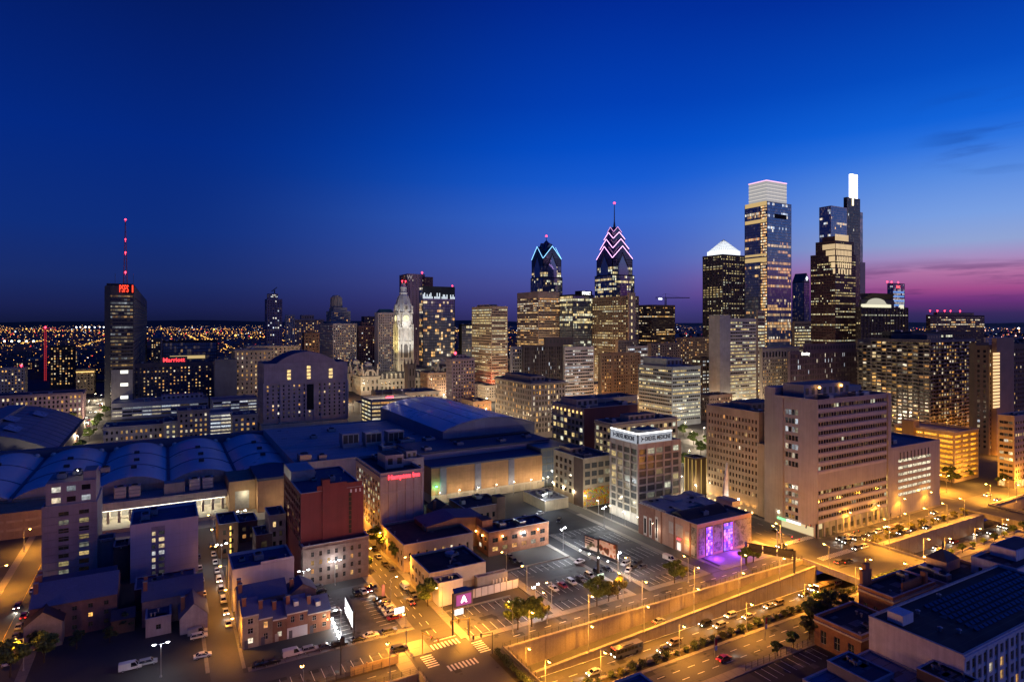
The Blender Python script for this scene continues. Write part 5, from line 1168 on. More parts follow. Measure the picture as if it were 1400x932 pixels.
for (x, y) in ((xw0 - 3, yn - 6), (xw1 - 21, yn - 6), (xw0 - 4, yn + 50), (xw0 - 3, yn + 108)):
  wing(x, y, x + 25, y + 26, 24, 12);
  mb = MB(); mb.box(x + 8, y + 8, 36, x + 17, y + 18, 40); mb.lathe(x + 12.5, y + 13, [(4.5, 40), (4.8, 41), (0, 43)], 4, 0, math.pi / 4); mb.build('roof_lantern', LIME, CH)
  for s_ in (0, 1):   # big curved dormer fronts on each pavilion
    mb = MB(); n = 10
    for i in range(n):
      a0, a1 = math.pi * i / n, math.pi * (i + 1) / n
      def pt(a, r, o): return (x + 12.5 - r * math.cos(a), y - .6 - o, 25 + r * math.sin(a)) if s_ == 0 else (x - .6 - o, y + 13 + r * math.cos(a), 25 + r * math.sin(a))
      mb.quads([[pt(a0, 6, 0), pt(a1, 6, 0), pt(a1, 8, 0), pt(a0, 8, 0)], [pt(a0, 8, 0), pt(a1, 8, 0), pt(a1, 8, -5), pt(a0, 8, -5)]])
    mb.build('arched_dormer', LIME, CH)
  for (dx, dy) in ((2, 2), (23, 2), (2, 24)): mb = MB().box(x + dx - 1, y + dy - 1, 32, x + dx + 1, y + dy + 1, 40); mb.build('chimney', LIME, CH)
# floodlights of the tower (on the roofs around it) and of the courtyard fronts
WARMF, COOLF = (1.0, .83, .5), (.95, .97, 1.0)
for (dx, dy, z, tz, pw, colr, sp_) in ((-44, -8, 44, 76, 150000, (1.0, .82, .3), 50), (-6, -62, 43, 80, 170000, COOLF, 44), (-26, -56, 43, 120, 190000, COOLF, 24), (18, -56, 43, 116, 130000, COOLF, 24)):
  light(ct, (cx + dx, cy_ + dy, z), pw, colr, .6, 'SPOT', 'flood_light', (cx, cy_, tz), math.radians(sp_))
for (dx, dy) in ((-70, -34), (-30, -40), (30, -40), (66, -34), (-84, 10), (-86, 60)):
  light(CH, (cx + dx, cy_ + dy, 9), 8000, WARMF, .8, 'SPOT', 'flood_light', (cx + dx * .8, cy_ + dy * .3, 26), math.radians(110))
for (dx, dy, z) in ((-40, 20, 36), (30, 20, 36), (-20, -20, 34), (45, -12, 34)): light(CH, (cx + dx, cy_ + dy, z), 6000, WARMF, .6, name='flood_light')
# dark stone spire in front of the palace, grey garage with lit decks
B = box_e(556, 558, 568, 500, d=700, deep=12)
t = building('church_tower', 'dark stone church tower with corner pinnacles in front of the clock tower base', B, 'tower', (.09, .07, .07), N=spec(cw=4, rh=12, fw=.4, fh=.6, lit=0), units=0, parapet=True, par=1.5)
mb = MB()
for x in (B[0], B[2]):
  for y in (B[1], B[3]): mb.lathe(x, y, [(1.2, B[4] - 3), (1.2, B[4] + 3), (0, B[4] + 8)], 6)
mb.build('pinnacle', wall((.09, .07, .07)), t)
B = box_e(494, 507, 569, 548, yb=600)
t = building('parking_garage', 'parking garage with bright horizontal deck openings and a lit roof behind the blue flat roofs', B, 'parking garage', (.30, .25, .21), E=spec(cw=8, rh=3.3, fw=.9, fh=.5, sill=.4, lit=1, pal='office', base=1, top=1, lo=.6, hi=1.0), N=spec(cw=8, rh=3.3, fw=.94, fh=.5, sill=.4, lit=1, pal='warm', base=1, top=1, lo=.4, hi=.9), roofc=(.3, .28, .26), units=0)
for i in range(4): light(t, (B[0] + 5 + i * 9, (B[1] + B[3]) / 2, B[4] + 6), 3000, (1, .8, .55), .3); MB().tube((B[0] + 5 + i * 9, (B[1] + B[3]) / 2, B[4]), (B[0] + 5 + i * 9, (B[1] + B[3]) / 2, B[4] + 6.2), .12, n=4).build('roof_light_pole', METAL, t)
MB().box(B[0] + 14, B[1] + 3, B[4] + 1.2, B[0] + 20, B[1] + 4, B[4] + 2.2).build('red_sign', RED_EM, t)
sky_tower(484, 492, 560, 552, 640, 'long dark flat-roofed hall behind the lit garage', (.14, .13, .13), None, punched(.05), cat='building', units=5)
# ------------------------------------------------------------------ convention hall
BLUEROOF = surf('pale_metal_roof', (.66, .64, .62), .36, .12, .08, 0, .7, col2=(.56, .55, .54))
SEAM = surf('roof_seam', (.14, .16, .2), .5)
TAN = surf('tan_wall', (.36, .32, .28), .85, .2, .15, .25); BRICKT = surf('tan_brick', (.36, .25, .15), .85, .2, .25, .25)
cv = thing('convention_hall', 'huge convention hall of five blue barrel vaults with a lit loading dock below', 'convention hall', (-10, 400, 0))
x0v = -126; YF, YBk = 364, 463; zsp = 13.0
for k in range(5 + 1):
  xa, xb = x0v + 32 * k, x0v + 32 * (k + 1)
  MB().vault(xa + .7, xb - .7, YF - 1.5, YBk, zsp, 4.6, 16, 0, 'Y', 1).build('barrel_roof', [BLUEROOF, TAN], cv)
  mb = MB()
  for yy in (YF + 28, YF + 62):
    t = np.linspace(0, 1, 17)
    for a, b in zip(t[:-1], t[1:]):
      f = lambda u: zsp + 4.6 * (1 - (2 * u - 1) ** 2) + .02
      mb.tube((xa + .7 + 30.6 * a, yy, f(a)), (xa + .7 + 30.6 * b, yy, f(b)), .35, n=4)
  mb.build('roof_seam', SEAM, cv)
  for s in range(2, 12, 1):   # standing seams
    pass
  mb = MB().box(xa - .7, YF - 2, zsp - 1.2, xa + .7, YBk, zsp + .25); mb.tube((xa - .25, YF, zsp + .5), (xa - .25, YBk, zsp + .5), .3, n=5); mb.tube((xa + .45, YF, zsp + .4), (xa + .45, YBk, zsp + .4), .22, n=5); mb.build('valley_gutter', SEAM, cv)
  for (fx, yy) in ((.5, YF + 20), (.52, YF + 40), (.5, YF + 62)):
    x = xa + 32 * fx; MB().box(x - 1.3, yy - 1.1, zsp + 4.2, x + 1.3, yy + 1.1, zsp + 5.9).build('roof_vent', DARK_METAL, cv)
  for sx_ in (4, 28):
    MB().lathe(xa + sx_, YBk - 3, [(1.6, zsp + 1.5), (1.5, zsp + 2.6), (.8, zsp + 3.3), (0, zsp + 3.5)], 10).build('roof_dome', surf('pale_cap', (.5, .48, .42), .6), cv)
  mb = MB()
  if k >= 2:
    add_side(cv, [xa, YF, xb, YF + 1, zsp], 'N', None, mb, 6, zsp); mb.build('end_wall', TAN, cv)
MB().box(x0v, YBk, 0, x0v + 192, YBk + 6, zsp + 5.2).build('rear_parapet', surf('dark_roof_edge', (.08, .09, .13), .6), cv)
mb = MB(); add_side(cv, [x0v, YF + .5, x0v + 192, YBk, zsp], 'N', None, mb, 0, zsp - .5); add_side(cv, [x0v, YF + .5, x0v + 192, YBk, zsp], 'E', None, mb, 0, zsp - .5); mb.build('wall', TAN, cv)
# loading dock: deck over lit bays
xd0, xd1, yd = -29.5, 28.0, 346.0
MB().box(xd0, yd, 8.2, xd1, YF, 9.4).build('dock_roof', TAN, cv); MB().box(xd0, yd - .4, 6.2, xd1, yd - .01, 9.9).build('dock_fascia', surf('dock_fascia', (.5, .46, .38), .8, .15, .2, .3), cv)
MB().box(xd0, yd + 8, 0, xd1, yd + 8.4, 8.2).build('dock_wall', surf('dock_wall', (.46, .43, .38), .8, .15, .3, .2), cv)
nb = 13
for i in range(nb):
  x = xd0 + 2 + (xd1 - xd0 - 4) * i / (nb - 1)
  MB().box(x - .55, yd + .3, 0, x + .55, yd + 1.4, 6.2).build('dock_column', TAN, cv)
  if i < nb - 1:
    xm = x + (xd1 - xd0 - 4) / (nb - 1) / 2
    MB().box(xm - 1.5, yd + 7.9, 1.2, xm + 1.5, yd + 8.0 - .02, 4.8).build('dock_door', surf('dock_door', (.2, .2, .2), .5), cv)
    MB().lathe(xm, yd + 5.6, [(0, 5.2), (.35, 5.25), (.3, 5.5), (0, 5.6)], 8).build('dock_lamp', emit('dock_lamp', (1, .93, .75), 12), cv)
    light(cv, (xm, yd + 1.2, 5.2), 1300, (1, .88, .62), .3, name='dock_light')
MB().box(xd0 + 1, yd + .05, 5.95, xd1 - 1, yd + .25, 6.15).build('dock_light_strip', emit('dock_strip', (1, .93, .78), 5), cv)
struct('dock_apron', flat(MB(), xd0 - 4, 318, xd1 + 32, yd + 8, .01), surf('apron_concrete', (.30, .28, .24), .85, .2, .1, 0, .3))
MB().box(xd0, 330, 0, xd1 + 4, 330.5, 1.6).build('ramp_wall', TAN, cv)
for x in (-18.5, -12.5, 13.5, 19.5):
  roof_unit(cv, x, 354, 9.4, 5, 4, 6);
  for q in range(3): MB().box(x - 2.2, 351.9, 10.3 + q * 1.7, x + 2.2, 352.0, 11.4 + q * 1.7).build('louvre', surf('louvre', (.5, .47, .42), .6), cv)
MB().box(0, 350, 9.4, 9, 357, 15).build('stair_head', TAN, cv)
# left brick flank and right brick block
MB().box(-128, 343, 0, -31, 363, 11.5).build('brick_flank', BRICKT, cv)
mb = MB()
for i in range(14): x = -126 + i * 6.6; mb.box(x, 342.7, 7.2, x + 5.6, 342.98, 8.2); mb.box(x, 342.7, 3.4, x + 5.6, 342.98, 4.4)
mb.build('brick_band', surf('pale_brick', (.44, .33, .21), .85, .15), cv)
for x in (-36, -41): MB().tube((x, 350, 11.5), (x, 350, 18.5), .55, n=8).build('flue', surf('copper_flue', (.3, .16, .1), .5, .2, 1, 0, .5, .6), cv)
MB().box(28.2, 338, 0, 40.5, 363, 15).build('brick_block', BRICKT, cv); MB().box(31, 337.85, 1, 37.5, 337.98, 10).build('roller_door', METAL, cv)
MB().box(40.6, 330, 0, 58, 362, 16.5).build('brick_block', surf('orange_brick', (.36, .22, .13), .85, .2, .25, .25), cv); MB().box(40.4, 329.8, 15.6, 58.2, 362, 16.9).build('roof_edge', surf('dark_roof_edge', (.08, .09, .13), .6), cv)
light(cv, (36, 331, 7), 1600, (1, .8, .45), .3); light(cv, (50, 322, 6), 1200, (1, .78, .45), .3)
MB().box(70, 321.9, 0, 74, 322, 3).build('lit_door', emit('lit_door', (1, .9, .7), 2), cv)
# flat blue roofed hall
B = [60, 338, 149, 458, 20]
fh = building('exhibition_hall', 'low flat-roofed hall with a broad blue roof between the barrel vaults and the arena', B, 'hall', N=None, wallm=surf('hall_wall', (.42, .38, .36), .85, .15, .15, .25), roofc=(.48, .48, .48), units=0, par=.7)
for i in range(3):
  x, y = 97 + i * 13.0, 372 - 3 * i
  mb = MB().box(x - 5, y - 4, 22, x + 5, y + 4, 28.4); mb.box(x - 4.6, y - 3.6, 20, x + 4.6, y + 3.6, 22)
  mb.build('cooling_tower', METAL, fh)
  for q in range(3): MB().box(x - 4.4 + q * 3.1, y - 4.1, 22.8, x - 1.8 + q * 3.1, y - 4.02, 27.6).build('louvre', DARK_METAL, fh)
for (x, y, w, l, h) in ((66, 346, 6, 9, 4), (75, 344, 4, 5, 3), (115, 352, 10, 8, 3), (128, 360, 9, 10, 4), (140, 352, 6, 7, 5), (120, 400, 6, 6, 2), (84, 410, 4, 4, 2), (100, 430, 5, 5, 2)): roof_unit(fh, x, y, 20, w, l, h)
for k in range(12): MB().box(62, 345 + k * 9.3, 20.005, 147, 345.25 + k * 9.3, 20.06).build('roof_seam', SEAM, fh)
# arena hall
ar = thing('arena_hall', 'large box hall with a curved bright blue roof and a brown brick front', 'hall', (181, 400, 0))
AX0, AX1, AY0, AY1 = 148.2, 214, 349, 474
MB().vault(AX0, AX1, AY0, AY1, 28, 6.2, 20, 0, 'Y', 1).build('curved_roof', [surf('blue_roof', (.62, .64, .68), .32, .1, .06, 0, .6), surf('pale_gable', (.34, .34, .38), .8, .12, .1, .15)], ar)
mb = MB()
t = np.linspace(0, 1, 21)
for a, b in zip(t[:-1], t[1:]):
  f = lambda u: 28 + 6.2 * (1 - (2 * u - 1) ** 2)
  mb.tube((AX0 + (AX1 - AX0) * a, AY0 - .3, f(a)), (AX0 + (AX1 - AX0) * b, AY0 - .3, f(b)), .55, n=5)
mb.build('roof_rim', surf('rim_grey', (.3, .3, .34), .6), ar)
mb = MB()
for k in range(1, 6):
  u = k / 6; mb.tube((AX0 + (AX1 - AX0) * u, AY0, 28 + 6.2 * (1 - (2 * u - 1) ** 2) + .02), (AX0 + (AX1 - AX0) * u, AY1, 28 + 6.2 * (1 - (2 * u - 1) ** 2) + .02), .14, n=3)
mb.build('roof_seam', SEAM, ar)
MB().box(AX0 + .1, AY0 + .1, 0, AX1 - .1, AY1 - .1, 28).build('wall', surf('hall_grey', (.26, .27, .32), .85, .12, .1, .2), ar)
MB().box(119, 318, 0, 205, 348.9, 23).build('upper_block', surf('pale_gable', (.34, .34, .38), .8, .12, .1, .15), ar); MB().box(118.6, 317.6, 22.6, 205.4, 349.0, 23.6).build('roof_edge', surf('dark_roof_edge', (.08, .09, .13), .6), ar)
MB().box(121, 300, 4.6, 188.8, 317.9, 18.7).build('brick_front', surf('brown_brick', (.40, .23, .11), .85, .18, .25, .25), ar)
MB().box(121.1, 300.05, 0, 188.7, 317.9, 4.55).build('stone_base', surf('stone_base', (.45, .38, .29), .85, .2, .2, .25), ar)
MB().box(120.6, 299.6, 18.7, 189.2, 318, 19.5).build('roof_edge', surf('dark_roof_edge', (.08, .09, .13), .6), ar)
for x in (127.5, 147.8, 168.5): MB().box(x - 1.8, 299.5, 4.6, x + 1.8, 299.97, 18.7).build('grey_pier', surf('pier_grey', (.20, .20, .24), .7), ar)
for k in range(7): MB().box(121, 299.93, 6.5 + k * 1.75, 188.8, 299.985, 6.58 + k * 1.75).build('brick_joint', surf('joint_brown', (.3, .17, .08), .9), ar)
add_x = [124 + i * 8.0 for i in range(9)]
for x in add_x: MB().box(x - 2.4, 299.9, .4, x + 2.4, 300.04, 3.6).build('base_panel', surf('panel_tan', (.34, .29, .22), .8), ar)
mb = MB(); add_side(ar, [189.3, 302, 210, 349, 22], 'N', curtain(.03, 'warm', cw=3, rh=4, base=1), mb, 0, 22); add_side(ar, [189.3, 302, 210, 349, 22], 'E', None, mb, 0, 22); add_side(ar, [189.3, 302, 210, 349, 22], 'W', None, mb, 0, 22); mb.quads([[(189.3, 302, 22), (210, 302, 22), (210, 349, 22), (189.3, 349, 22)]])
mb.build('glass_lobby', surf('lobby_frame', (.09, .11, .12), .4, .1, .1, 0, .6), ar); flush(ar)
for x, y in ((128, 325), (150, 330), (176, 326), (196, 330)): roof_unit(ar, x, y, 23, 4, 6, 2)
mb = MB().box(150, 340, 23, 205, 343, 24.2); mb.build('roof_duct', DARK_METAL, ar)
light(ar, (123.5, 298.3, 9), 700, (.1, 1.0, .45), .4, name='green_light'); MB().box(123.2, 299.3, 9, 124, 299.6, 9.6).build('wall_lamp', emit('green_lamp', (.15, 1, .5), 6), ar)
# train shed far left
ts = thing('train_shed', 'old curved train shed with a streaked grey metal roof at the left edge', 'hall', (-106, 570, 0))
SHED = surf('shed_roof', (.22, .22, .26), .5, .3, .08, 0, .5, col2=(.17, .17, .21))
MB().vault(-152, -62, 500, 652, 10, 14.5, 22, 0, 'Y', 1).build('roof', [SHED, surf('shed_end', (.1, .1, .12), .7)], ts)
mb = MB()
t = np.linspace(0, 1, 23)
for k in range(11):
  yy = 500 + k * 15.2
  for a, b in zip(t[:-1], t[1:]):
    f = lambda u: 10 + 14.5 * (1 - (2 * u - 1) ** 2) + .06
    mb.tube((-152 + 90 * a, yy, f(a)), (-152 + 90 * b, yy, f(b)), .3, n=3)
for u in (.55, .66, .78, .9): mb.tube((-152 + 90 * u, 500, 10 + 14.5 * (1 - (2 * u - 1) ** 2) + .1), (-152 + 90 * u, 652, 10 + 14.5 * (1 - (2 * u - 1) ** 2) + .1), .25, n=3)
mb.build('roof_seam', SEAM, ts)
MB().box(-112, 505, 24.2, -100, 645, 26.6).build('ridge_monitor', SHED, ts)
for (y0, u) in ((520, .70), (560, .62), (600, .74)):
  x = -152 + 90 * u; z = 10 + 14.5 * (1 - (2 * u - 1) ** 2); MB().quads([[(x - 4, y0, z + 2.6), (x + 4, y0, z - .6), (x + 4, y0 + 22, z - .6), (x - 4, y0 + 22, z + 2.6)]]).build('skylight', surf('skylight_glass', (.25, .27, .33), .3), ts)
MB().box(-62.2, 500, 0, -60, 652, 10.5).build('side_wall', surf('shed_wall', (.22, .14, .1), .8), ts)
# ------------------------------------------------------------------ buildings around the lots and the expressway
# medical office tower with illuminated rooftop sign
B = box_e(834, 872, 930, 609, yb=717)
LT = wall((.46, .43, .36)); GLASS_GREY = window_mat('grey_window', (.07, .08, .08), .2, .8)
wspec = spec(cw=5.0, rh=3.6, fw=.88, fh=.76, sill=.12, base=4.2, top=1.6, glass=GLASS_GREY, lit=.3, pal='office', lo=.06, hi=.7, split='each', dep=.35, ml=.6, mr=.6)
t = building('office_building', 'grid-windowed office tower with a bright white illuminated medical sign on its roof edge', B, 'office building', (.46, .43, .36), E=wspec, N=wspec, units=2, roofc=(.12, .12, .13), pent=(.35, .4, .8, .8, 5), piers=(5.0, .7, .3), par=.6)
X0, Y0, X1, Y1, H = B
mb = MB().box(X0 - .4, Y0 + .5, H + .7, X0 - .1, Y1 - 1, H + 5.2); mb.box(X0 + .5, Y0 - .4, H + .7, X1 - 6, Y0 - .1, H + 5.2); mb.build('sign_panel', emit('sign_panel', (.82, .88, 1.0), .38), t)
mb = MB().box(X0 - .6, Y0, H + 5.2, X0 + .1, Y1 - 1, H + 5.7); mb.box(X0, Y0 - .6, H + 5.2, X1 - 6, Y0 + .1, H + 5.7); mb.build('sign_light', emit('sign_tube', (1, 1, .97), 3), t)
for x in np.linspace(X0 + 2, X1 - 8, 6): MB().tube((x, Y0 + .4, H + .4), (x, Y0 + 2.6, H + .4), .12, n=4).tube((x, Y0 + 2.6, H + .4), (x, Y0 + .2, H + 5), .12, n=4).build('sign_brace', DARK_METAL, t)
INK = surf('sign_ink', (.02, .02, .05), .6)
wN, wE = X1 - X0 - 7, Y1 - Y0 - 2
letters('DREXEL MEDICINE', 2.9, INK, t, (X0 + 1.5 + wN * .53, Y0 - .45, H + 2.8), 'N', wN / 30, .06); letters('DREXEL MEDICINE', 2.9, INK, t, (X0 - .45, Y0 + wE * .47, H + 2.8), 'E', wE / 33, .06)
for p, f in (((X0 + 2.4, Y0 - .45, H + 2.9), 'N'), ((X0 - .45, Y1 - 3.6, H + 2.9), 'E')):
  mb = MB();
  for k in range(3):
    a0 = k * 2.1; mb.tube((0, 0, 0), (1.5 * math.cos(a0), 0, 1.5 * math.sin(a0)), .35, .1, 4)
  o = mb.build('emblem', INK, t); off = t['_o']; o.data.transform(__import__('mathutils').Matrix.Translation((off[0], off[1], off[2]))) ; o.location = (p[0] - off[0], p[1] - off[1], p[2] - off[2]); o.rotation_euler = (0, 0, 0 if f == 'N' else -math.pi / 2)
for y in np.linspace(Y0 + 2, Y1 - 2, 6): light(t, (X0 - 2.5, y, 3), 220, (.9, .95, 1), .15, name='wall_light')
# block just behind it
B = box_e(813, 836, 926, 581, yb=668)
building('loft_building', 'older beige loft block with a dark roof directly behind the medical tower', B, 'building', (.38, .32, .25), E=punched(.5, 'office', cw=3.4, rh=3.8, fw=.7, fh=.6, lo=.3, hi=.8), N=punched(.45, 'office', cw=3.4, rh=3.8, fw=.7, fh=.6, lo=.3, hi=.8), roofc=(.04, .04, .06), units=4, pent=(.3, .2, .7, .7, 4), cornice=.6)
B = box_e(755, 798, 871, 560, yb=648)
t = building('loft_building', 'loft block with an uplit cornice on its pale side and a blank maroon end wall', B, 'building', (.44, .37, .28), E=punched(.3, 'office', cw=4.2, rh=4.0, fw=.76, fh=.62, lo=.3, hi=1.0, top=3), N=None, roofc=(.04, .04, .06), units=4, pent=(.05, .3, .45, .8, 5))
X0, Y0, X1, Y1, H = B; MB().box(X0 + .3, Y0 - .3, 0, X1, Y0 - .02, H + .7).build('end_wall', surf('maroon_wall', (.12, .045, .05), .85, .2, .1, .3), t)
for i in range(8): y = Y0 + (Y1 - Y0) * (i + .5) / 8; MB().box(X0 - .5, y - .5, H - 3.1, X0 - .02, y + .5, H - 1.6).build('cornice_lamp', emit('cornice_glow', (1, .62, .2), 1.6), t)
B = box_e(798, 800, 872, 548, d=415, deep=20); building('rooftop_block', 'low rooftop building with a warm lit edge behind the maroon end wall', B, 'building', (.3, .25, .2), N=punched(.6, 'warm', cw=5, rh=5, fw=.7, lo=.4, hi=.9), units=3, roofc=(.04, .04, .06))
# mural building
B = box_e(757, 797, 837, 629, yb=694)
ms = spec(cw=4.6, rh=3.7, fw=.8, fh=.64, sill=.2, base=10.5, top=1.2, lit=.3, pal='office', lo=.06, hi=.8, split='each', dep=.3, glass=GLASS_GREY)
t = building('loft_building', 'four storey loft block with a colourful painted mural on its lower front', B, 'building', (.42, .36, .25), E=punched(.15, 'office', cw=4.0, rh=3.7, fw=.6, fh=.62, base=4), N=ms, roofc=(.07, .07, .07), units=5, pent=(.1, .5, .5, .9, 3.5))
X0, Y0, X1, Y1, H = B
m, tt, bs, Nn, Ll = new_mat('mural_paint'); g = Nn.new('ShaderNodeNewGeometry'); nz = Nn.new('ShaderNodeTexNoise'); nz.inputs['Scale'].default_value = .28; nz.inputs['Detail'].default_value = 2.5; nz.inputs['Distortion'].default_value = 2.2; Ll.new(g.outputs['Position'], nz.inputs['Vector'])
cr = Nn.new('ShaderNodeValToRGB'); cr.color_ramp.interpolation = 'CONSTANT'
for i, (p, c) in enumerate(((0, (.5, .02, .02)), (.36, (.6, .2, .01)), (.42, (.7, .5, .02)), (.47, (.03, .25, .03)), (.51, (.6, .55, .4)), (.54, (.6, .05, .04)), (.58, (.02, .25, .3)), (.62, (.65, .4, .02)), (.68, (.3, .02, .15)))):
  e = cr.color_ramp.elements[i] if i < 2 else cr.color_ramp.elements.new(p); e.position = p; e.color = (*c, 1)
Ll.new(nz.outputs[0], cr.inputs[0]); Ll.new(cr.outputs[0], bs.inputs['Base Color']); bs.inputs['Roughness'].default_value = .7
MB().box(X0 + .5, Y0 - .12, .3, X1, Y0 - .01, 9.6).build('mural', m, t)
MB().box(X0 - .1, Y0 - .1, 0, X0 + .05, Y0 + 8, H + .5).build('dark_corner', surf('dark_brick', (.12, .08, .06), .85), t)
# school with purple lit stained openings
B = box_e(873, 953, 1027, 721, yb=764)
X0, Y0, X1, Y1, H = B
t = building('school_building', 'pinkish brick building with two purple lit glass bays and murals on its end', B, 'school', (.34, .22, .17), E=None, N=None, roofc=(.2, .2, .2), units=8, par=1.1)
PUR = window_mat('purple_glass', (.05, .01, .08));
nbay = [(x_on(965, Y0), x_on(973.5, Y0)), (x_on(989, Y0), x_on(1001, Y0))]
for (xa, xb) in nbay:
  mb = MB(); fr_ = MB(); rows_, cols = 9, 4
  for j in range(rows_):
    for i in range(cols):
      u0, u1 = xa + (xb - xa) * i / cols + .06, xa + (xb - xa) * (i + 1) / cols - .06; z0_, z1_ = .5 + (H - 1.2) * j / rows_ + .06, .5 + (H - 1.2) * (j + 1) / rows_ - .06
      c = random.choice(((.55, .12, 1.6), (.35, .1, 1.8), (1.2, .15, 1.5), (.9, .35, 1.9), (1.3, .3, .9), (.4, .3, 2.0)))
      mb.quads([[(u0, Y0 - .25, z0_), (u1, Y0 - .25, z0_), (u1, Y0 - .25, z1_), (u0, Y0 - .25, z1_)]], 0, np.array(c) * random.uniform(.5, 1.6))
  mb.build('lit_bay', [PUR], t, glow=True); MB().box(xa - .15, Y0 - .22, .3, xb + .15, Y0 - .02, H - .4).build('bay_frame', DARK_METAL, t)
  light(t, ((xa + xb) / 2, Y0 - 4, 3), 3600, (.36, .05, 1.0), .5, name='purple_light')
mu = surf('monochrome_mural', (.30, .28, .26), .8, .6, .5, 0, .3, col2=(.07, .065, .06), fine=3)
for (pa, pb) in ((955, 963), (976, 987), (1004, 1026)): MB().box(x_on(pa, Y0), Y0 - .15, 1.2, x_on(pb, Y0), Y0 - .01, H - .6).build('mural', mu, t)
wfr = surf('white_frame', (.55, .53, .48), .7)
for (ya, yb_, z0_, z1_) in ((.03, .09, 1, 5), (.12, .20, 1, 4.2), (.24, .33, 1, 4.2), (.12, .18, 6, 9.5), (.22, .34, 6, 11), (.37, .45, 6, 11), (.64, .69, .5, H - 2), (.75, .8, .5, 9), (.84, .9, .5, 9)):
  MB().box(X0 - .14, Y0 + (Y1 - Y0) * ya, z0_, X0 - .01, Y0 + (Y1 - Y0) * yb_, z1_).build('panel', wfr if z1_ - z0_ > 5 else surf('pale_panel', (.36, .33, .3), .7), t)
  if z1_ - z0_ > 5: MB().box(X0 - .2, Y0 + (Y1 - Y0) * ya + .5, z0_ + 1, X0 - .15, Y0 + (Y1 - Y0) * yb_ - .5, z1_ - 1).build('window', GLASS, t)
letters('AMP', 1.3, emit('red_small', (1, .1, .12), 1.6), t, (X0 - .25, Y0 + (Y1 - Y0) * .28, 5.0), 'E', 1.0, .05)
MB().box(X0 - .2, Y0 + (Y1 - Y0) * .25, .5, X0 - .16, Y0 + (Y1 - Y0) * .31, 3.6).build('lit_door', emit('lit_door2', (1, .75, .65), 1.2), t)
light(t, (X0 - 2, Y0 + 5, 5), 1100, (1, .45, .12), .2, name='wall_light'); light(t, (X0 - 2, Y0 + 22, 5), 380, (1, .8, .6), .2, name='wall_light')
for k in range(5):
  x, y = X0 + 6 + k * 7, Y0 + 12 + (k % 2) * 14; MB().box(x, y, H, x + 5, y + 9, H + 2.4).build('skylight_box', surf('roof_pale', (.42, .4, .36), .7, .2), t)
x, y = x_on(994, Y0 + 22), Y0 + 22; mb = MB(); n = 8
prof = [(2.6 * (1 - (k / n) ** 1.6), k / n * 17) for k in range(n + 1)]
for (r0, z0_), (r1, z1_) in zip(prof[:-1], prof[1:]):
  mb.quads([[(x - r0, y - .4, H + z0_), (x + r0 * .2, y - .4, H + z0_), (x + r1 * .2, y - .4, H + z1_), (x - r1, y - .4, H + z1_)], [(x + r0 * .2, y + .4, H + z0_), (x - r0, y + .4, H + z0_), (x - r1, y + .4, H + z1_), (x + r1 * .2, y + .4, H + z1_)],
       [(x - r0, y + .4, H + z0_), (x - r0, y - .4, H + z0_), (x - r1, y - .4, H + z1_), (x - r1, y + .4, H + z1_)], [(x + r0 * .2, y - .4, H + z0_), (x + r0 * .2, y + .4, H + z0_), (x + r1 * .2, y + .4, H + z1_), (x + r1 * .2, y - .4, H + z1_)]])
sc_ = thing('roof_sculpture', 'tall white fin sculpture standing on the roof of the purple lit building', 'sculpture', (x, y, H)); mb.build('fin', surf('white_fin', (.7, .7, .66), .5), sc_)
light(sc_, (x + 3, y - 4, H + 1.2), 900, (.95, 1, .9), .2, name='flood_light'); MB().lathe(x + 3, y - 4, [(0, H), (.35, H + .1), (.4, H + .7), (0, H + .9)], 8).build('flood_lamp', emit('flood_lamp', (1, 1, .92), 14), sc_)
LL = Y1 - Y0; MB().box(X0 + .6, Y0 + LL * .52, H, X1 - 1, Y1 - .6, H + 1.7).build('roof_section', surf('roof_pale', (.42, .4, .36), .7, .3, .3), t); MB().vault(X0 + 1.5, X1 - 5, Y0 + LL * .24, Y0 + LL * .5, H, 2.6, 10, 0, 'X', 0).build('curved_roof', surf('roof_black', (.03, .03, .035), .6), t)
MB().box(X0 - .1, Y0 + LL * .70, .2, X0 - .005, Y1 - .2, H + .8).build('brick_bay', surf('dark_red_brick', (.22, .11, .08), .9, .25, .5, .3), t); MB().box(X0 - .08, Y0 + .3, .2, X0 - .005, Y0 + LL * .1, H - .5).build('mural', mu, t)
for u in (.1, .36, .58, .7): MB().box(X0 - .3, Y0 + LL * u - .3, 0, X0 - .01, Y0 + LL * u + .3, H + .9).build('pilaster', surf('dark_red_brick', (.22, .11, .08), .9, .25, .5, .3), t)
# small dark panelled block by the street
B = box_e(936, 951, 966, 629, yb=678)
t = building('clad_block', 'small dark block with gold lit vertical edges beside the beige office tower', B, 'building', (.13, .09, .05), E=None, N=None, roofc=(.03, .03, .06), units=0)
mb = MB(); X0, Y0, X1, Y1, H = B
for u in (.02, .5, .98): x = X0 + (X1 - X0) * u; mb.box(x - .18, Y0 - .2, .5, x + .18, Y0 - .02, H)
for u in (.3, .65, .98): y = Y0 + (Y1 - Y0) * u; mb.box(X0 - .2, y - .18, .5, X0 - .02, y + .18, H)
mb.build('light_strip', emit('gold_edge', (1, .62, .15), .5), t)
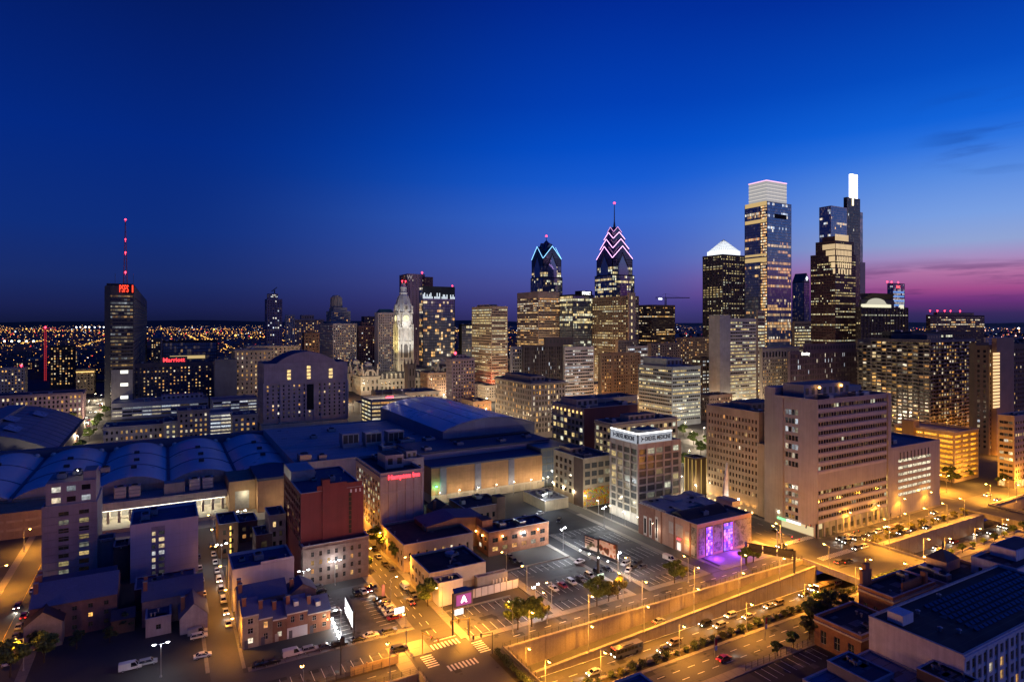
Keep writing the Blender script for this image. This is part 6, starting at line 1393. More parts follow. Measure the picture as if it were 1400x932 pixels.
# beige gridded office with uplit base (its long side looks east)
X0, Y0 = 255.0, 205.0; Y1 = y_on(966, X0)
HB = z_at(567, depth(X0, Y0)); B = [X0, Y0, X0 + 34, Y1, HB]
t = building('office_building', 'beige masonry office with a grid of small dark windows and an uplit base', B, 'office building', (.46, .37, .26), E=spec(cw=(Y1 - Y0) / 17, rh=3.7, fw=.5, fh=.52, sill=.24, base=7.5, top=2, lit=.05, pal='warm', dep=.4), N=None, roofc=(.05, .05, .08), units=3, pent=(.2, .3, .8, .7, 4), par=1.2)
for i in range(8):
  y = Y0 + 3 + (Y1 - Y0 - 6) * i / 7; light(t, (X0 - 1.3, y, 1.2), 1100, (1.0, .50, .12), .15, 'SPOT', 'up_light', (X0 - .1, y, 14), math.radians(85))
  MB().box(X0 - 1.6, y - .3, .2, X0 - 1.0, y + .3, 1.1).build('uplight_box', emit('uplight', (1, .6, .2), 4), t)
MB().box(X0 - .8, Y0 - 6.5, 0, X0 + 8, Y0 - .05, HB * .72).build('stair_tower', wall((.42, .33, .22)), t)
# big slab hospital
B = box_e(1059, 1118, 1217, 550, yb=736)
X0, Y0, X1, Y1, H = B; HW = surf('hospital_panel', (.32, .315, .30), .85, .14, .12, .25)
t = thing('hospital_building', 'tall slab hospital with window ribbons, blank concrete piers and a columned ground floor', 'hospital', ((X0 + X1) / 2, (Y0 + Y1) / 2, 0))
mb = MB(); zb1 = 6.2
rows_lower = spec(cw=1.9, rh=3.75, fw=.92, fh=.43, sill=.36, base=.5, top=.3, lit=.2, pal='office', floors=.7, run=3, lo=.15, hi=.9, split='row', ml=.4, mr=3.0, dep=.3)
zs1, zs2 = zb1 + 15.5, zb1 + 21.5
add_side(t, B, 'N', rows_lower, mb, zb1, zs1); mb.quads([[(X0, Y0, zs1), (X1, Y0, zs1), (X1, Y0, zs2), (X0, Y0, zs2)]])
add_side(t, B, 'N', spec(**{**rows_lower, 'lit': .06}), mb, zs2, H)
ea, eb = Y0 + (Y1 - Y0) * .42, Y0 + (Y1 - Y0) * .80
add_side(t, [X0, Y0, X1, ea, H], 'E', None, mb, 0, H); add_side(t, [X0, eb, X1, Y1, H], 'E', None, mb, 0, H)
add_side(t, [X0 + .6, ea, X1, eb, H], 'E', spec(cw=1.9, rh=3.75, fw=.88, fh=.6, sill=.2, base=.5, top=4, lit=.35, pal='cool', lo=.1, hi=.6, split='row', dep=.2), mb, zs2, H)
add_side(t, [X0 + .6, ea, X1, eb, H], 'E', spec(cw=1.9, rh=3.75, fw=.88, fh=.6, sill=.2, base=4.4, top=.3, lit=.6, pal='warm', lo=.2, hi=.9, split='row', dep=.2), mb, 0, zs1)
add_side(t, [X0 + .6, ea, X1, eb, H], 'E', None, mb, zs1, zs2)
for yy in (ea, eb): mb.quads([[(X0, yy, 0), (X0 + .6, yy, 0), (X0 + .6, yy, H), (X0, yy, H)]])
add_side(t, B, 'W', None, mb, 0, H); add_side(t, B, 'S', None, mb, 0, H); mb.quads([[(X0, Y0, zb1), (X1, Y0, zb1), (X1, Y0 + 7, zb1), (X0, Y0 + 7, zb1)], [(X0, Y0 + 7, 0), (X1, Y0 + 7, 0), (X1, Y0 + 7, zb1), (X0, Y0 + 7, zb1)]])
mb.build('wall', HW, t)
mb = MB()
for k in range(18):
  z = zs2 + .5 + k * (H - zs2 - .8) / max(1, round((H - zs2 - .8) / 3.75))
  if z > H - .6: break
  mb.box(X0 + .4, Y0 - .18, z - .15, X1 - 3, Y0 - .005, z + .95)
for k in range(4): z = zb1 + .5 + k * 3.68; mb.box(X0 + .4, Y0 - .18, z - .15, X1 - 3, Y0 - .005, z + .95)
mb.build('spandrel_band', surf('spandrel', (.43, .42, .42), .8, .12, .15, .2), t)
for i in range(13):
  x = X0 + (X1 - X0) * i / 12 ; MB().box(min(x, X1 - .9), Y0 + .1, 0, min(x, X1 - .9) + .9, Y0 + 1.0, zb1).build('column', HW, t)
MB().box(X1 - 2.6, Y0 - .5, 3, X1 - .02, Y0 - .05, H + .6).build('end_pier', HW, t)
mb = MB()
for k in range(4): mb.quads([[(X1 - 3.0, Y0 - .06, 7 + k * 3.9), (X1 - 2.65, Y0 - .06, 7 + k * 3.9), (X1 - 2.65, Y0 - .06, 10 + k * 3.9), (X1 - 3.0, Y0 - .06, 10 + k * 3.9)]], 0, (1.3, .8, .25))
mb.build('lit_slot', [GLASS], t, glow=True)
roof_kit(t, B, HW, roof((.07, .08, .13)), 1.0, 5, (.08, .45, .7, .95, 6.5))
MB().box(X0 + 20, Y0 + 12, H, X0 + 52, Y0 + 24, H + 4).build('roof_plant', HW, t); MB().box(X0 + .5, Y1 + .02, 0, X0 + 14, Y1 + 6, H + 4.5).build('rear_core', HW, t)
for (x, y) in ((X0 + 13, Y0 + 8), (X0 + 31, Y0 + 9)): light(t, (x, y, H + 5), 1500, (1, .4, .08), .4, name='roof_light'); MB().lathe(x, y, [(0, H + 4.6), (.6, H + 4.8), (.5, H + 5.5), (0, H + 5.7)], 8).build('roof_lamp', emit('sodium_lamp', (1, .45, .08), 14), t)
for i in range(6): light(t, (X0 + 5 + i * 12, Y0 + 3.5, 5), 700, (1, .52, .14), .3, name='soffit_light')
# lit ground-floor shops at the corner
MB().box(X0 - .3, Y0 + 2, .4, X0 - .02, Y0 + 18, 4.2).build('shop_window', emit('shop_glow', (1, .8, .42), .7), t); MB().box(X0 + .3, Y0 + 6.8, .4, X0 + 14, Y0 + 6.98, 4.0).build('shop_window', emit('shop_glow', (1, .8, .42), .7), t)
MB().box(X0 - .9, Y0 + 8, 3.6, X0 - .32, Y0 + 15, 4.6).build('shop_sign', emit('shop_sign_white', (1, 1, .9), 1.5), t); MB().box(X0 - .9, Y0 + 15.4, 3.4, X0 - .32, Y0 + 20, 4.4).build('shop_sign', emit('shop_sign_green', (.3, 1, .4), 1.2), t)
B = box_e(1217.5, 1218.5, 1285, 615, yb=707); B[3] = B[1] + 46
t = building('hospital_wing', 'lower blank hospital wing with six rows of white lit ribbon windows', B, 'hospital', (.36, .29, .23), N=None, wallm=HW, roofc=(.07, .09, .16), units=2, pent=(.05, .3, .5, .9, 3))
X0, Y0, X1, Y1, H = B; mb = MB(); xa, xb = X0 + (X1 - X0) * .13, X0 + (X1 - X0) * .80
for j in range(6):
  z = 9.5 + j * 3.3; n = 7; q = MB()
  for i in range(n): u0, u1 = xa + (xb - xa) * (i + .06) / n, xa + (xb - xa) * (i + .94) / n; q.quads([[(u0, Y0 - .04, z), (u1, Y0 - .04, z), (u1, Y0 - .04, z + 1.3), (u0, Y0 - .04, z + 1.3)]], 0, np.array((1, .86, .58)) * random.choice((.9, .8, 1.0, .5)))
  q.build('window_band', [GLASS], t, glow=True); MB().box(xa - .2, Y0 - .2, z - .3, xb + .2, Y0 - .02, z - .05).build('sill', HW, t)
mb = MB()
for i in range(9): x = xa + 2 + i * (xb - xa - 4) / 8; mb.box(x - .35, Y0 - .05, H - 6, x + .35, Y0 - .01, H - 2)
mb.build('slot_window', GLASS, t)
# orange lit garage
X1_, Y0_ = at_d(1305, CAM_H * F_PX / (660 - HOR)); B = [X1_, Y0_, x_on(1338, Y0_), y_on(1222, X1_), z_at(594, CAM_H * F_PX / (660 - HOR))]
B[3] = min(B[3], B[1] + 90)
gs = spec(cw=8.5, rh=3.15, fw=.96, fh=.56, sill=.38, lit=1.0, pal='sodium', base=.6, top=.6, lo=1.2, hi=1.6, split='row', dep=1.2)
t = building('parking_garage', 'tall parking garage glowing orange through its open decks', B, 'parking garage', (.42, .32, .2), E=gs, N=gs, roofc=(.3, .25, .18), units=0, par=1.1)
X0, Y0, X1, Y1, H = B
for k in range(5): light(t, (X0 + 8, Y0 + 8 + k * 16, H + 6), 3800, (1, .45, .06), .3, name='deck_light'); MB().tube((X0 + 8, Y0 + 8 + k * 16, H), (X0 + 8, Y0 + 8 + k * 16, H + 6), .12, n=4).lathe(X0 + 8, Y0 + 8 + k * 16, [(0, H + 6), (.4, H + 6.1), (0, H + 6.5)], 6).build('deck_pole', METAL, t)
MB().box(X0 - 1.6, Y0 + 22, 0, X0 + 5, Y0 + 29, H + 5).build('stair_tower', wall((.3, .2, .1)), t)
light(t, (X0 - 8, Y0 + 20, 8), 9000, (1, .45, .06), .4, name='wall_light'); light(t, (X0 + 6, Y0 - 8, 7), 9000, (1, .45, .06), .4, name='wall_light')
# brick block on the lot, utility block, low blocks
B = box_e(652, 668, 750, 731, yb=761)
bk = spec(cw=4.6, rh=3.9, fw=.55, fh=.5, sill=.28, base=.8, top=1.0, lit=.25, pal='warm', lo=.2, hi=1.0, split='each')
t = building('brick_building', 'two storey red brick building with a flat roof and wall lamps beside the lots', B, 'building', (.26, .12, .07), E=bk, N=bk, wallm=surf('red_brick', (.26, .12, .07), .9, .3, .5, .2), roofc=(.08, .08, .1), units=3)
X0, Y0, X1, Y1, H = B
for (x, y, c, p) in ((X0 - .8, Y0 + 4, (1, .5, .12), 500), (X0 - .8, Y0 + 10, (1, .5, .12), 400), (X0 + 6, Y0 - .9, (1, .55, .15), 500), (X0 + 23, Y0 - .9, (1, .55, .15), 500), (X0 + 16, Y0 - 1.2, (.85, .95, 1), 2600)):
  light(t, (x, y, H - 1.5), p, c, .2, name='wall_light'); MB().lathe(x, y, [(0, H - 1.5), (.35, H - 1.4), (.3, H - .9), (0, H - .8)], 8).build('wall_lamp', emit('wall_lamp_%d' % (p > 1000), c, 18), t)
MB().box(X0 + .2, Y0 + 6, H, X0 + 5, Y0 + 12, H + 4).build('stair_head', surf('red_brick', (.26, .12, .07), .9, .3, .5, .2), t)
B = box_e(716, 745, 777, 686, yb=699); building('utility_building', 'low windowless cream utility block at the back corner of the parking lot', B, 'building', (.5, .43, .28), wallm=surf('cream_block', (.50, .43, .28), .85, .15, .3, .2), roofc=(.3, .29, .28), units=3, par=.4)
B = box_e(614, 636, 689, 698, yb=718)
t = building('brick_building', 'old dark brick row with small windows below the arena front', B, 'building', (.2, .13, .1), E=punched(.1, 'warm'), N=punched(.12, 'warm', cw=3.2, rh=3.4, base=.8), units=2, roofc=(.05, .05, .06))
MB().box(B[2] - 4, B[1] - .3, 0, B[2] + .5, B[1] + 5, B[4] + 4).build('chimney_block', surf('dark_brick', (.12, .08, .06), .85), t)
def gable_house(name, label, B, ridge, wallc, roofc_, axis='Y', E=None, N=None, cat='house', chim=1):
  X0, Y0, X1, Y1, H = B; t = thing(name, label, cat, ((X0 + X1) / 2, (Y0 + Y1) / 2, 0)); wm = surf('house_wall', wallc, .9, .25, .3, .25); mb = MB()
  for s, sp in (('E', E), ('N', N), ('W', None), ('S', None)): add_side(t, B, s, sp, mb, 0, H)
  if axis == 'Y':
    xm = (X0 + X1) / 2; mb.quads([[(X0, Y0, H), (X1, Y0, H), (xm, Y0, H + ridge), (xm, Y0, H + ridge)], [(X1, Y1, H), (X0, Y1, H), (xm, Y1, H + ridge), (xm, Y1, H + ridge)]])
    R = [[(X0 - .4, Y1, H - .2), (X0 - .4, Y0 - .3, H - .2), (xm, Y0 - .3, H + ridge), (xm, Y1, H + ridge)], [(X1 + .4, Y0 - .3, H - .2), (X1 + .4, Y1, H - .2), (xm, Y1, H + ridge), (xm, Y0 - .3, H + ridge)]]
  else:
    ym = (Y0 + Y1) / 2; mb.quads([[(X0, Y1, H), (X0, Y0, H), (X0, ym, H + ridge), (X0, ym, H + ridge)], [(X1, Y0, H), (X1, Y1, H), (X1, ym, H + ridge), (X1, ym, H + ridge)]])
    R = [[(X0 - .2, Y0 - .4, H - .2), (X1 + .2, Y0 - .4, H - .2), (X1 + .2, ym, H + ridge), (X0 - .2, ym, H + ridge)], [(X1 + .2, Y1 + .4, H - .2), (X0 - .2, Y1 + .4, H - .2), (X0 - .2, ym, H + ridge), (X1 + .2, ym, H + ridge)]]
  mb.build('wall', wm, t); flush(t); R = np.array(R, float); up = R + np.array((0, 0, .12))
  MB().quads(up).quads(R[:, ::-1]).build('roof', roof(roofc_, 'shingle_roof'), t)
  for k in range(chim):
    x, y = (X0 + .8, Y0 + (Y1 - Y0) * (.3 + .4 * k)); MB().box(x - .5, y - .5, H - 1, x + .6, y + .6, H + ridge + 1.3).build('chimney', surf('chimney_brick', (.22, .1, .07), .9), t)
    MB().box(x - .6, y - .6, H + ridge + 1.3, x + .7, y + .7, H + ridge + 1.5).build('chimney_cap', CONCRETE, t)
  return t
gable_house('gabled_house', 'small dark gabled house with a yellow wall lamp beside the tall grey hotel', box_e(583, 596, 622, 700, yb=724), 3, (.2, .13, .1), (.05, .05, .07))
hx, hy_ = at(604, 722); hl_ = [o for o in COL.objects if o.get('label', '').startswith('small dark gabled')][0]; light(hl_, (hx + 1, hy_ - 3, 5), 700, (1, .6, .1), .2, name='wall_light')
B = box_e(592, 606, 640, 715, yb=738); gable_house('row_house', 'low pitched white-edged house roof in front of the small dark gabled house', B, 2.2, (.24, .16, .12), (.09, .1, .16), 'X')
# red painted tower and its brown base
B = box_e(409, 414, 504, 751, yb=805)
t = building('brick_building', 'brown stone warehouse base with many small arched lit windows below the red tower', B, 'building', (.22, .165, .14), E=punched(.3, 'warm', cw=3, rh=3.0, base=1, top=.6), N=spec(cw=3.0, rh=2.9, fw=.36, fh=.56, sill=.24, lit=.34, pal='warm', base=1, top=1, lo=.3, hi=1.3, split='each', dep=.25, ml=2, mr=2), roofc=(.12, .13, .2), units=0, cornice=.3, wallm=surf('brown_stone', (.22, .165, .14), .9, .25, .4, .25))
X0, Y0, X1, Y1, H = B
RB = [X0 - .02, Y0 + 3.5, x_on(497, Y0 + 3.5), Y0 + 40, z_at(676, depth(X0, Y0 + 3.5))]
REDW = surf('red_painted_wall', (.18, .05, .05), .88, .14, .2, .2)
t = building('apartment_building', 'tall tower with a blank dark red painted end wall and stepped top', RB, 'apartment block', E=spec(cw=3.6, rh=3.1, fw=.66, fh=.62, sill=.2, lit=.1, pal='warm', base=H, top=1, lo=.2, hi=.9), N=None, wallm=REDW, roofc=(.08, .10, .16), units=3, par=.3)
rx0, ry0, rx1, ry1, rh_ = RB; w = rx1 - rx0
MB().box(rx0 + w * .25, ry0 + .02, rh_ - .3, rx0 + w * .98, ry0 + .6, rh_ + 2.2).build('stepped_parapet', REDW, t); MB().box(rx0 + w * .33, ry0 - .35, H, rx0 + w * .45, ry0 + 2.5, rh_ + 4.4).build('chimney_stack', REDW, t); MB().box(rx0 + w * .45, ry0 - .2, H, rx0 + w * .72, ry0 - .02, rh_ + 2.8).build('wall_pilaster', REDW, t)
n = 9
for k in range(n): z = H + 2 + (rh_ - H - 5) * k / (n - 1); MB().box(rx0 + w * .755, ry0 - .08, z, rx0 + w * .80, ry0 - .01, z + 1.5).build('window', surf('dark_pane', (.012, .012, .015), .5), t)
for u in (.78, .86, .93): MB().box(rx0 + w * u, ry0 - .12, rh_ - 1.6, rx0 + w * (u + .025), ry0 - .01, rh_ - .4).build('vent_block', surf('white_block', (.7, .7, .7), .7), t)
MB().box(rx0, ry0 + 20, rh_, rx0 + 9, ry0 + 36, rh_ + 4).build('roof_plant', METAL, t)
# hotel with the red script sign
B = box_e(487, 520, 578, 651, yb=745)
hs = surf('hotel_stone', (.36, .32, .32), .85, .15, .2, .25)
t = building('hotel', 'grey ribbed hotel with a red script sign near its flat roof', B, 'hotel', E=spec(cw=3.6, rh=3.0, fw=.56, fh=.62, sill=.2, lit=.4, pal='office', base=4, top=2.5, lo=.3, hi=1.0), N=None, wallm=hs, roofc=(.05, .05, .055), units=2, pent=(.3, .3, .75, .6, 6), par=1.2, cornice=.5)
X0, Y0, X1, Y1, H = B
mb = MB()
for u in (0.01, .2, .4, .6, .8, .98): x = X0 + (X1 - X0) * u; mb.box(x - .35, Y0 - .35, 3, x + .35, Y0 - .02, H - 1)
mb.build('wall_rib', hs, t); MB().box(X0, Y0 - .25, H - 8, X1, Y0 - .02, H - 7.2).build('belt_course', hs, t)
letters('Hampton Inn', 2.7, emit('red_script', (1, .04, .06), 3.4), t, (X0 + (X1 - X0) * .54, Y0 - .6, H - .9), 'N', 1.0, .07)
B2 = [X1 - 4, Y0 + 14, X1 + 6, Y0 + 30, H + 2]
building('hotel_annex', 'narrow rear wing with small top windows behind the ribbed hotel', B2, 'hotel', N=punched(.15, 'warm', cw=3, rh=3.2), wallm=hs, units=1, pent=(.2, .1, .7, .5, 4), E=None)
# long beige arched-window building and black roofed neighbour
B = box_e(521, 552, 647, 748, yb=783); B[2] = min(B[2], B[0] + 44)
t = building('stone_building', 'long low beige building with small arched windows along the one-way street', B, 'building', (.35, .28, .2), E=spec(cw=3.6, rh=3.6, fw=.4, fh=.52, lit=.15, pal='warm', base=1, top=1, split='each'), N=spec(cw=3.4, rh=4.4, fw=.26, fh=.5, lit=.35, pal='warm', base=2.4, top=1.0, rows=1, lo=.3, hi=1.2, split='each'), roofc=(.04, .04, .05), units=1, par=.8)
X0, Y0, X1, Y1, H = B; gable_house('brick_hall', 'brown brick hall with a low stepped gable behind the long beige building', [X0 + 14, Y1 - 16, X0 + 40, Y1 - 2, H + 2.2], 1.6, (.28, .16, .1), (.12, .13, .2), 'Y', chim=0)
B = box_e(561, 587, 664, 786, yb=822)
t = building('warehouse', 'two storey warehouse with a flat black roof and a pale upper wall', B, 'building', (.36, .31, .25), E=spec(cw=3.4, rh=4.2, fw=.5, fh=.5, lit=.08, pal='warm', base=1, top=1, split='each'), N=None, roofc=(.022, .022, .025), units=1, par=.6)
X0, Y0, X1, Y1, H = B
MB().box(X0 + 9, Y0 - .12, 4.4, X1, Y0 - .01, H + .6).build('pale_wall', surf('pale_render', (.5, .48, .4), .8, .12), t); MB().lathe((X0 + X1) / 2 + 3, (Y0 + Y1) / 2 + 4, [(2.2, H), (2.2, H + 1.0), (0, H + 1.3)], 12).build('roof_fan', METAL, t)
WB = surf('white_render', (.62, .62, .64), .75, .1, .2, .12)
B = [X0 + 1.2, Y0 - 5.4, X0 + 10, Y0 - .15, 7.6]; building('annex', 'small white rendered annex in front of the black roofed warehouse', B, 'building', wallm=WB, roofc=(.06, .07, .1), units=1, par=.3)
fx0 = B[2] + .1; t = thing('fence_wall', 'long white panelled fence wall along the small lot beside the warehouse', 'wall', (fx0 + 10, Y0 - 4.6, 0))
for k in range(9): MB().box(fx0 + k * 2.45, Y0 - 4.9, 0, fx0 + k * 2.45 + 2.3, Y0 - 4.65, 3.0).build('panel', WB, t)
for k in range(10): MB().box(fx0 + k * 2.45 - .1, Y0 - 5.0, 0, fx0 + k * 2.45 + .06, Y0 - 4.55, 3.2).build('post', METAL, t)
light(t, (fx0 + 8, Y0 - 1.5, 3), 260, (.2, 1, .3), .2, name='green_light')
B = [X0 + 17, Y0 - 2.4, X0 + 29, Y0 - .15, 4.6]; t = building('porch_building', 'small grey building with a columned porch behind the white fence wall', B, 'building', (.3, .3, .3), N=None, units=0, roofc=(.1, .11, .14));
for k in range(5): MB().box(B[2] - 6 + k * 1.3, B[1] - .4, 0, B[2] - 5.6 + k * 1.3, B[1] - .05, 3.6).build('column', WB, t)
# left foreground towers
B = box_w(57, 133, 136, 687, yb=791)
X0, Y0, X1, Y1, H = B; B[3] = Y0 + 22; BEIGE = surf('beige_panel', (.34, .29, .28), .85, .14, .2, .25)
t = building('apartment_building', 'beige apartment tower with balconied top floor at the left and a few lit windows', B, 'apartment block', N=spec(cw=5.6, rh=3.0, fw=.5, fh=.56, sill=.22, lit=.45, pal='office', base=3, top=1.2, lo=.12, hi=.9, split='each', ml=6, mr=1), W=None, wallm=BEIGE, roofc=(.1, .12, .2), units=2, par=.6)
pz = z_at(655, depth(X1, Y0)); xa, xb = x_on(62, Y0), x_on(131, Y0)
mb = MB(); add_side(t, [xa, Y0 + .6, xb, Y0 + 18, pz], 'N', spec(cw=4, rh=4, fw=.6, fh=.5, lit=.3, pal='cool', lo=.2, hi=.8, base=.5, top=.5), mb, H, pz); add_side(t, [xa, Y0 + .6, xb, Y0 + 18, pz], 'W', None, mb, H, pz); add_side(t, [xa, Y0 + .6, xb, Y0 + 18, pz], 'E', None, mb, H, pz); mb.quads([[(xa, Y0 + .6, pz), (xb, Y0 + .6, pz), (xb, Y0 + 18, pz), (xa, Y0 + 18, pz)]]); mb.build('penthouse', BEIGE, t); flush(t)
for k in range(4): roof_unit(t, xa + 4 + k * 4.4, Y0 + 8 + (k % 2) * 4, pz, 3, 3, 2)
MB().box(xb - 4, Y0 + 2, pz, xb, Y0 + 12, pz + 3).build('stair_head', BEIGE, t); light(t, (xb - 6, Y0 + 5, pz + 3), 500, (1, .85, .5), .2, name='roof_light'); MB().lathe(xb - 6, Y0 + 5, [(0, pz + 2.8), (.25, pz + 3), (0, pz + 3.3)], 6).build('roof_lamp', emit('roof_lamp', (1, .9, .6), 15), t)
mb = MB()
for k in range(9): mb.box(X0 + .5, Y0 - .14, 3 + k * 2.72, X1 - .2, Y0 - .01, 3.22 + k * 2.72)
mb.build('floor_line', surf('beige_line', (.27, .23, .22), .85), t)
B = box_e(178, 178, 271, 722, yb=797, deep=22)
X0, Y0, X1, Y1, H = B; WT = surf('white_panel', (.50, .47, .53), .8, .08, .2, .16)
t = building('apartment_building', 'plain white apartment block with one recessed column of small windows', B, 'apartment block', N=None, wallm=WT, roofc=(.10, .12, .2), units=2, par=1.1, E=None)
w = X1 - X0
MB().box(X0 + w * .30, Y0 - .08, 1, X0 + w * .50, Y0 - .01, H - .6).build('window_column', surf('grey_strip', (.30, .28, .32), .8), t)
for k in range(7):
  z = 1.6 + k * (H - 3) / 7
  for (u, ww) in ((.31, .05), (.41, .08)):
    g = random.choice(((.6, .45, .25), (.5, .5, .5), (.02, .02, .02), (.02, .02, .02), (.03, .03, .03), (.5, .2, .2))); MB().quads([[(X0 + w * u, Y0 - .1, z), (X0 + w * (u + ww), Y0 - .1, z), (X0 + w * (u + ww), Y0 - .1, z + 1.4), (X0 + w * u, Y0 - .1, z + 1.4)]], 0, g).build('window', [GLASS], t, glow=True)
    MB().box(X0 + w * u - .1, Y0 - .2, z - .25, X0 + w * (u + ww) + .1, Y0 - .09, z - .1).build('sill', WT, t)
mb = MB()
for k in range(1, 7): z = 1.2 + k * (H - 3) / 7; mb.box(X0 + .3, Y0 - .03, z - .04, X0 + w * .29, Y0 - .005, z + .04); mb.box(X0 + w * .51, Y0 - .03, z - .04, X1 - .3, Y0 - .005, z + .04)
mb.build('panel_joint', surf('joint_grey', (.36, .34, .38), .9), t)
# dim low blocks between the two towers and the dock
for (xl, xc, xr, yt, yb, lab, c) in ((130, 132, 158, 735, 781, 'low blue-roofed shed squeezed between the two left towers', (.25, .22, .22)), (155, 157, 178, 742, 784, 'narrow dark brick house right of the blue-roofed shed', (.12, .07, .06)),
                  (295, 299, 325, 720, 764, 'dark brick block with yellow stair windows beside the narrow street', (.14, .08, .05)), (322, 326, 352, 717, 742, 'low dark workshop beyond the brick block with stair windows', (.1, .08, .08)), (362, 368, 391, 708, 768, 'grey rendered narrow block left of the red tower', (.24, .21, .2)), (345, 350, 372, 735, 772, 'low dark house below the grey narrow block', (.1, .08, .08))):
  B = box_e(xl, xc, xr, yt, yb=yb); B[3] = min(B[3], B[1] + 26)
  t = building('low_building', lab, B, 'building', c, E=punched(.15, 'warm'), N=punched(.12, 'warm', base=1, top=.8), units=1, roofc=(.07, .08, .12))
  if 'stair windows beside' in lab:
    for k in range(5): MB().box(B[2] - 3, B[1] - .1, 1.5 + k * 2.4, B[2] - 2.4, B[1] - .02, 3 + k * 2.4).build('lit_window', emit('stair_yellow', (1, .65, .12), 1.6), t)
# left foreground houses
gable_house('brick_house', 'wide old house with a blue slate gable roof nearest the left street', box_e(40, 40, 160, 832, yb=880, deep=17), 4.2, (.2, .11, .09), (.14, .17, .27), 'X', N=spec(cw=4, rh=3.4, fw=.3, fh=.45, lit=.12, pal='warm', base=1, top=.8, split='each'), chim=2)
gable_house('gabled_house', 'pale end-gabled house facing the dark lot at lower left', box_e(32, 32, 85, 858, yb=892, deep=7), 3.6, (.30, .25, .2), (.05, .03, .04), 'Y', chim=0)
gable_house('gabled_house', 'pale house with a steep white-edged gable end beside the narrow street', box_e(246, 246, 284, 846, yb=868, deep=12), 4.0, (.40, .35, .36), (.13, .15, .24), 'Y', chim=1)
building('low_house', 'stepped pale rear house with two small windows left of the steep gable', box_e(199, 199, 234, 848, yb=872, deep=9), 'house', (.36, .31, .32), N=spec(cw=5, rh=3, fw=.25, fh=.4, lit=.3, pal='warm', base=1, top=.6, split='each'), units=0, roofc=(.1, .11, .18), par=.3)
gable_house('row_house', 'long grey slate-roofed row house behind the stepped pale rear house', box_e(194, 194, 278, 822, yb=858, deep=12), 3.4, (.22, .16, .16), (.12, .14, .22), 'X', chim=2)
building('low_building', 'dark red walled store with a flat blue roof below the plain white block', box_e(184, 184, 268, 808, yb=836, deep=11), 'building', (.14, .05, .05), N=punched(.05), units=2, roofc=(.12, .14, .22), par=.4)
gable_house('row_house', 'dark slate-roofed house tucked behind the wide old house by the left street', box_e(44, 44, 158, 815, yb=846, deep=13), 3.4, (.15, .1, .09), (.09, .1, .16), 'X', chim=2)
gable_house('outbuilding', 'small lean brick outbuilding in the dark gap between the two groups of old houses', box_e(152, 152, 184, 848, yb=868, deep=7), 1.6, (.14, .08, .06), (.06, .06, .09), 'X', chim=0)
# white gable block and the row houses by the narrow street
B = box_e(312, 318, 402, 782, yb=836); B[3] = min(B[3], B[1] + 20)
t = building('apartment_building', 'white walled block with a stepped parapet behind the row houses', B, 'apartment block', N=None, E=punched(.2, 'warm', cw=3), wallm=surf('white_wall', (.50, .48, .5), .8, .1, .2, .2), roofc=(.1, .13, .22), units=2, par=.8)
MB().box(B[0] + (B[2] - B[0]) * .45, B[1] - .02, B[4], B[2], B[1] + .4, B[4] + 1.8).build('stepped_parapet', surf('white_wall', (.50, .48, .5), .8, .1, .2, .2), t)
row = [(331, 354, 842, (.46, .38, .24), 'cream end row house with a corner shop front on the narrow street'), (354, 373, 845, (.30, .22, .15), 'tan brick row house second from the corner, three windows high'), (373, 392, 846, (.22, .12, .08), 'dark brown brick row house between the tan one and the white-fronted one'), (392, 421, 838, (.27, .13, .09), 'red brick row house with a white ground floor and a roof dormer'), (421, 452, 838, (.24, .12, .08), 'red brick end row house with a lamp beside the billboard lot')]
xrow = None; Yr = None
for i, (xl, xr, yt, c, lab) in enumerate(row):
  if i == 0:
    d_ = CAM_H * F_PX / (888 - HOR); X0, Y0 = at_d(xl, d_); Yr = Y0; xrow = X0
  X0 = xrow; X1 = x_on(xr, Yr); xrow = X1; dd = depth(X0, Yr); H = z_at(yt, dd); B = [X0, Yr, X1 - .05, Yr + 11, H]
  ws = spec(cw=2.6 if i != 0 else 3, rh=3.1, fw=.4, fh=.55, sill=.22, base=.7, top=.6, lit=.12, pal='warm', split='each', frame=surf('white_sash', (.6, .58, .52), .6), dep=.18, ml=.4, mr=.4)
  t = gable_house('row_house', lab, B, 2.6, c, (.15, .18, .29), 'X', E=ws if i == 0 else None, N=ws, chim=1)
  MB().box(B[0], B[1] - .35, H - .5, B[2], B[1] - .02, H - .1).build('cornice', surf('white_sash', (.6, .58, .52), .6), t)
  MB().box(B[0] + .6, B[1] - .1, .1, B[0] + 1.6, B[1] - .02, 2.4).build('door', surf('door_paint', random.choice(((.3, .05, .04), (.1, .1, .12), (.4, .36, .3))), .5), t)
  if i == 3: MB().box(B[0] + .1, B[1] - .09, .05, B[2] - .1, B[1] - .012, 3.2).build('white_front', WB, t);
  if i in (3, 4):
    xm = (B[0] + B[2]) / 2; MB().box(xm - .7, B[1] + 1.6, H + .5, xm + .7, B[1] + 4, H + 2.2).build('dormer', surf('white_sash', (.6, .58, .52), .6), t)
  if i == 4: light(t, (B[2] - 1, B[1] - .9, 3.4), 420, (1, .55, .15), .15, name='wall_light'); MB().lathe(B[2] - 1, B[1] - .6, [(0, 3.2), (.2, 3.3), (0, 3.7)], 6).build('wall_lamp', emit('wall_lamp_0', (1, .55, .15), 18), t)
gable_house('row_house', 'blue slate-roofed rear house behind the cream corner row house', [19.8, Yr + 12, 34, Yr + 22, 9.0], 3, (.2, .16, .18), (.13, .16, .26), 'X', chim=2)
gable_house('row_house', 'narrow slate-roofed rear house behind the middle of the brick row', [35, Yr + 12, 43, Yr + 20, 8.2], 2.6, (.18, .13, .13), (.12, .14, .23), 'Y', chim=1)
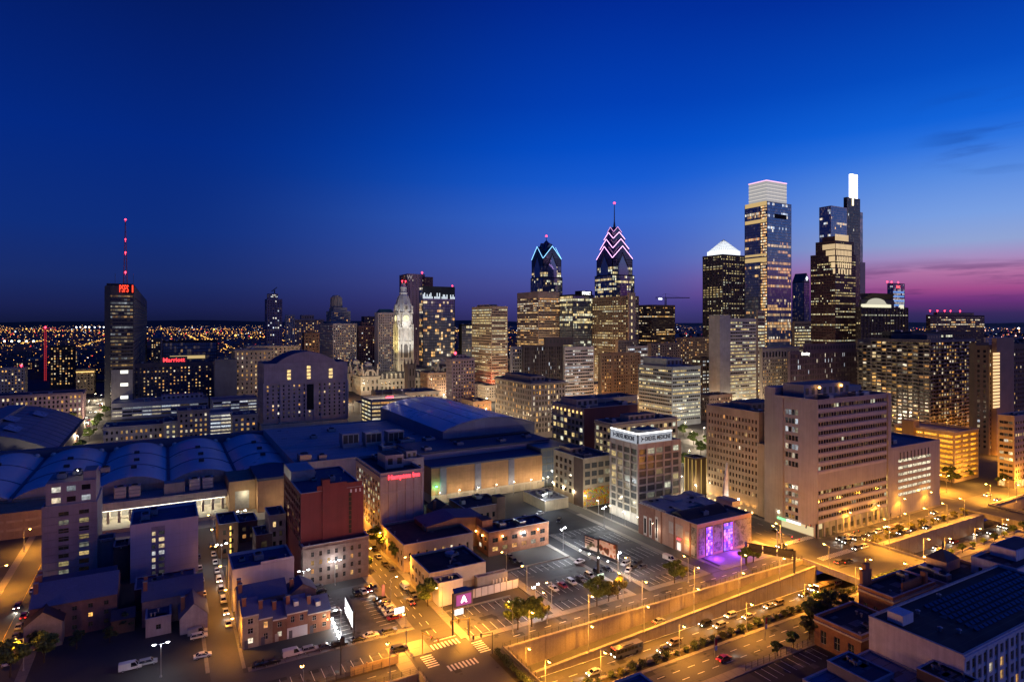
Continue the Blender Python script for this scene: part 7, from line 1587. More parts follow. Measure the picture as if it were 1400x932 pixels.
# right foreground
X0 = 166.3; Y0 = 75.5; Hh = 15.0
B = [X0, Y0, 238, 98.2, Hh]
WS = surf('white_brick', (.66, .62, .62), .85, .15, .25, .3)
t = building('warehouse', 'big white brick warehouse with a broad black flat roof and tall paired windows', B, 'warehouse', E=None, N=spec(cw=2.75, rh=3.6, fw=.62, fh=.72, sill=.14, base=.6, top=1.0, lit=.1, pal='warm', split='each', frame=surf('white_sash', (.6, .58, .52), .6), dep=.3, lo=.5, hi=1.2), wallm=WS, roofc=(.028, .028, .032), units=0, par=.5)
mb = MB()
for i in range(14): x = X0 + (B[2] - X0) * i / 13; mb.box(x - .3, Y0 - .35, 0, x + .3, Y0 - .02, Hh - .3)
mb.box(X0 - .2, Y0 - .5, Hh - .5, B[2], Y0 - .02, Hh + .2); mb.build('pier', WS, t)
MB().box(X0 + 3, 91, Hh, X0 + 8, 95, Hh + 2.6).build('roof_hatch', WB, t)
mb = MB()
for r in range(7):
  for k in range(22): x, y = X0 + 17 + k * 2.3 + r * .4, 80 + r * 2.2; mb.quads([[(x, y, Hh + .15), (x + 1.7, y, Hh + .15), (x + 1.7, y + 1.0, Hh + .6), (x, y + 1.0, Hh + .6)], [(x + 1.7, y + 1.0, Hh + .0), (x, y + 1.0, Hh + .0), (x, y + 1.0, Hh + .6), (x + 1.7, y + 1.0, Hh + .6)]])
mb.build('solar_panel', surf('solar_cell', (.02, .022, .035), .15, .1, 1, 0, .8), t)['kind'] = 'stuff'
for (x, y) in ((X0 + 12, 82), (X0 + 9, 85), (X0 + 14, 93), (X0 + 30, 95.5)): MB().lathe(x, y, [(.45, Hh), (.45, Hh + .8), (.7, Hh + .9), (0, Hh + 1.3)], 8).build('roof_vent', METAL, t)
B = [138, 66, 166.1, 98, 6.0]; t = building('low_building', 'low annex with a bluish flat roof left of the big white warehouse', B, 'building', (.4, .38, .4), units=0, roofc=(.22, .25, .34), par=.5)
for (x, y, r) in ((155, 86, .7), (158, 88, .5)): MB().lathe(x, y, [(r, 6), (r, 7.2), (r * 1.3, 7.3), (0, 7.9)], 8).build('roof_vent', DARK_METAL, t)
building('brick_building', 'dark brick box building in front of the big white warehouse wall', [158.5, 72, 166.0, 82, 11], 'building', (.1, .06, .05), E=punched(.0, cw=3), N=punched(.0), units=0, roofc=(.03, .03, .03), wallm=surf('dark_brick', (.12, .08, .06), .85), par=.4)
building('low_building', 'small flat-roofed shed on the corner of the bluish roof at bottom', [147, 86, 156, 97.5, 8.6], 'building', (.2, .2, .24), units=1, roofc=(.06, .07, .1), par=.3)
building('brick_building', 'two storey brick house with a cream cornice and tall white windows beside the fenced lot', [167.3, 101, 186, 115, 7.6], 'building', (.30, .15, .08), E=spec(cw=4.4, rh=7, rows=1, fw=.42, fh=.66, sill=.16, base=.4, top=1.6, lit=.0, split='each', frame=surf('white_sash', (.6, .58, .52), .6)), N=None, units=1, roofc=(.03, .03, .035), cornice=.6, corncol=(.55, .48, .36), wallm=surf('warm_brick', (.30, .15, .08), .9, .25, .5, .2))
t = building('brick_building', 'tall brick house with a stepped chimney gable and pale window surrounds', [193, 106.6, 217, 117.3, 10.4], 'building', (.27, .13, .07), E=spec(cw=3.6, rh=9, rows=1, fw=.4, fh=.45, sill=.3, base=.4, top=2, lit=.0, split='each', frame=surf('white_sash', (.6, .58, .52), .6)), N=None, units=1, roofc=(.025, .025, .03), cornice=.7, corncol=(.5, .42, .3), wallm=surf('warm_brick', (.30, .15, .08), .9, .25, .5, .2))
WBK = surf('warm_brick', (.30, .15, .08), .9, .25, .5, .2); MB().box(194, 116.6, 10.4, 199, 117.6, 15.5).box(195.4, 116.5, 15.5, 197.6, 117.7, 17.5).build('chimney_gable', WBK, t); MB().box(201, 108, 10.4, 214, 108.6, 13.5).build('gable_wall', WBK, t); MB().box(212, 107, 10.4, 213.4, 108.6, 15).build('chimney', surf('warm_brick', (.30, .15, .08), .9, .25, .5, .2), t)
t = building('brick_building', 'long dark roofed building with a small turret behind the chimney gable house', [219, 103, 246, 117.3, 10.2], 'building', (.4, .33, .26), E=None, N=None, units=2, roofc=(.025, .025, .03), par=.7)
MB().box(231, 110, 10.2, 240, 116.6, 13.4).build('turret_base', wall((.4, .33, .26)), t); MB().prism([(231, 110), (240, 110), (240, 116.6), (231, 116.6)], 13.4, 16, 0, [(234.6, 112.6), (236.4, 112.6), (236.4, 114), (234.6, 114)]).build('turret_roof', SLATE, t); MB().tube((235.5, 113.3, 16), (235.5, 113.3, 19), .2, n=5).build('finial', DARK_METAL, t)
t = building('white_building', 'white painted building with a smaller white box on its roof at the right edge', [238.5, 93, 268, 106, 15], 'building', E=punched(.1, 'warm', cw=4, fw=.3), N=None, wallm=WS, roofc=(.03, .03, .05), units=1, par=.7)
MB().box(248, 97, 15, 266, 104.5, 18.4).build('roof_box', WS, t); MB().box(249, 97.6, 18.4, 265, 104, 18.5).build('roof_patch', roof((.05, .05, .08)), t)
building('low_building', 'low building with a blue roof cut by the bottom edge of the view', [60, 84, 90, 103.2, 18.6], 'building', (.3, .26, .24), N=None, units=2, roofc=(.16, .2, .32), par=.3)
# filler blocks far and mid, one thing each
FILL = []
def filler(n, d0, d1, px0, px1, h0, h1, lab, grp):
  for _ in range(n):
    for tr in range(30):
      d = random.uniform(d0, d1); px = random.uniform(px0, px1); X, Y = at_d(px, d); w, l = random.uniform(16, 38), random.uniform(16, 34); h = random.uniform(h0, h1)
      if -80 < X + w and X < -52: continue
      if 66 - w < X < 79 or 226 - w < X < 252: continue
      if X + w > cx - 70 and X < cx + 70 and Y + l > cy_ - 35 and Y < cy_ + 120: continue
      if all(not (X < f[2] + 6 and X + w > f[0] - 6 and Y < f[3] + 6 and Y + l > f[1] - 6) for f in FILL): break
    else: continue
    FILL.append((X, Y, X + w, Y + l))
    c = random.choice(((.3, .2, .14), (.36, .3, .24), (.2, .13, .1), (.28, .25, .22), (.16, .12, .12)))
    building('low_building', lab, [X, Y, X + w, Y + l, h], 'building', c, E=punched(random.uniform(.08, .4), 'warm', lo=.3), N=punched(random.uniform(.1, .45), 'warm', lo=.3), units=2 if d < 900 else 0, roofc=(.07, .07, .08), group=grp)
for o in list(COL.objects):
  if 'label' in o.keys() and o.type == 'EMPTY':
    ch = [c for c in o.children if c.name.split('.')[0] == 'wall' and c.type == 'MESH']
    for c in ch:
      co = np.empty(len(c.data.vertices) * 3, np.float32); c.data.vertices.foreach_get('co', co); co = co.reshape(-1, 3) + np.array(o['_o'])
      FILL.append((co[:, 0].min(), co[:, 1].min(), co[:, 0].max(), co[:, 1].max()))
FILL += [(-160, 300, 215, 480), (-160, 495, -50, 660)]
filler(44, 540, 900, 470, 1250, 10, 30, 'low flat-roofed downtown block with dim lit windows between the towers', 'low downtown blocks between the towers')
filler(40, 900, 1500, 0, 1400, 12, 38, 'small far city block with a few lit windows below the skyline', 'small far city blocks')
filler(14, 480, 800, 1240, 1480, 10, 26, 'low block near the right edge among trees and lamps', 'low blocks by the right edge')
filler(26, 640, 1100, 150, 430, 10, 26, 'low block among the street lights at left of the view', 'low blocks at the left')
# ------------------------------------------------------------------ street lamps
SOD, LED, WARMW = (1.0, .37, .033), (.90, .96, 1.0), (1.0, .80, .52)
SOD_E, LED_E, WARM_E = emit('sodium_bulb', (1, .55, .12), 26), emit('led_bulb', (.95, .98, 1), 30), emit('warm_bulb', (1, .85, .6), 22)
def make_lamp(h, arm, em, heads=1, globe=.34):
  r = local_thing('street_lamp', 'street lamp', 'street lamp'); r['_o'] = (0, 0, 0)
  MB().tube((0, 0, 0), (0, 0, h), .14, .08, 8).lathe(0, 0, [(.3, 0), (.3, .35), (.16, .6)], 8).build('pole', METAL, r)
  for k in range(heads):
    s = 1 if k == 0 else -1
    MB().tube((0, 0, h - .3), (s * arm, 0, h + .25), .07, .05, 6).build('arm', METAL, r)
    hd = MB().box(s * arm - .5, -.22, h + .2, s * arm + .5, .22, h + .42).build('lamp_head', DARK_METAL, r)
    MB().lathe(s * arm, 0, [(0, h - .02 - globe * .5), (globe * .8, h + .03 - globe * .2), (globe, h + .19)], 10).build('bulb', em, r)
  return r
LAMPS = {'sod': make_lamp(9, 2.0, SOD_E, globe=.42), 'led': make_lamp(9, 1.6, LED_E, 2, .5), 'warm': make_lamp(7, 1.0, WARM_E)}
LUSED = set()
def lamp(kind, x, y, power, label, group, rz=0.0, h=None, z=0.0):
  proto = LAMPS[kind]
  if kind not in LUSED: LUSED.add(kind); o = proto; o.location = (x, y, z); o.rotation_euler = (0, 0, rz); o['label'] = label; o['group'] = group
  else: o = dup(proto, (x, y, z), rz, label, group); [bpy.data.objects.remove(c) for c in list(o.children) if c.type == 'LIGHT']
  c = {'sod': SOD, 'led': LED, 'warm': WARMW}[kind]; hh = {'sod': 9, 'led': 9, 'warm': 7}[kind]
  ld = bpy.data.lights.new('lamp_light', 'POINT'); ld.energy = power * (.85 if kind == 'sod' else 1.7); ld.color = c; ld.shadow_soft_size = .3
  if kind == 'sod' and 1200 < power < 9001: light(o, (2.0, 0, hh - .6), power * 3.9, c, .3, 'SPOT', 'lamp_beam', None, math.radians(140), .5)
  l = bpy.data.objects.new('lamp_light', ld); COL.objects.link(l); l.parent = o; l.location = ({'sod': 2.0, 'led': 0, 'warm': 1.0}[kind], 0, hh - .55)
  return o
PI = math.pi
G1 = 'sodium lamps along the sunken expressway'
for i, x in enumerate((95, 117, 139, 163, 187, 210)): lamp('sod', x, 158.2, 3400, 'orange street lamp by the fence on the expressway rim', G1, -PI / 2)
for i, x in enumerate((90, 112, 134, 156, 178, 200)): lamp('sod', x, 151.6, 3000, 'orange lamp on the wall between the exit ramp and the expressway lanes', 'lamps on the dividing wall', -PI / 2, z=zr(x) + .9)
for x in (100, 128, 156, 184, 212): lamp('sod', x, 130.0, 3200, 'orange lamp in the shrub strip north of the expressway', 'lamps in the shrub strip', -PI / 2)
for x in (274, 290, 306, 322, 338): lamp('sod', x, 153, 4200, 'orange lamp above the expressway west of the wide avenue', 'lamps west of the wide avenue', PI / 2)
for x in (272, 296, 320, 344): lamp('sod', x, 130.2, 3400, 'orange lamp on the far planted edge of the western expressway', 'lamps on the western planted edge', -PI / 2)
for x in (380, 400, 425, 450, 480): lamp('sod', x, 160, 9000, 'orange lamp on the distant stretch of the avenue by the garage', 'lamps on the distant avenue', PI / 2)
for x in (270, 292, 314, 338): lamp('sod', x, 169.9, 1900, 'orange lamp on the pavement before the hospital wing', 'lamps before the hospital wing', -PI / 2)
for x, y, lab in ((61.5, 172, 'orange lamp at the left corner of the crossing with zebra bars'), (80.5, 170, 'orange lamp at the lot corner of the crossing with zebra bars'), (85, 133.5, 'orange lamp beside the shrubs on the narrow street bridge'), (61, 133, 'orange lamp on the left side of the narrow street bridge'), (224, 171, 'orange lamp at the hospital side corner of the wide avenue'), (262, 172, 'orange lamp in front of the hospital columns'), (264, 134, 'orange lamp on the western rail of the wide bridge'), (223, 133, 'orange lamp on the eastern rail of the wide bridge')):
  lamp('sod', x, y, 8500, lab, 'lamps at the crossings', PI / 2 if y > 150 else -PI / 2)
for x, y in ((222.8, 147), (263.4, 147), (228, 172.5), (250.4, 173), (243, 121), (230, 121)): lamp('sod', x, y, 7000, 'orange lamp added to brighten the wide avenue crossing and its bridge', 'added lamps round the wide crossing', PI / 2)  # extra lamps, added to lift the brightness of the crossing
for px, py in ((936, 588), (945, 602), (952, 616), (941, 630), (962, 596), (975, 604), (938, 652), (930, 668), (990, 592)):
  p = at(px, py); any(f[0] - 3 < p[0] < f[2] + 3 and f[1] - 3 < p[1] < f[3] + 3 for f in FILL) or lamp('warm', *p, 8000, 'warm street lamp in the bright gap between the medical tower and the beige office', 'lamps in the bright gap')
for i in range(8): lamp('sod', 66.4 if i % 2 else 78.8, 186 + i * 15, 2600, 'orange lamp along the one-way street of parked cars', 'lamps on the one-way street', 0 if i % 2 else PI)
for i in range(5): lamp('sod', 112 if i < 3 else 148.8, (172, 188, 203, 176, 200)[i], 1500 if i % 2 else 900, 'orange lamp on a strip of pavement between the parking lots', 'lamps between the lots', PI)
for x in (-20, 6, 30, 52): lamp('sod', x, 157.2 + .9, 1700, 'orange lamp at the rim of the lower left avenue', 'lamps at lower left', PI / 2)
for i in range(7): lamp('sod', -33.4 if i % 2 else -50.6, 190 + i * 22, 3600, 'orange lamp on the left street', 'lamps on the left street', PI if i % 2 else 0)
for i in range(6): lamp('sod', 19.2, 196 + i * 22, 1300 if i < 3 else 700, 'orange lamp on the narrow street of parked cars', 'lamps on the narrow street', PI)
for px, py, lab in ((748, 852, 'orange lamp beside the small tree right of the green pair'), (852, 822, 'orange lamp among the trees at the alley corner'), (941, 796, 'orange lamp by the tree at the end of the big lot'), (701, 866, 'orange lamp left of the green tree pair')): lamp('sod', *at(px, py), 1500, lab, 'lamps beside the lot trees', PI / 2)
GW = 'white lamps in the parking lots'
for px, py, pw, lab in ((580, 857 - 150, 0, ''), (770, 752, 9000, 'bright white twin lamp at the back corner of the big lot'), (845, 790, 5200, 'bright white twin lamp beside the tall billboard'), (826, 720, 3200, 'white twin lamp added to brighten the mural wall'), (732, 838, 2600, 'white twin lamp standing between the small lot and the car row'), (745, 700, 3200, 'white twin lamp by the windowless cream utility block'), (655, 735, 3600, 'white twin lamp between the long beige building and the red brick block')):  # the lamp near the mural is added to light the painting
  if pw: x, y = at(px, py); lamp('led', x, y, pw, lab, GW, .5)
# white lamps near the billboard lot and the dark lot at lower left
for px, py, pw, lab in ((466, 873, 400, 'white lamp at the foot of the glowing billboard'), (220, 925, 700, 'white lamp glaring over the dark lot at lower left'), (303, 775, 1100, 'white lamp half way down the narrow street of parked cars'), (330, 725, 1100, 'white lamp outside the lit dock ramp'), (415, 815, 900, 'white lamp in front of the brown warehouse base'), (458, 800, 900, 'second white lamp in front of the brown warehouse base, beside the green-lit lot')):
  x, y = at(px, py); lamp('led', x, y, pw, lab, 'white lamps at lower left', 0)
# warm lamps along the arena front, and up the wide avenue
for i in range(8): lamp('warm', 124 + i * 11, 296.5, 800, 'warm pavement lamp in front of the brown brick arena wall', 'lamps along the arena front', -PI / 2)
for i in range(14): lamp('warm', 227 if i % 2 else 251, 190 + i * 26, 3000, 'warm lamp along the wide avenue towards the clock tower', 'lamps on the wide avenue', 0 if i % 2 else PI)
for i in range(12): lamp('warm', 187.2, 205 + i * 10, 420 if i % 2 else 700, 'warm lamp on the pavement at the foot of the medical tower', 'lamps by the medical tower', PI)
for i in range(13): lamp('warm', -58 if i % 2 else -74, 475 + i * 36, 9001, 'warm lamp on the busy street left of the slab tower', 'lamps on the busy left street', PI if i % 2 else 0)
for i in range(190):  # mostly hidden lamps at random spots, added as warm fill for the facades
  d = random.uniform(500, 1000); X, Y = at_d(random.uniform(440, 1330), d)
  if any(f[0] - 7 < X < f[2] + 7 and f[1] - 7 < Y < f[3] + 7 for f in FILL): continue
  if abs(X - cx) < 90 and -80 < Y - cy_ < 130: continue
  lamp('warm' if random.random() < .6 else 'sod', X, Y, 15000, 'street lamp deep between the downtown blocks', 'added lamps between the downtown blocks')
for i in range(22):
  X, Y = at_d(random.uniform(1220, 1420), random.uniform(320, 560)); any(f[0] - 4 < X < f[2] + 4 and f[1] - 4 < Y < f[3] + 4 for f in FILL) or lamp('sod', X, Y, 9000, 'orange street lamp among the trees at the right edge', 'lamps at the right edge')
# ------------------------------------------------------------------ cars
TYRE = surf('tyre', (.012, .012, .012), .9); CGLASS = surf('car_glass', (.01, .011, .013), .08, .05, 1, 0, .8); CHROME = surf('rim', (.4, .4, .42), .35, .1, 1, 0, .6, .8)
HEADL, TAILL = emit('headlight', (1, .95, .82), 14), emit('taillight', (1, .03, .02), 6); HOFF, TOFF = surf('headlight_off', (.5, .5, .5), .2), surf('taillight_off', (.2, .01, .01), .3)
CARC = {'white': (.62, .62, .60), 'black': (.012, .012, .014), 'silver': (.34, .35, .36), 'red': (.28, .02, .02), 'grey': (.09, .09, .1), 'blue': (.03, .05, .12), 'tan': (.25, .2, .14)}
def paint(c):
  k = ('car', c)
  if k not in MATS:
    m, t, b, N, L = new_mat('car_paint_' + c); b.inputs['Base Color'].default_value = (*CARC[c], 1); b.inputs['Roughness'].default_value = .28; b.inputs['Coat Weight'].default_value = .7; b.inputs['Coat Roughness'].default_value = .08; MATS[k] = m
  return MATS[k]
def car_proto(kind):
  L_, Wd, prof, cab = {'sedan': (4.6, 1.8, [(-2.3, .45), (-2.3, .78), (-1.5, .92), (1.6, .95), (2.3, .9), (2.3, .45)], [(-1.35, .9), (-.45, 1.42), (.95, 1.42), (1.75, .93)]),
             'suv': (4.7, 1.9, [(-2.35, .5), (-2.35, .95), (-1.5, 1.05), (2.3, 1.05), (2.35, .5)], [(-1.35, 1.03), (-.7, 1.68), (1.9, 1.68), (2.25, 1.03)]),
             'van': (5.4, 2.0, [(-2.7, .5), (-2.7, 1.0), (-2.0, 1.15), (2.7, 1.15), (2.7, .5)], [(-1.9, 1.12), (-1.2, 2.2), (2.65, 2.2), (2.7, 1.12)])}[kind]
  r = local_thing('parked_car', 'car', 'van' if kind == 'van' else 'car'); r['_o'] = (0, 0, 0)
  def hull(pr, w, mb, mat=0, tw=None):
    n = len(pr); tw = tw or [w] * n
    for i in range(n):
      (x0, z0), (x1, z1) = pr[i], pr[(i + 1) % n]; a, b = tw[i], tw[(i + 1) % n]
      mb.quads([[(x0, -a, z0), (x1, -b, z1), (x1, b, z1), (x0, a, z0)]], mat)
    cxx = sum(p[0] for p in pr) / n; cz = sum(p[1] for p in pr) / n
    for s in (-1, 1):
      for i in range(n):
        (x0, z0), (x1, z1) = pr[i], pr[(i + 1) % n]; a, b = tw[i] * s, tw[(i + 1) % n] * s
        mb.quads([[(x0, a, z0), (x1, b, z1), (cxx, (a + b) / 2, cz), (cxx, (a + b) / 2, cz)]], mat)
  h = Wd / 2
  mb = MB(); bp = prof; hull(bp, h, mb, 0, [h * .96 if z > .6 else h for x, z in bp]); mb.build('body', paint('white'), r)
  mb = MB(); hull(cab, h * .9, mb, 0, [h * .93, h * .74, h * .74, h * .93]); mb.build('cabin_glass', CGLASS, r)
  (xa, za), (xb, zb_), (xc, zc), (xd, zd) = cab
  mb = MB().box(xb - .05, -h * .76, zb_ - .02, xc + .05, h * .76, zb_ + .05)
  if kind == 'van': mb.box(-.2, -h * .97, 1.1, 2.68, h * .97, 2.2)
  for s in (-1, 1):
    for (p, q) in (((xa, za), (xb, zb_)), ((xd, zd), (xc, zc)), (((xb + xc) / 2, zb_), ((xb + xc) / 2, za))):
      mb.tube((p[0], s * h * (.93 if p[1] < zb_ else .76), p[1]), (q[0], s * h * (.93 if q[1] < zb_ else .76), q[1]), .06, n=4)
  mb.build('roof', paint('white'), r)
  for sx_ in (-1, 1):
    for s in (-1, 1):
      wx = sx_ * L_ * .31; w = MB().tube((wx, s * h * .82, .33), (wx, s * h * 1.02, .33), .33, n=12).build('wheel', TYRE, r)
      MB().tube((wx, s * h * 1.02, .33), (wx, s * h * 1.035, .33), .2, n=8).build('rim', CHROME, w)
  fz = prof[1][1] - .16
  for s in (-1, 1):
    MB().box(prof[0][0] - .03, s * h * .68 - .2, fz - .1, prof[0][0] + .1, s * h * .68 + .2, fz + .1).build('headlight', HOFF, r)
    MB().box(-prof[0][0] - .1, s * h * .7 - .18, fz - .06, -prof[0][0] + .03, s * h * .7 + .18, fz + .14).build('taillight', TOFF, r)
  return r
PROTO = {k: car_proto(k) for k in ('sedan', 'suv', 'van')}; PUSED = set(); NCAR = [0]
def car(kind, colr, x, y, rz, label, group, lights=False, z=0.01, name='parked_car'):
  """rz = 0 points the nose towards -X (east)"""
  if kind not in PUSED: PUSED.add(kind); o = PROTO[kind]; o.location = (x, y, z); o.rotation_euler = (0, 0, rz); o['label'] = label; o['group'] = group
  else: o = dup(PROTO[kind], (x, y, z), rz, label, group)
  for c in o.children:
    n = c.name.split('.')[0]
    if n in ('body', 'roof'): c.material_slots[0].link = 'OBJECT'; c.material_slots[0].material = paint(colr)
    if n == 'headlight': c.material_slots[0].link = 'OBJECT'; c.material_slots[0].material = HEADL if lights else HOFF
    if n == 'taillight': c.material_slots[0].link = 'OBJECT'; c.material_slots[0].material = TAILL if lights else TOFF
  if lights and NCAR[0] < 40:
    NCAR[0] += 1; ld = bpy.data.lights.new('headlight_beam', 'SPOT'); ld.energy = 900; ld.color = (1, .92, .75); ld.spot_size = math.radians(70); ld.spot_blend = .8; ld.shadow_soft_size = .15
    l = bpy.data.objects.new('headlight_beam', ld); COL.objects.link(l); l.parent = o; l.location = (-2.6, 0, .75); l.rotation_euler = (math.radians(82), 0, math.radians(90))
  o.name = name if kind != 'van' else name.replace('car', 'van'); return o
ORD = ('first', 'second', 'third', 'fourth', 'fifth', 'sixth', 'seventh', 'eighth', 'ninth', 'tenth', 'eleventh', 'twelfth')
CW = lambda: random.choice(('white', 'black', 'silver', 'grey', 'black', 'red', 'blue', 'white', 'grey'))
# car row in the middle lot
for i, (c, k) in enumerate((('white', 'sedan'), ('red', 'sedan'), ('white', 'suv'), ('grey', 'sedan'), ('silver', 'suv'), ('black', 'suv'), ('black', 'sedan'))):
  p = at(757 + i * 12.2, 806 - i * 4.4); car(k, c, p[0], p[1], PI / 2, '%s %s, %s from the left in the car row below the tall billboard' % (c, k, ORD[i]), 'car row below the tall billboard')
for i, (px, py, c, k, r) in enumerate(((855, 772, 'white', 'suv', .3), (866, 777, 'black', 'sedan', .1), (859, 781, 'white', 'sedan', .6), (871, 772, 'black', 'suv', .2), (878, 776, 'grey', 'sedan', .2))):
  p = at(px, py); car(k, c, *p, r, '%s %s, %s in the loose cluster right of the tall billboard' % (c, k, ORD[i]), 'car cluster right of the billboard')
for px, py, c, k, r, lab in ((702, 768, 'black', 'suv', PI / 2, 'black suv parked beside the wall of the two storey red brick block'), (711, 772, 'black', 'sedan', PI / 2, 'black sedan next to the suv by the red brick block'), (697, 762, 'grey', 'sedan', PI / 2, 'grey sedan at the end by the red brick block corner'),
               (792, 769, 'white', 'sedan', .2, 'white sedan standing alone on the pavement strip between two lots'), (764, 713, 'black', 'suv', .8, 'dark suv alone in the back lot'), (717, 708, 'blue', 'sedan', .1, 'dark blue car left of the windowless utility block'), (738, 703, 'white', 'sedan', .2, 'white car at the corner of the windowless utility block'), (915, 766, 'white', 'van', PI / 2 + .1, 'white van parked near the tree at the right end of the big lot')):
  p = at(px, py); car(k, c, *p, r, lab, 'single cars in the lots')
# billboard lot
for i, (px, py, c, k) in enumerate(((487, 812, 'black', 'suv'), (497, 810, 'white', 'sedan'), (503, 807, 'red', 'sedan'), (511, 805, 'grey', 'suv'))):
  p = at(px, py); car(k, c, *p, PI / 2, '%s %s, %s from left in the back row of the billboard lot' % (c, k, ORD[i]), 'short row at the back of the billboard lot', lights=(i == 2))
for i, (px, py, c, k) in enumerate(((519, 822, 'black', 'suv'), (524, 826, 'grey', 'suv'), (527, 831, 'silver', 'sedan'), (531, 835, 'white', 'suv'), (534, 840, 'white', 'sedan'), (539, 846, 'red', 'sedan'))):
  p = at(px, py); car(k, c, *p, 0, '%s %s, %s from the back in the street-side row of the billboard lot' % (c, k, ORD[i]), 'dense row of the billboard lot')
for i, (px, py, c) in enumerate(((433, 804, 'grey'), (437, 810, 'black'), (440, 817, 'black'), (455, 836, 'white'))):
  p = at(px, py); car('sedan', c, *p, 0, '%s car, %s from the back on the left side of the billboard lot' % (c, ORD[i]), 'cars along the left side of the billboard lot')
# kerb row before the row houses
for i, (px, py, c, k) in enumerate(((356, 910, 'black', 'sedan'), (371, 907, 'black', 'suv'), (400, 896, 'white', 'van'), (424, 890, 'silver', 'suv'), (444, 886, 'grey', 'sedan'), (464, 883, 'black', 'suv'), (489, 876, 'black', 'sedan'), (507, 870, 'white', 'sedan'), (532, 865, 'grey', 'suv'))):
  p = at(px, py); car(k, c, *p, PI, '%s %s, %s from the left in the kerb row before the row houses' % (c, k, ORD[i]), 'kerb row before the row houses')
p = at(546, 889); car('suv', 'black', *p, PI, 'black suv alone in the striped strip beside the orange lit low wall', 'single cars in the lots')
# one-way street
for i, (px, py, c, k, l) in enumerate(((553, 803, 'white', 'van', False), (562, 812, 'black', 'suv', False), (566, 818, 'grey', 'sedan', False), (561, 824, 'tan', 'sedan', True), (517, 762, 'silver', 'sedan', False), (526, 772, 'black', 'sedan', False), (534, 778, 'grey', 'suv', False), (512, 752, 'black', 'suv', False))):
  p = at(px, py); car(k, c, p[0], p[1], -PI / 2, '%s %s on the one-way street, %s in line towards the trees' % (c, k, ORD[i]), 'cars on the one-way street', lights=l)
# narrow street of parked cars
for i in range(9):
  y = 212 + i * 9.5; c = CW(); car(random.choice(('sedan', 'suv')), c, 17.5, y, PI / 2, '%s car on the right kerb of the narrow street, %s up' % (c, ORD[i]), 'right kerb of the narrow street', lights=i in (1, 4), z=.02)
for i in range(6):
  y = 240 + i * 13; c = CW(); car('sedan', c, 11.9, y, -PI / 2, '%s car on the left kerb of the narrow street, %s up' % (c, ORD[i]), 'left kerb of the narrow street')
# dark lot lower left
for px, py, c, k, lab in ((178, 915, 'white', 'van', 'white van in the dark lot left of the glaring lamp'), (202, 908, 'silver', 'suv', 'silver suv behind the white van in the dark lot'), (277, 898, 'white', 'sedan', 'white sedan near the kerb lamp of the dark lot'), (272, 872, 'white', 'suv', 'white suv parked below the steep gable house'), (270, 867, 'silver', 'van', 'pale van just behind the suv below the steep gable house')):
  p = at(px, py); car(k, c, *p, PI, lab, 'cars in the dark lot')
for i, (px, py, c) in enumerate(((10, 907, 'white'), (18, 878, 'silver'), (22, 871, 'black'), (26, 858, 'silver'), (33, 843, 'red'), (45, 808, 'white'))):
  p = at(px, py); car('sedan', c, *p, -PI / 2, '%s car on the left street kerb, %s up from the bottom' % (c, ORD[i]), 'cars on the left street', lights=(i == 4))
p = at(24, 830); car('sedan', 'red', *p, PI / 2, 'red car with glowing tail lights driving up the left street', 'cars on the left street', True)
# expressway traffic
tr = [(940, 921), (920, 880), (965, 860), (985, 857), (998, 848), (1012, 842), (1022, 846), (1052, 832), (1065, 828), (1122, 812), (1128, 795), (1142, 797)]
for i, (px, py) in enumerate(((812, 921), (908, 890), (922, 880), (962, 853), (984, 857), (999, 843), (1023, 844), (1052, 830), (1064, 826), (1100, 814), (1112, 806), (1130, 800), (1143, 799))):
  p = at(px, py, ZB); c = random.choice(('white', 'black', 'silver', 'white', 'tan')); car(random.choice(('sedan', 'suv')), c, p[0], min(max(p[1], 134.5), 149.8), 0, '%s car with headlights on, %s from the left in the expressway lanes' % (c, ('thirteenth' if i == 12 else ORD[i])), 'cars on the expressway', True, ZB + .01)
for i, (px, py) in enumerate(((1276, 748), (1284, 753), (1302, 741), (1333, 730), (1355, 729), (1365, 719), (1377, 722), (1372, 716))):
  p = at(px, py, ZB); c = CW(); car('sedan', c, p[0], min(max(p[1], 134.5), 149), 0, '%s car on the western expressway stretch, %s from the left' % (c, ORD[i]), 'cars on the western expressway', True, ZB + .01)
p = at(900, 849, zr(150)); car('sedan', 'silver', p[0], 154.8, PI, 'car with bright rear and front lights climbing the exit ramp', 'cars on the expressway', True, zr(p[0]) + .05)
p = at(990, 902); car('sedan', 'red', *p, PI, 'red car with glowing tail lights on the near avenue', 'cars on the near avenue', True)
for i, (px, py) in enumerate(((1068, 748), (1078, 756), (1148, 770), (1158, 769), (1150, 738), (1158, 742), (1165, 737), (1172, 738), (1181, 735), (1190, 732), (1200, 728), (1172, 751), (1180, 749), (1232, 730), (1238, 728), (1247, 725), (1268, 722), (1284, 710), (1278, 702), (1350, 678), (1364, 684))):
  p = at(px, py); c = CW(); nm = ORD[i] if i < 12 else ('thirteenth', 'fourteenth', 'fifteenth', 'sixteenth', 'seventeenth', 'eighteenth', 'nineteenth', 'twentieth', 'twenty-first')[i - 12]
  car(random.choice(('sedan', 'suv')), c, *p, 0 if i not in (2, 3) else PI, '%s car queueing near the hospital crossing, %s in the queue from the left' % (c, nm), 'queue at the hospital crossing', True)
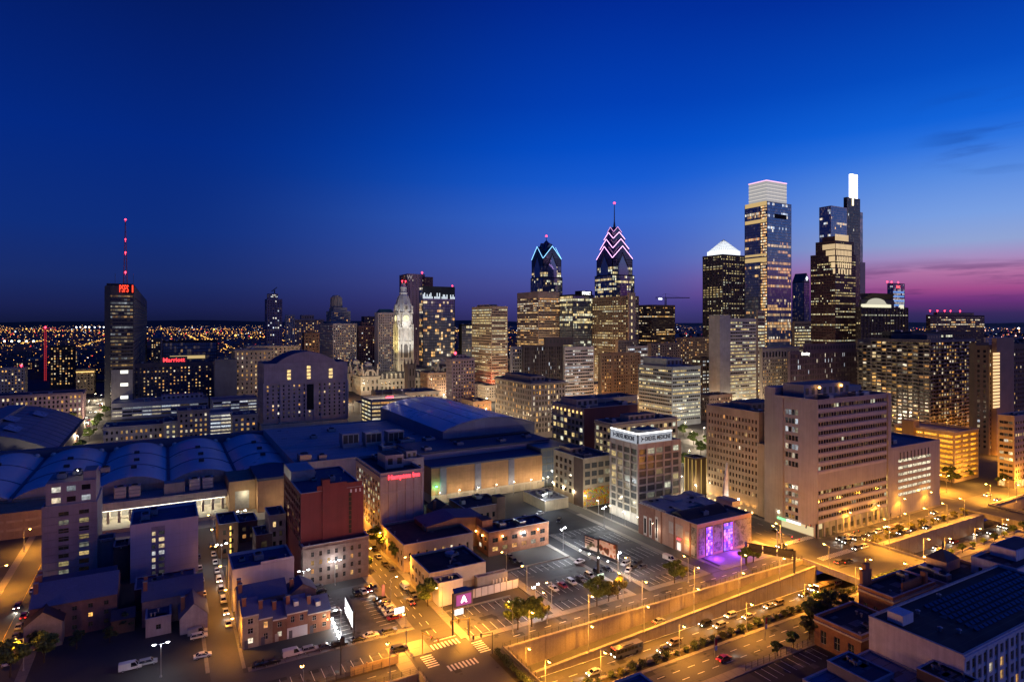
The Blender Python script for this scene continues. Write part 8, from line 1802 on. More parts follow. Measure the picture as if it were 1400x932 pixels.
# red-lit bus and truck on the expressway
def bus(x, y, z, rz, label, col_, L_=11.0, red=False):
  r = thing('bus', label, 'bus', (x, y, z), rz=rz); r['_o'] = (0, 0, 0)
  mb = MB(); mb.prism([(-L_ / 2, -1.25), (L_ / 2, -1.25), (L_ / 2, 1.25), (-L_ / 2, 1.25)], .4, 2.9, 0, [(-L_ / 2 + .2, -1.22), (L_ / 2 - .1, -1.22), (L_ / 2 - .1, 1.22), (-L_ / 2 + .2, 1.22)]); mb.box(-2, -.8, 2.9, 2, .8, 3.2); mb.build('body', paint(col_), r)
  for s in (-1, 1):
    for k in range(7): x0 = -L_ / 2 + .7 + k * (L_ - 1.2) / 7; MB().box(x0, s * 1.24 - .03, 1.5, x0 + (L_ - 1.2) / 7 - .15, s * 1.24 + .03, 2.45).build('window', CGLASS, r)
  MB().box(-L_ / 2 - .02, -1.1, 1.2, -L_ / 2 + .2, 1.1, 2.6).build('windscreen', CGLASS, r)
  for wx in (-L_ * .3, L_ * .28):
    for s in (-1, 1): MB().tube((wx, s * 1.0, .48), (wx, s * 1.28, .48), .48, n=12).build('wheel', TYRE, r)
  for s in (-1, 1):
    MB().box(-L_ / 2 - .05, s * .9 - .2, .7, -L_ / 2 + .05, s * .9 + .2, .95).build('headlight', HEADL, r); MB().box(L_ / 2 - .05, s * .95 - .15, .8, L_ / 2 + .05, s * .95 + .15, 1.3).build('taillight', TAILL, r)
  for s in (-.8, 0, .8): MB().box(-L_ / 2 + .05, s - .12, 2.9, -L_ / 2 + .3, s + .12, 3.0).build('marker_light', TAILL if red else HEADL, r)
p = at(853, 890, ZB); bus(p[0], min(p[1], 149), ZB + .01, 0, 'long pale bus with red marker lights in the left expressway lanes', 'grey', red=True)
p = at(1110, 800, ZB); bus(p[0], 147, ZB + .01, 0, 'pale bus with bright front lights in the right expressway lanes', 'tan', 10)
p = at(1225, 727); bus(p[0], p[1] + 1, .01, 0, 'yellow lit bus waiting before the hospital', 'tan', 10)
# traffic far along the busy left street and the wide avenue
for i in range(34):
  y = 480 + i * 20; xx = random.choice((-71, -67, -63, -60)); car('sedan', 'grey', xx, y, PI / 2 if xx < -65 else -PI / 2, 'car in the busy street left of the slab tower', 'traffic in the busy left street', True)
for i in range(16): xx = random.choice((231, 235.5, 241, 246)); car('sedan', CW(), xx, 185 + i * 15, PI / 2 if xx < 238 else -PI / 2, 'car on the wide avenue towards the clock tower', 'traffic on the wide avenue', True)
# ------------------------------------------------------------------ trees and shrubs
BARK = surf('bark', (.06, .045, .03), .95);
def leafmat(c):
  k = ('leaf', c)
  if k in MATS: return MATS[k]
  m, t, b, N, L = new_mat('foliage'); g = N.new('ShaderNodeNewGeometry'); oi = N.new('ShaderNodeObjectInfo'); nz = N.new('ShaderNodeTexNoise'); nz.inputs['Scale'].default_value = 1.2; L.new(g.outputs['Position'], nz.inputs['Vector'])
  mr = N.new('ShaderNodeMapRange'); L.new(nz.outputs[0], mr.inputs[0]); mr.inputs[1].default_value = .3; mr.inputs[2].default_value = .7; mr.inputs[3].default_value = .5; mr.inputs[4].default_value = 1.5
  v = N.new('ShaderNodeVectorMath'); v.operation = 'SCALE'; v.inputs[0].default_value = c; L.new(mr.outputs[0], v.inputs['Scale']); L.new(v.outputs[0], b.inputs['Base Color']); b.inputs['Roughness'].default_value = .7
  b.inputs['Subsurface Weight'].default_value = 0; MATS[k] = m; return m
LEAF = leafmat((.10, .15, .035)); LEAF2 = leafmat((.13, .13, .03)); LEAFD = leafmat((.055, .08, .028))
def leaf_cloud(mb, blobs, n, size):
  for (bx, by, bz, r, rz_) in blobs:
    k = max(8, int(n * r * r)); u = rng.normal(size=(k, 3)); u /= np.linalg.norm(u, axis=1)[:, None]; rad = rng.random(k) ** .45
    P = np.array((bx, by, bz)) + u * rad[:, None] * np.array((r, r, rz_)); a = rng.normal(size=(k, 3)); a /= np.linalg.norm(a, axis=1)[:, None]; b = np.cross(a, rng.normal(size=(k, 3))); b /= np.linalg.norm(b, axis=1)[:, None]
    s = size * (.6 + .8 * rng.random(k))[:, None]; mb.quads(np.stack([P - a * s, P - b * s * .6, P + a * s, P + b * s * .6], 1))
def tree_proto(h, w, leaf, seed, n=150):
  random.seed(seed); r = local_thing('street_tree', 'tree', 'tree'); r['_o'] = (0, 0, 0); mb = MB(); th = h * .38
  mb.tube((0, 0, -.1), (.1, .05, th), .22, .15, 7); blobs = []
  for k in range(15):
    a = k * 2.4 + random.uniform(-.4, .4); rr = w * random.uniform(.2, .78); z = h * random.uniform(.42, .88); p = (rr * math.cos(a), rr * math.sin(a), z)
    mb.tube((.1, .05, th * random.uniform(.7, 1)), p, .09, .025, 5); blobs.append((*p, w * random.uniform(.16, .36), h * random.uniform(.06, .13)))
  blobs.append((0, 0, h * .86, w * .32, h * .14)); mb.build('trunk', BARK, r); mb = MB(); leaf_cloud(mb, blobs, n, .34); mb.build('crown', leaf, r); return r
TP = [tree_proto(9.5, 4.6, LEAF, 1, 120), tree_proto(8.0, 3.8, LEAF2, 2, 120), tree_proto(6, 2.6, LEAF, 3), tree_proto(10, 4.2, LEAFD, 4, 110)]; TU = set()
random.seed(11)
def tree(k, x, y, label, group, s=1.0, z=0.0):
  if k not in TU: TU.add(k); o = TP[k]; o.location = (x, y, z); o.scale = (s,) * 3; o['label'] = label; o['group'] = group; return o
  return dup(TP[k], (x, y, z), random.uniform(0, 6), label, group, s)
for px, py, k, s, lab in ((708, 860, 0, 1.05, 'green tree at the left of the pair by the small lot lamp'), (727, 856, 0, 1.0, 'green tree right of the pair by the small lot lamp'), (741, 848, 1, .7, 'small orange lit tree right of the green pair'), (816, 828, 0, 1.05, 'green tree under the tall billboard'), (832, 822, 1, .85, 'yellow-lit tree right of the tree under the billboard'), (845, 819, 1, .9, 'orange-lit tree nearest the alley corner'), (922, 797, 0, .9, 'green tree at the right end of the big lot'), (933, 792, 1, .6, 'small orange lit tree beside the right end of the big lot'),
             (585, 828, 0, 1.0, 'green tree in front of the black-roofed warehouse'), (1020, 772, 2, 1.2, 'thin tree before the monochrome mural'), (1030, 768, 2, 1.1, 'second thin tree before the monochrome mural, nearer the gantry'), (526, 752, 0, 1.0, 'street tree left of the long beige building'), (541, 770, 0, .9, 'street tree at the lower end of the long beige building'), (515, 745, 0, .9, 'street tree at the foot of the ribbed hotel'), (616, 716, 1, 1.0, 'small tree by the dark gabled house'), (655, 702, 2, .9, 'pale young tree in front of the arena wall'), (60, 905, 0, .9, 'tree before the end-gabled house at lower left'), (48, 890, 3, .6, 'dark tree against the end-gabled house'), (105, 886, 3, .55, 'dark tree in front of the wide old house'), (150, 878, 3, .5, 'dark tree at the right end of the wide old house'), (170, 862, 3, .6, 'dark tree in the gap beside the small outbuilding'), (14, 925, 0, 1.1, 'tree at the bottom left corner beside the street')):
  p = at(px, py); tree(k, *p, lab, 'street trees', s)
for i, (x, y, k, s) in enumerate(((172, 119, 3, .85), (176, 122, 0, .9), (181, 120, 3, .9), (186, 124, 0, .95), (190, 120, 3, .8), (168, 117, 1, .8), (160, 116.6, 2, .8), (152, 116, 2, .7))): tree(k, x, y, 'leafy tree in the row between the near avenue and the brick houses', 'trees by the brick houses', s)
for i in range(16):
  p = at_d(random.uniform(1200, 1420), random.uniform(330, 430)); tree(3, *p, 'dark tree in the park at the right edge', 'park trees at the right edge', random.uniform(.8, 1.2))
for px, py in ((934, 596), (948, 608), (958, 622), (970, 612), (936, 640), (985, 598)):
  p = at(px, py); any(f[0] - 4 < p[0] < f[2] + 4 and f[1] - 4 < p[1] < f[3] + 4 for f in FILL) or tree(0, *p, 'lamplit tree in the bright gap left of the beige office', 'trees in the bright gap', 1.1)
for i in range(10): tree(0, random.choice((66, 79.2)), 232 + i * 10, 'street tree further up the one-way street', 'trees up the one-way street', random.uniform(.7, .95))
for i in range(10): tree(random.choice((0, 1)), random.choice((-52.5, -77)), 480 + i * 30, 'street tree beside the busy left street', 'trees by the busy left street', 1.1)
for i in range(9): tree(2, 268 + i * 9, 130.2, 'bush-like tree on the western planted edge of the expressway', 'trees on the western planted edge', random.uniform(.5, .8))
for i in range(9): tree(1, 268 + i * 9.3, 155.3, 'small tree on the planted rim before the hospital', 'small trees on the rim before the hospital', random.uniform(.4, .6))
def shrub_proto(seed, leaf):
  r = local_thing('shrub', 'shrub', 'shrub'); r['_o'] = (0, 0, 0); mb = MB(); random.seed(seed)
  for k in range(5): a = k * 1.3; mb.tube((0, 0, -.05), (.5 * math.cos(a), .5 * math.sin(a), 1.0), .05, .02, 4)
  mb.build('stem', BARK, r); mb = MB(); leaf_cloud(mb, [(random.uniform(-.5, .5), random.uniform(-.5, .5), random.uniform(.6, 1.3), .75, .6) for _ in range(5)], 150, .16); mb.build('foliage', leaf, r); return r
SP = [shrub_proto(5, LEAFD), shrub_proto(6, LEAF2)]; SU = set()
def shrub(k, x, y, label, group, s):
  if k not in SU: SU.add(k); o = SP[k]; o.location = (x, y, 0.0); o.scale = (s,) * 3; o['label'] = label; o['group'] = group; return
  dup(SP[k], (x, y, 0.0), random.uniform(0, 6), label, group, s)
for i in range(34): shrub(i % 2 if i % 5 == 0 else 0, 88 + i * 3.9 + random.uniform(-.7, .7), 130.4, 'shrub in the planted strip between expressway and near avenue', 'shrubs of the planted strip', random.uniform(.7, 1.5))
for i in range(12): shrub(0, 82.8, 133.5 + i * 2, 'clipped shrub in the hedge on the narrow street bridge', 'hedge on the narrow bridge', random.uniform(.9, 1.2))
for i in range(12): shrub(1, 254 + (i % 4) * 3.6, 119 + (i // 4) * 4, 'yellow-lit shrub on the grass corner beyond the wide bridge', 'shrubs on the grass corner', random.uniform(1, 1.5))
for i in range(16): shrub(1, 266 + i * 5.3, 155.4, 'low shrub on the rim before the hospital', 'shrubs on the hospital rim', random.uniform(.6, 1))
for i in range(6): shrub(0, 225 + i * 3, 131, 'shrub at the corner of the wide bridge', 'shrubs by the wide bridge', 1.3)
# ------------------------------------------------------------------ wear on the roads: patches, stains and sealed cracks
WEAR = [surf('patch_dark', (.03, .03, .031), .7, .3, .6), surf('patch_pale', (.105, .10, .095), .85, .3, .6), surf('oil_stain', (.02, .019, .018), .45, .4, 1.5)]
def wear(o, x0, y0, x1, y1, n, z=.0105):
  mb = MB()
  for _ in range(n):
    x, y = random.uniform(x0, x1), random.uniform(y0, y1); k = random.random()
    if k < .3: w, l, m = random.uniform(1, 5), random.uniform(.8, 2.4), random.choice((0, 1))
    elif k < .65: w, l, m = (random.uniform(4, 14), .07, 0) if random.random() < .6 else (.07, random.uniform(2, 6), 0)
    else:
      r = random.uniform(.3, .9); P = [(x + r * random.uniform(.6, 1.2) * math.cos(a), y + r * random.uniform(.6, 1.2) * math.sin(a)) for a in np.arange(8) * math.pi / 4]
      for i in range(8): mb.quads([[(*P[i], z + .002), (*P[(i + 1) % 8], z + .002), (x, y, z + .002), (x, y, z + .002)]], 2)
      continue
    w, l = min(w, x1 - x), min(l, y1 - y); zz = z + .0004 * (_ % 5); mb.quads([[(x, y, zz), (x + w, y, zz), (x + w, y + l, zz), (x, y + l, zz)]], m)
  p = mb.build('road_wear', WEAR); p.parent = o; p['kind'] = 'stuff'
for o, a in ((av_m, (87, 158.8, 221, 166, 70)), (nv_m, (87, 117.7, 221, 127.8, 70)), (cr13, (61, 110, 85, 169, 40)), (crbr, (223, 110, 263, 169, 60)), (s13, (67.7, 171, 77.3, 290, 60)), (av_w, (265, 157, 345, 169, 50)), (sbr, (228.5, 171, 249, 330, 50)), (av_e, (-20, 159, 59, 166, 30)), (lots['A1'], (81, 169, 104, 186, 50)), (lots['A2'], (115, 169, 141, 205, 80)), (lots['A3'], (152, 169, 177, 231, 110)), (lots['B1'], (45, 185, 64, 221, 50)), (lots['B2'], (23, 166.5, 55, 174, 30)), (lots['C1'], (-32, 163, 12, 175, 40)), (lots['D1'], (139, 99, 166, 114, 30))): wear(o, *a)
wear(ex, 88, 133, 340, 151, 120, ZB + .014)
# ------------------------------------------------------------------ fences
def fence(label, p0, p1, h=1.6, step=2.4, z=0.0, rails=3, m=DARK_METAL):
  p0 = np.array((*p0, z), float); p1 = np.array((*p1, z), float); L_ = np.linalg.norm(p1 - p0); n = max(2, int(L_ / step)); r = thing('fence', label, 'fence', tuple(p0)); up = np.array((0, 0, h))
  pm = MB().box(-.05, -.05, 0, .05, .05, h).mesh('post', [m])
  for i in range(n + 1):
    o = bpy.data.objects.new('post', pm); COL.objects.link(o); o.parent = r; o.location = (p1 - p0) * i / n
  for k in range(rails): mb = MB(); zz = np.array((0, 0, h * (k + .3) / rails)); mb.tube(p0 + zz, p1 + zz, .03, n=4); mb.build('rail', m, r)
  mb = MB(); q = int(L_ / .3)
  for i in range(q): a = p0 + (p1 - p0) * i / q; mb.quads([[a + (0, 0, .15), a + (p1 - p0) / L_ * .03 + (0, 0, .15), a + (p1 - p0) / L_ * .03 + up * .95, a + up * .95]])
  b_ = mb.build('picket', m, r); b_['kind'] = 'stuff'; return r
fence('dark metal fence along the avenue rim above the tall retaining wall', (86, 158.0), (222, 158.0), 1.5, z=.3)
fence('dark metal fence on the rim of the avenue left of the narrow street bridge', (-60, 158.0), (60, 158.0), 1.5, z=.3)
fence('low railing along the north rim of the expressway by the shrubs', (86, 131.9), (222, 131.9), 1.1, z=.3)
fence('railing on the right side of the narrow street bridge', (86, 132.5), (86, 157), 1.2, z=.95); fence('railing on the left side of the narrow street bridge', (60, 132.5), (60, 157), 1.2, z=.95)
fence('wire fence round the dark small lot at the lower right', (138, 115.2), (167, 115.2), 2.2); fence('fence behind the striped parking strip at lower left', (0, 165.2), (52, 165.2), 1.8)
fence('railing on the western rail of the wide bridge', (264, 132.5), (264, 157), 1.2, z=.95)
t = thing('low_wall', 'low orange-lit brick wall with piers beside the striped parking strip', 'wall', (48, 165.6, 0)); LW = surf('low_wall_brick', (.4, .3, .16), .9, .2, .6, .2)
for k in range(3): MB().box(44 + k * 4.3, 165.5, 0, 47.9 + k * 4.3, 165.9, 2.2).build('wall_panel', LW, t)
for k in range(4): MB().box(43.6 + k * 4.3, 165.35, 0, 44.0 + k * 4.3, 166.05, 2.5).build('pier', LW, t)
# kerb-side walls of the lots
for (x0, y0, x1, y1, lab) in ((110.3, 171, 110.6, 203, 'low concrete kerb wall on the right side of the small tree lot'), (114.0, 206.0, 143, 206.4, 'low kerb wall behind the middle lot car rows'), (151.0, 169, 151.25, 231, 'low kerb wall on the left of the big lot'), (80.3, 186.6, 104.5, 186.9, 'low kerb wall at the back of the small tree lot')):
  t = thing('kerb_wall', lab, 'wall', (x0, y0, 0)); MB().box(x0, y0, 0, x1, y1, .5).build('wall', WALK, t)
# ------------------------------------------------------------------ billboards and signs
def poster(name, cols, scale=.35, em=.0):
  m, tt, bs, N, L = new_mat(name); g = N.new('ShaderNodeTexCoord'); nz = N.new('ShaderNodeTexNoise'); nz.inputs['Scale'].default_value = scale; nz.inputs['Detail'].default_value = 1.5; L.new(g.outputs['Object'], nz.inputs['Vector'])
  cr = N.new('ShaderNodeValToRGB')
  for i, (p, c) in enumerate(cols): e = cr.color_ramp.elements[i] if i < 2 else cr.color_ramp.elements.new(p); e.position = p; e.color = (*c, 1)
  L.new(nz.outputs[0], cr.inputs[0]); L.new(cr.outputs[0], bs.inputs['Base Color']); bs.inputs['Roughness'].default_value = .5
  if em: L.new(cr.outputs[0], bs.inputs['Emission Color']); bs.inputs['Emission Strength'].default_value = em
  return m
# tall double billboard on one column
bx, by = at(818, 790)
t = thing('billboard', 'tall double billboard on a single dark column above the car row, lit from below', 'billboard', (bx, by, 0)); t['_o'] = (0, 0, 0)
zb = 9.9; MB().tube((0, 0, 0), (0, 0, zb), .62, .55, 12).build('column', DARK_METAL, t)
c1, s1 = math.cos(math.radians(-80)), math.sin(math.radians(-80)); U = np.array((c1, s1, 0)); Nn_ = np.array((s1, -c1, 0))     # faces the viewer
PM1 = poster('poster_text', [(.0, (.5, .2, .08)), (.36, (.6, .5, .4)), (.42, (.8, .78, .74)), (.58, (.8, .78, .74)), (.66, (.12, .14, .07))], .3); PM2 = poster('poster_picture', [(.0, (.1, .04, .02)), (.36, (.5, .16, .06)), (.43, (.8, .72, .64)), (.52, (.85, .82, .78)), (.56, (.45, .14, .05)), (.62, (.1, .04, .02))], .3)
def slab(root, o, w, h, zlo, tk, mats, nm):
  a = np.array(o, float) - U * w / 2; b = a + U * w; f = Nn_ * .05; k = -Nn_ * tk; z0v, z1v = np.array((0, 0, zlo)), np.array((0, 0, zlo + h))
  MB().quads([[a + z0v, b + z0v, b + z1v, a + z1v], [b + k + z0v, a + k + z0v, a + k + z1v, b + k + z1v], [a + z1v, b + z1v, b + k + z1v, a + k + z1v], [a + k + z0v, b + k + z0v, b + z0v, a + z0v], [a + k + z0v, a + z0v, a + z1v, a + k + z1v], [b + z0v, b + k + z0v, b + k + z1v, b + z1v]]).build('board', DARK_METAL, root)
  e = .25; MB().quads([[a + f + U * e + z0v + (0, 0, e), b + f - U * e + z0v + (0, 0, e), b + f - U * e + z1v - (0, 0, e), a + f + U * e + z1v - (0, 0, e)]]).build('poster', mats, root)
slab(t, -U * 3.6 + np.array((0, 0, 0)), 6.8, 4.9, zb - .6, .8, PM1, 'l'); slab(t, U * 4.2 - Nn_ * .3, 8.4, 5.5, zb - .8, .8, PM2, 'r')
for k in range(3): MB().quads([[tuple(-U * (6.5 - e) + Nn_ * .09 + np.array((0, 0, zb + 3.2 - k * .85 + h_))) for e, h_ in ((0, 0), (4.4 - k * .8, 0), (4.4 - k * .8, .42), (0, .42))]]).build('lettering_line', DARK_METAL, t)
mb = MB(); mb.box(-.7, -.5, zb - 1.6, .7, .5, zb - .8); mb.tube(-U * 9 + (0, 0, zb - 1.2), U * 9 + (0, 0, zb - 1.2), .25, n=6); mb.build('beam', DARK_METAL, t)
mb = MB(); mb.tube(-U * 9 + Nn_ * 1.8 + (0, 0, zb - 1.3), U * 9 + Nn_ * 1.8 + (0, 0, zb - 1.3), .09, n=4)
for k in range(6): mb.tube(U * (-8 + k * 3.2) + (0, 0, zb - 1.2), U * (-8 + k * 3.2) + Nn_ * 1.8 + (0, 0, zb - 1.3), .06, n=4)
mb.build('catwalk', DARK_METAL, t)
for k in range(4):
  p = U * (-7 + k * 4.6) + Nn_ * 2.4 + np.array((0, 0, zb - 1.1)); MB().lathe(p[0], p[1], [(0, p[2] - .2), (.3, p[2]), (.25, p[2] + .25), (0, p[2] + .3)], 8).build('board_lamp', emit('board_lamp', (1, .95, .8), 14), t)
  l = light(t, (0, 0, 0), 1700, (1, .92, .78), .2, 'SPOT', 'board_light', None, math.radians(110)); l.location = p; from mathutils import Vector; l.rotation_euler = Vector((-Nn_[0], -Nn_[1], 1.5)).to_track_quat('-Z', 'Y').to_euler()
sgp = at(822, 792)
t = thing('lot_sign', 'small lit white parking sign at the foot of the tall billboard', 'sign', (*at(821, 800), 0)); t['_o'] = (0, 0, 0); MB().tube((0, 0, 0), (0, 0, 3), .08, n=6).build('pole', METAL, t); MB().box(-1.4, -.15, 2.4, 1.4, .15, 4.2).build('sign_box', emit('lot_sign_green', (.8, 1, .75), .9), t); letters('PARK', .9, surf('sign_green', (.02, .2, .05), .6), t, (0, -.2, 3.3))
# glowing white billboard in the left lot
p0, p1 = at(470, 868), at(434 + 3, 868 + 0)
bxa, bya = at(437, 856); t = thing('billboard', 'long glowing white billboard seen edge-on beside the row houses', 'billboard', (*at(484, 868), 0)); t['_o'] = (0, 0, 0)
u2 = np.array((.06, 1.0, 0)); u2 /= np.linalg.norm(u2); n2 = np.array((-1, .06, 0)); n2 /= np.linalg.norm(n2)
U, Nn_ = -u2, n2; PMW = poster('poster_white', [(.0, (.85, .85, .85)), (.6, (.8, .8, .82)), (.72, (.15, .12, .12))], .25, 1.6)
slab(t, (0, 6, 0), 12.4, 5.2, 2.0, .6, PMW, 'b')
for k in range(4): p = np.array((0, 6, 0)) + u2 * (-6 + k * 4) - n2 * .3; MB().box(p[0] - .2, p[1] - .2, 0, p[0] + .2, p[1] + .2, 2.7).build('leg', DARK_METAL, t)
for k in range(5):
  p = np.array((0, 6, 0)) + u2 * (-7 + k * 3.0) + n2 * 4.2; MB().tube((p[0], p[1], 0), (p[0], p[1], 1.0), .08, n=4).lathe(p[0], p[1], [(0, .9), (.35, 1.0), (.3, 1.4), (0, 1.5)], 8).build('flood_lamp', emit('led_bulb', (.95, .98, 1), 30), t)
  l = light(t, (0, 0, 0), 220, (.95, .98, 1), .2, 'POINT', 'board_light'); l.location = p + np.array((0, 0, 1.8))
# pink sign on a pole with a white sign under it
t = thing('billboard', 'pink and dark angular pole sign with a small white lit panel below it', 'sign', (*at(619, 868), 0)); t['_o'] = (0, 0, 0)
MB().tube((0, 0, 0), (0, 0, 12.5), .28, n=8).build('pole', DARK_METAL, t); mb = MB(); mb.prism([(-.2, -1.2), (6.2, -1.2), (5.4, 2.4), (1.0, 2.4)], 8.6, 13.0); mb.build('sign_body', surf('sign_shell', (.16, .15, .17), .5), t)
MB().quads([[(.6, -1.3, 9.1), (5.6, -1.3, 9.1), (5.6, -1.3, 12.4), (.6, -1.3, 12.4)]]).build('pink_face', emit('pink_face', (.85, .12, .5), .5), t); letters('A', 2.4, WHITE_EM, t, (3.1, -1.42, 10.8), bold=.1)
MB().box(.2, -1.2, 6.4, 3.0, -.9, 8.0).build('white_panel', emit('white_panel', (.9, .95, 1), 1.4), t)
# small white lit sign on the corner of the billboard lot
t = thing('lot_sign', 'small white lit lot sign at the right corner of the billboard lot', 'sign', (*at(546, 848), 0)); t['_o'] = (0, 0, 0); MB().tube((0, 0, 0), (0, 0, 3.2), .08, n=6).build('pole', METAL, t); MB().box(-1.6, -.15, 2.4, 1.6, .15, 4.2).build('sign_box', emit('lot_sign_white', (.95, .97, 1), 1.6), t)
t = thing('banner_pole', 'slim purple banner sign standing at the edge of the billboard lot', 'sign', (*at(524, 822), 0)); t['_o'] = (0, 0, 0); MB().tube((0, 0, 0), (0, 0, 6), .08, n=6).build('pole', METAL, t); MB().box(-.5, -.06, 2, .5, .06, 5.8).build('banner', surf('purple_banner', (.22, .12, .3), .7), t)
# overhead sign gantry at the ramp top
t = thing('sign_gantry', 'dark overhead sign gantry seen from behind at the top of the exit ramp', 'gantry', (212, 154.5, 0)); t['_o'] = (212, 154.5, 0)
zg = 0.0; pa, pb = (205.0, 158.6), (216.0, 131.2)
pa, pb = at(1020, 770, 0), at(1086, 783, 0)
for (x, y) in (pa, pb):
  MB().box(x - .3, y - .3, 0, x + .3, y + .3, 8.6).build('post', DARK_METAL, t)
mb = MB()
for zz in (6.2, 8.2): mb.tube((*pa, zz), (*pb, zz), .18, n=5)
for k in range(14): f, g_ = k / 14, (k + 1) / 14; mb.tube((pa[0] + (pb[0] - pa[0]) * f, pa[1] + (pb[1] - pa[1]) * f, 6.2 if k % 2 else 8.2), (pa[0] + (pb[0] - pa[0]) * g_, pa[1] + (pb[1] - pa[1]) * g_, 8.2 if k % 2 else 6.2), .1, n=4)
mb.build('truss', DARK_METAL, t)
for (f, g_) in ((.06, .34), (.37, .64), (.67, .95)):
  a = np.array((pa[0] + (pb[0] - pa[0]) * f, pa[1] + (pb[1] - pa[1]) * f)); b = np.array((pa[0] + (pb[0] - pa[0]) * g_, pa[1] + (pb[1] - pa[1]) * g_)); MB().quads([[(*a, 5.2), (*b, 5.2), (*b, 8.4), (*a, 8.4)]]).quads([[(*(b + .15), 5.2), (*(a + .15), 5.2), (*(a + .15), 8.4), (*(b + .15), 8.4)]]).build('sign_board', surf('sign_back', (.07, .065, .06), .6), t)
# traffic signals
def signal(label, x, y, rz, arm=7.0, yellow=False):
  t = thing('traffic_light', label, 'traffic light', (x, y, 0), 'traffic lights', rz); t['_o'] = (0, 0, 0); m = surf('signal_yellow', (.5, .36, .05), .5) if yellow else DARK_METAL
  MB().tube((0, 0, 0), (0, 0, 6.2), .14, .1, 7).build('pole', m, t); MB().tube((0, 0, 6.0), (arm, 0, 6.6), .09, .06, 6).build('arm', m, t)
  for xx in (arm * .6, arm): h = MB().box(xx - .2, -.2, 5.6, xx + .2, .2, 6.7).build('signal_head', m, t); MB().lathe(xx, -.22, [(0, 6.3), (.16, 6.35), (.16, 6.5), (0, 6.55)], 6).build('red_lens', emit('signal_red', (1, .05, .03), 8), t)
signal('yellow traffic light mast at the zebra crossing nearest the lots', 80, 168, PI, 6, True); signal('traffic light mast at the left corner of the zebra crossing', 64.5, 166.8, -PI / 2 + .3, 7, True); signal('traffic light mast on the bridge corner of the zebra crossing', 82, 157, PI, 6)
signal('traffic light mast before the hospital corner', 250.8, 170.8, PI, 8); signal('traffic light mast at the wide avenue corner by the gantry', 226, 170, -PI / 2, 8); signal('traffic light mast on the far side of the wide bridge', 262, 156, PI, 8)
# flag banners on the near avenue
for px, py, lab in ((1046, 875, 'red and white pole banner on the near avenue by the trees'), (977, 906, 'red and white pole banner near the red car on the avenue')):
  t = thing('banner_pole', lab, 'sign', (*at(px, py), 0)); t['_o'] = (0, 0, 0); MB().tube((0, 0, 0), (0, 0, 7), .09, n=6).build('pole', METAL, t); MB().box(.1, -.04, 4.8, 1.0, .04, 6.6).build('banner', surf('banner_red', (.4, .03, .03), .7), t); MB().box(.1, -.05, 3.4, 1.0, .05, 4.75).build('banner', surf('banner_white', (.6, .6, .6), .7), t)
# utility pole in the lower left, people at the crossing are too small to show
t = thing('utility_pole', 'tall dark pole with a white lamp box in the striped strip at lower left', 'pole', (*at(466, 922), 0)); t['_o'] = (0, 0, 0); MB().tube((0, 0, 0), (0, 0, 10), .16, .1, 7).build('pole', DARK_METAL, t); MB().box(-.1, -.5, 8.6, .9, .5, 10.2).build('lamp_box', DARK_METAL, t)
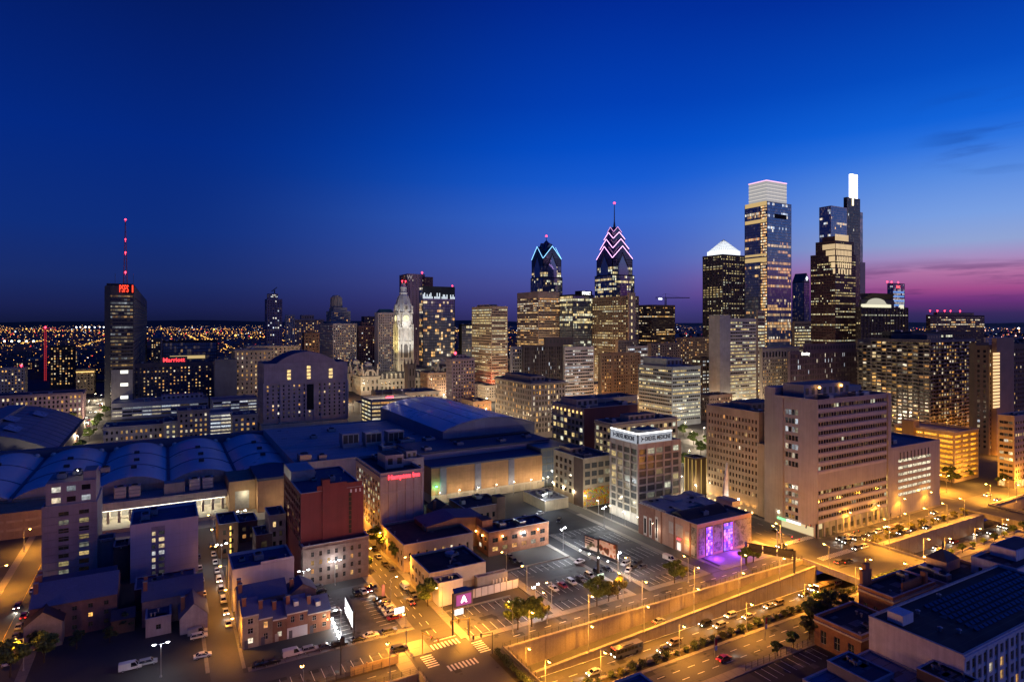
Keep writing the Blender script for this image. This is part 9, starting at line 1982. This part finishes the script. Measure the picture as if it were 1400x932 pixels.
# ------------------------------------------------------------------ the far city: roofs and its thousands of lights
def far_roofs():
  n = 3800; mb = MB(); d = np.exp(rng.uniform(math.log(1000), math.log(7500), n)); px = rng.uniform(-250, 1650, n); r = (px - 700) / F_PX * d
  X, Y = r * CS + d * SN, -r * SN + d * CS; w = rng.uniform(8, 26, n); l = rng.uniform(8, 30, n); h = rng.uniform(5, 15, n)
  for i in range(n): mb.box(X[i], Y[i], 0, X[i] + w[i], Y[i] + l[i], h[i], 0 if i % 3 else 1, bottom=False)
  o = mb.build('distant_houses', [surf('far_brick', (.16, .1, .08), .9, .3, .02), surf('far_roof', (.08, .08, .1), .9, .3, .02)])
  tag(o, 'mass of small dark houses stretching to the horizon', 'houses', None, 'stuff')
far_roofs()
def lights_cloud(name, label, n, d0, d1, px0, px1, colr, strength, size, zlo=6, zhi=14, lines=0, blink=0):
  if lines:
    d = []; px = []
    for _ in range(lines):
      a, b = math.exp(rng.uniform(math.log(d0), math.log(d1))), rng.uniform(px0, px1); k = n // lines; horiz = rng.random() < .5
      X, Y = at_d(b, a); t = np.arange(k) * 34.0 - k * 17
      XX, YY = (X + t, np.full(k, Y)) if horiz else (np.full(k, X), Y + t)
      d.append(np.stack([XX, YY], 1))
    P = np.concatenate(d); X, Y = P[:, 0], P[:, 1]
  else:
    d = np.exp(rng.uniform(math.log(d0), math.log(d1), n)); px = rng.uniform(px0, px1, n); r = (px - 700) / F_PX * d; X, Y = r * CS + d * SN, -r * SN + d * CS
  k = len(X); dep = X * SN + Y * CS; ok = dep > d0 * .8; X, Y, dep = X[ok], Y[ok], dep[ok]; k = len(X)
  s = size * dep / 1000 * np.exp(rng.normal(0, .45, k)); z = rng.uniform(zlo, zhi, k); c = np.stack([X, Y, z], 1)
  D = [np.stack([s * a, s * b, s * cc], 1) for a, b, cc in ((1, 0, 0), (-1, 0, 0), (0, 1, 0), (0, -1, 0), (0, 0, 1), (0, 0, -1))]
  V = [c + q for q in D]; Q = []
  for a, b, e in ((0, 2, 4), (2, 1, 4), (1, 3, 4), (3, 0, 4), (2, 0, 5), (1, 2, 5), (3, 1, 5), (0, 3, 5)): Q.append(np.stack([V[a], V[b], V[e], V[e]], 1))
  o = MB().quads(np.concatenate(Q)).build(name, emit(name, colr, strength)); tag(o, label, 'city lights', None, 'stuff')
lights_cloud('sodium_city_lights', 'countless orange street lights of the far city', 2200, 1100, 9000, -200, 1600, (1, .40, .07), 2.0, .34)
lights_cloud('avenue_light_rows', 'rows of orange and yellow lights along far avenues', 2400, 1200, 8000, -150, 700, (1, .5, .1), 3.0, .42, lines=60)
lights_cloud('white_city_lights', 'scattered white lights of the far city', 420, 1100, 10000, -200, 1600, (.9, .95, 1), 3.0, .42)
lights_cloud('red_city_lights', 'scattered red lights of the far city', 420, 1100, 8000, -200, 1500, (1, .06, .05), 3.0, .45)
lights_cloud('horizon_lights', 'glittering band of lights near the horizon', 700, 5500, 12000, -200, 1100, (1, .5, .18), 2.6, .22, 8, 40)
lights_cloud('right_valley_lights', 'small lights scattered over the hills at right', 130, 3000, 9000, 1240, 1600, (1, .5, .4), 4.0, .45)
t = thing('stadium_lights', 'bank of brilliant white floodlight masts near the left horizon', 'floodlights', (*at_d(112, 6000), 0)); t['_o'] = (0, 0, 0)
for k in range(7):
  a, b = at_d(104 + k * 6.3 + random.uniform(-1, 1), 6000 + random.uniform(-200, 200)); x, y = a - t.location.x, b - t.location.y; MB().tube((x, y, 0), (x, y, 40), 1.2, n=5).build('mast', DARK_METAL, t); MB().lathe(x, y, [(0, 40), (q := random.uniform(3, 7), 42), (q, 41 + 1.3 * q), (0, 44 + 1.3 * q)], 8).build('lamp_bank', emit('stadium_lamp', (.9, .96, 1), 7), t)
t = thing('field_lights', 'greenish white sports field lights in the middle distance at left', 'floodlights', (*at_d(25, 2300), 0)); t['_o'] = (0, 0, 0)
for k in range(5):
  a, b = at_d(6 + k * 10, 2300); x, y = a - t.location.x, b - t.location.y; MB().tube((x, y, 0), (x, y, 22), .5, n=5).build('mast', DARK_METAL, t); MB().lathe(x, y, [(0, 21), (3.2, 22), (3.2, 25), (0, 26)], 8).build('lamp_bank', emit('field_lamp', (.85, 1, .8), 8), t)
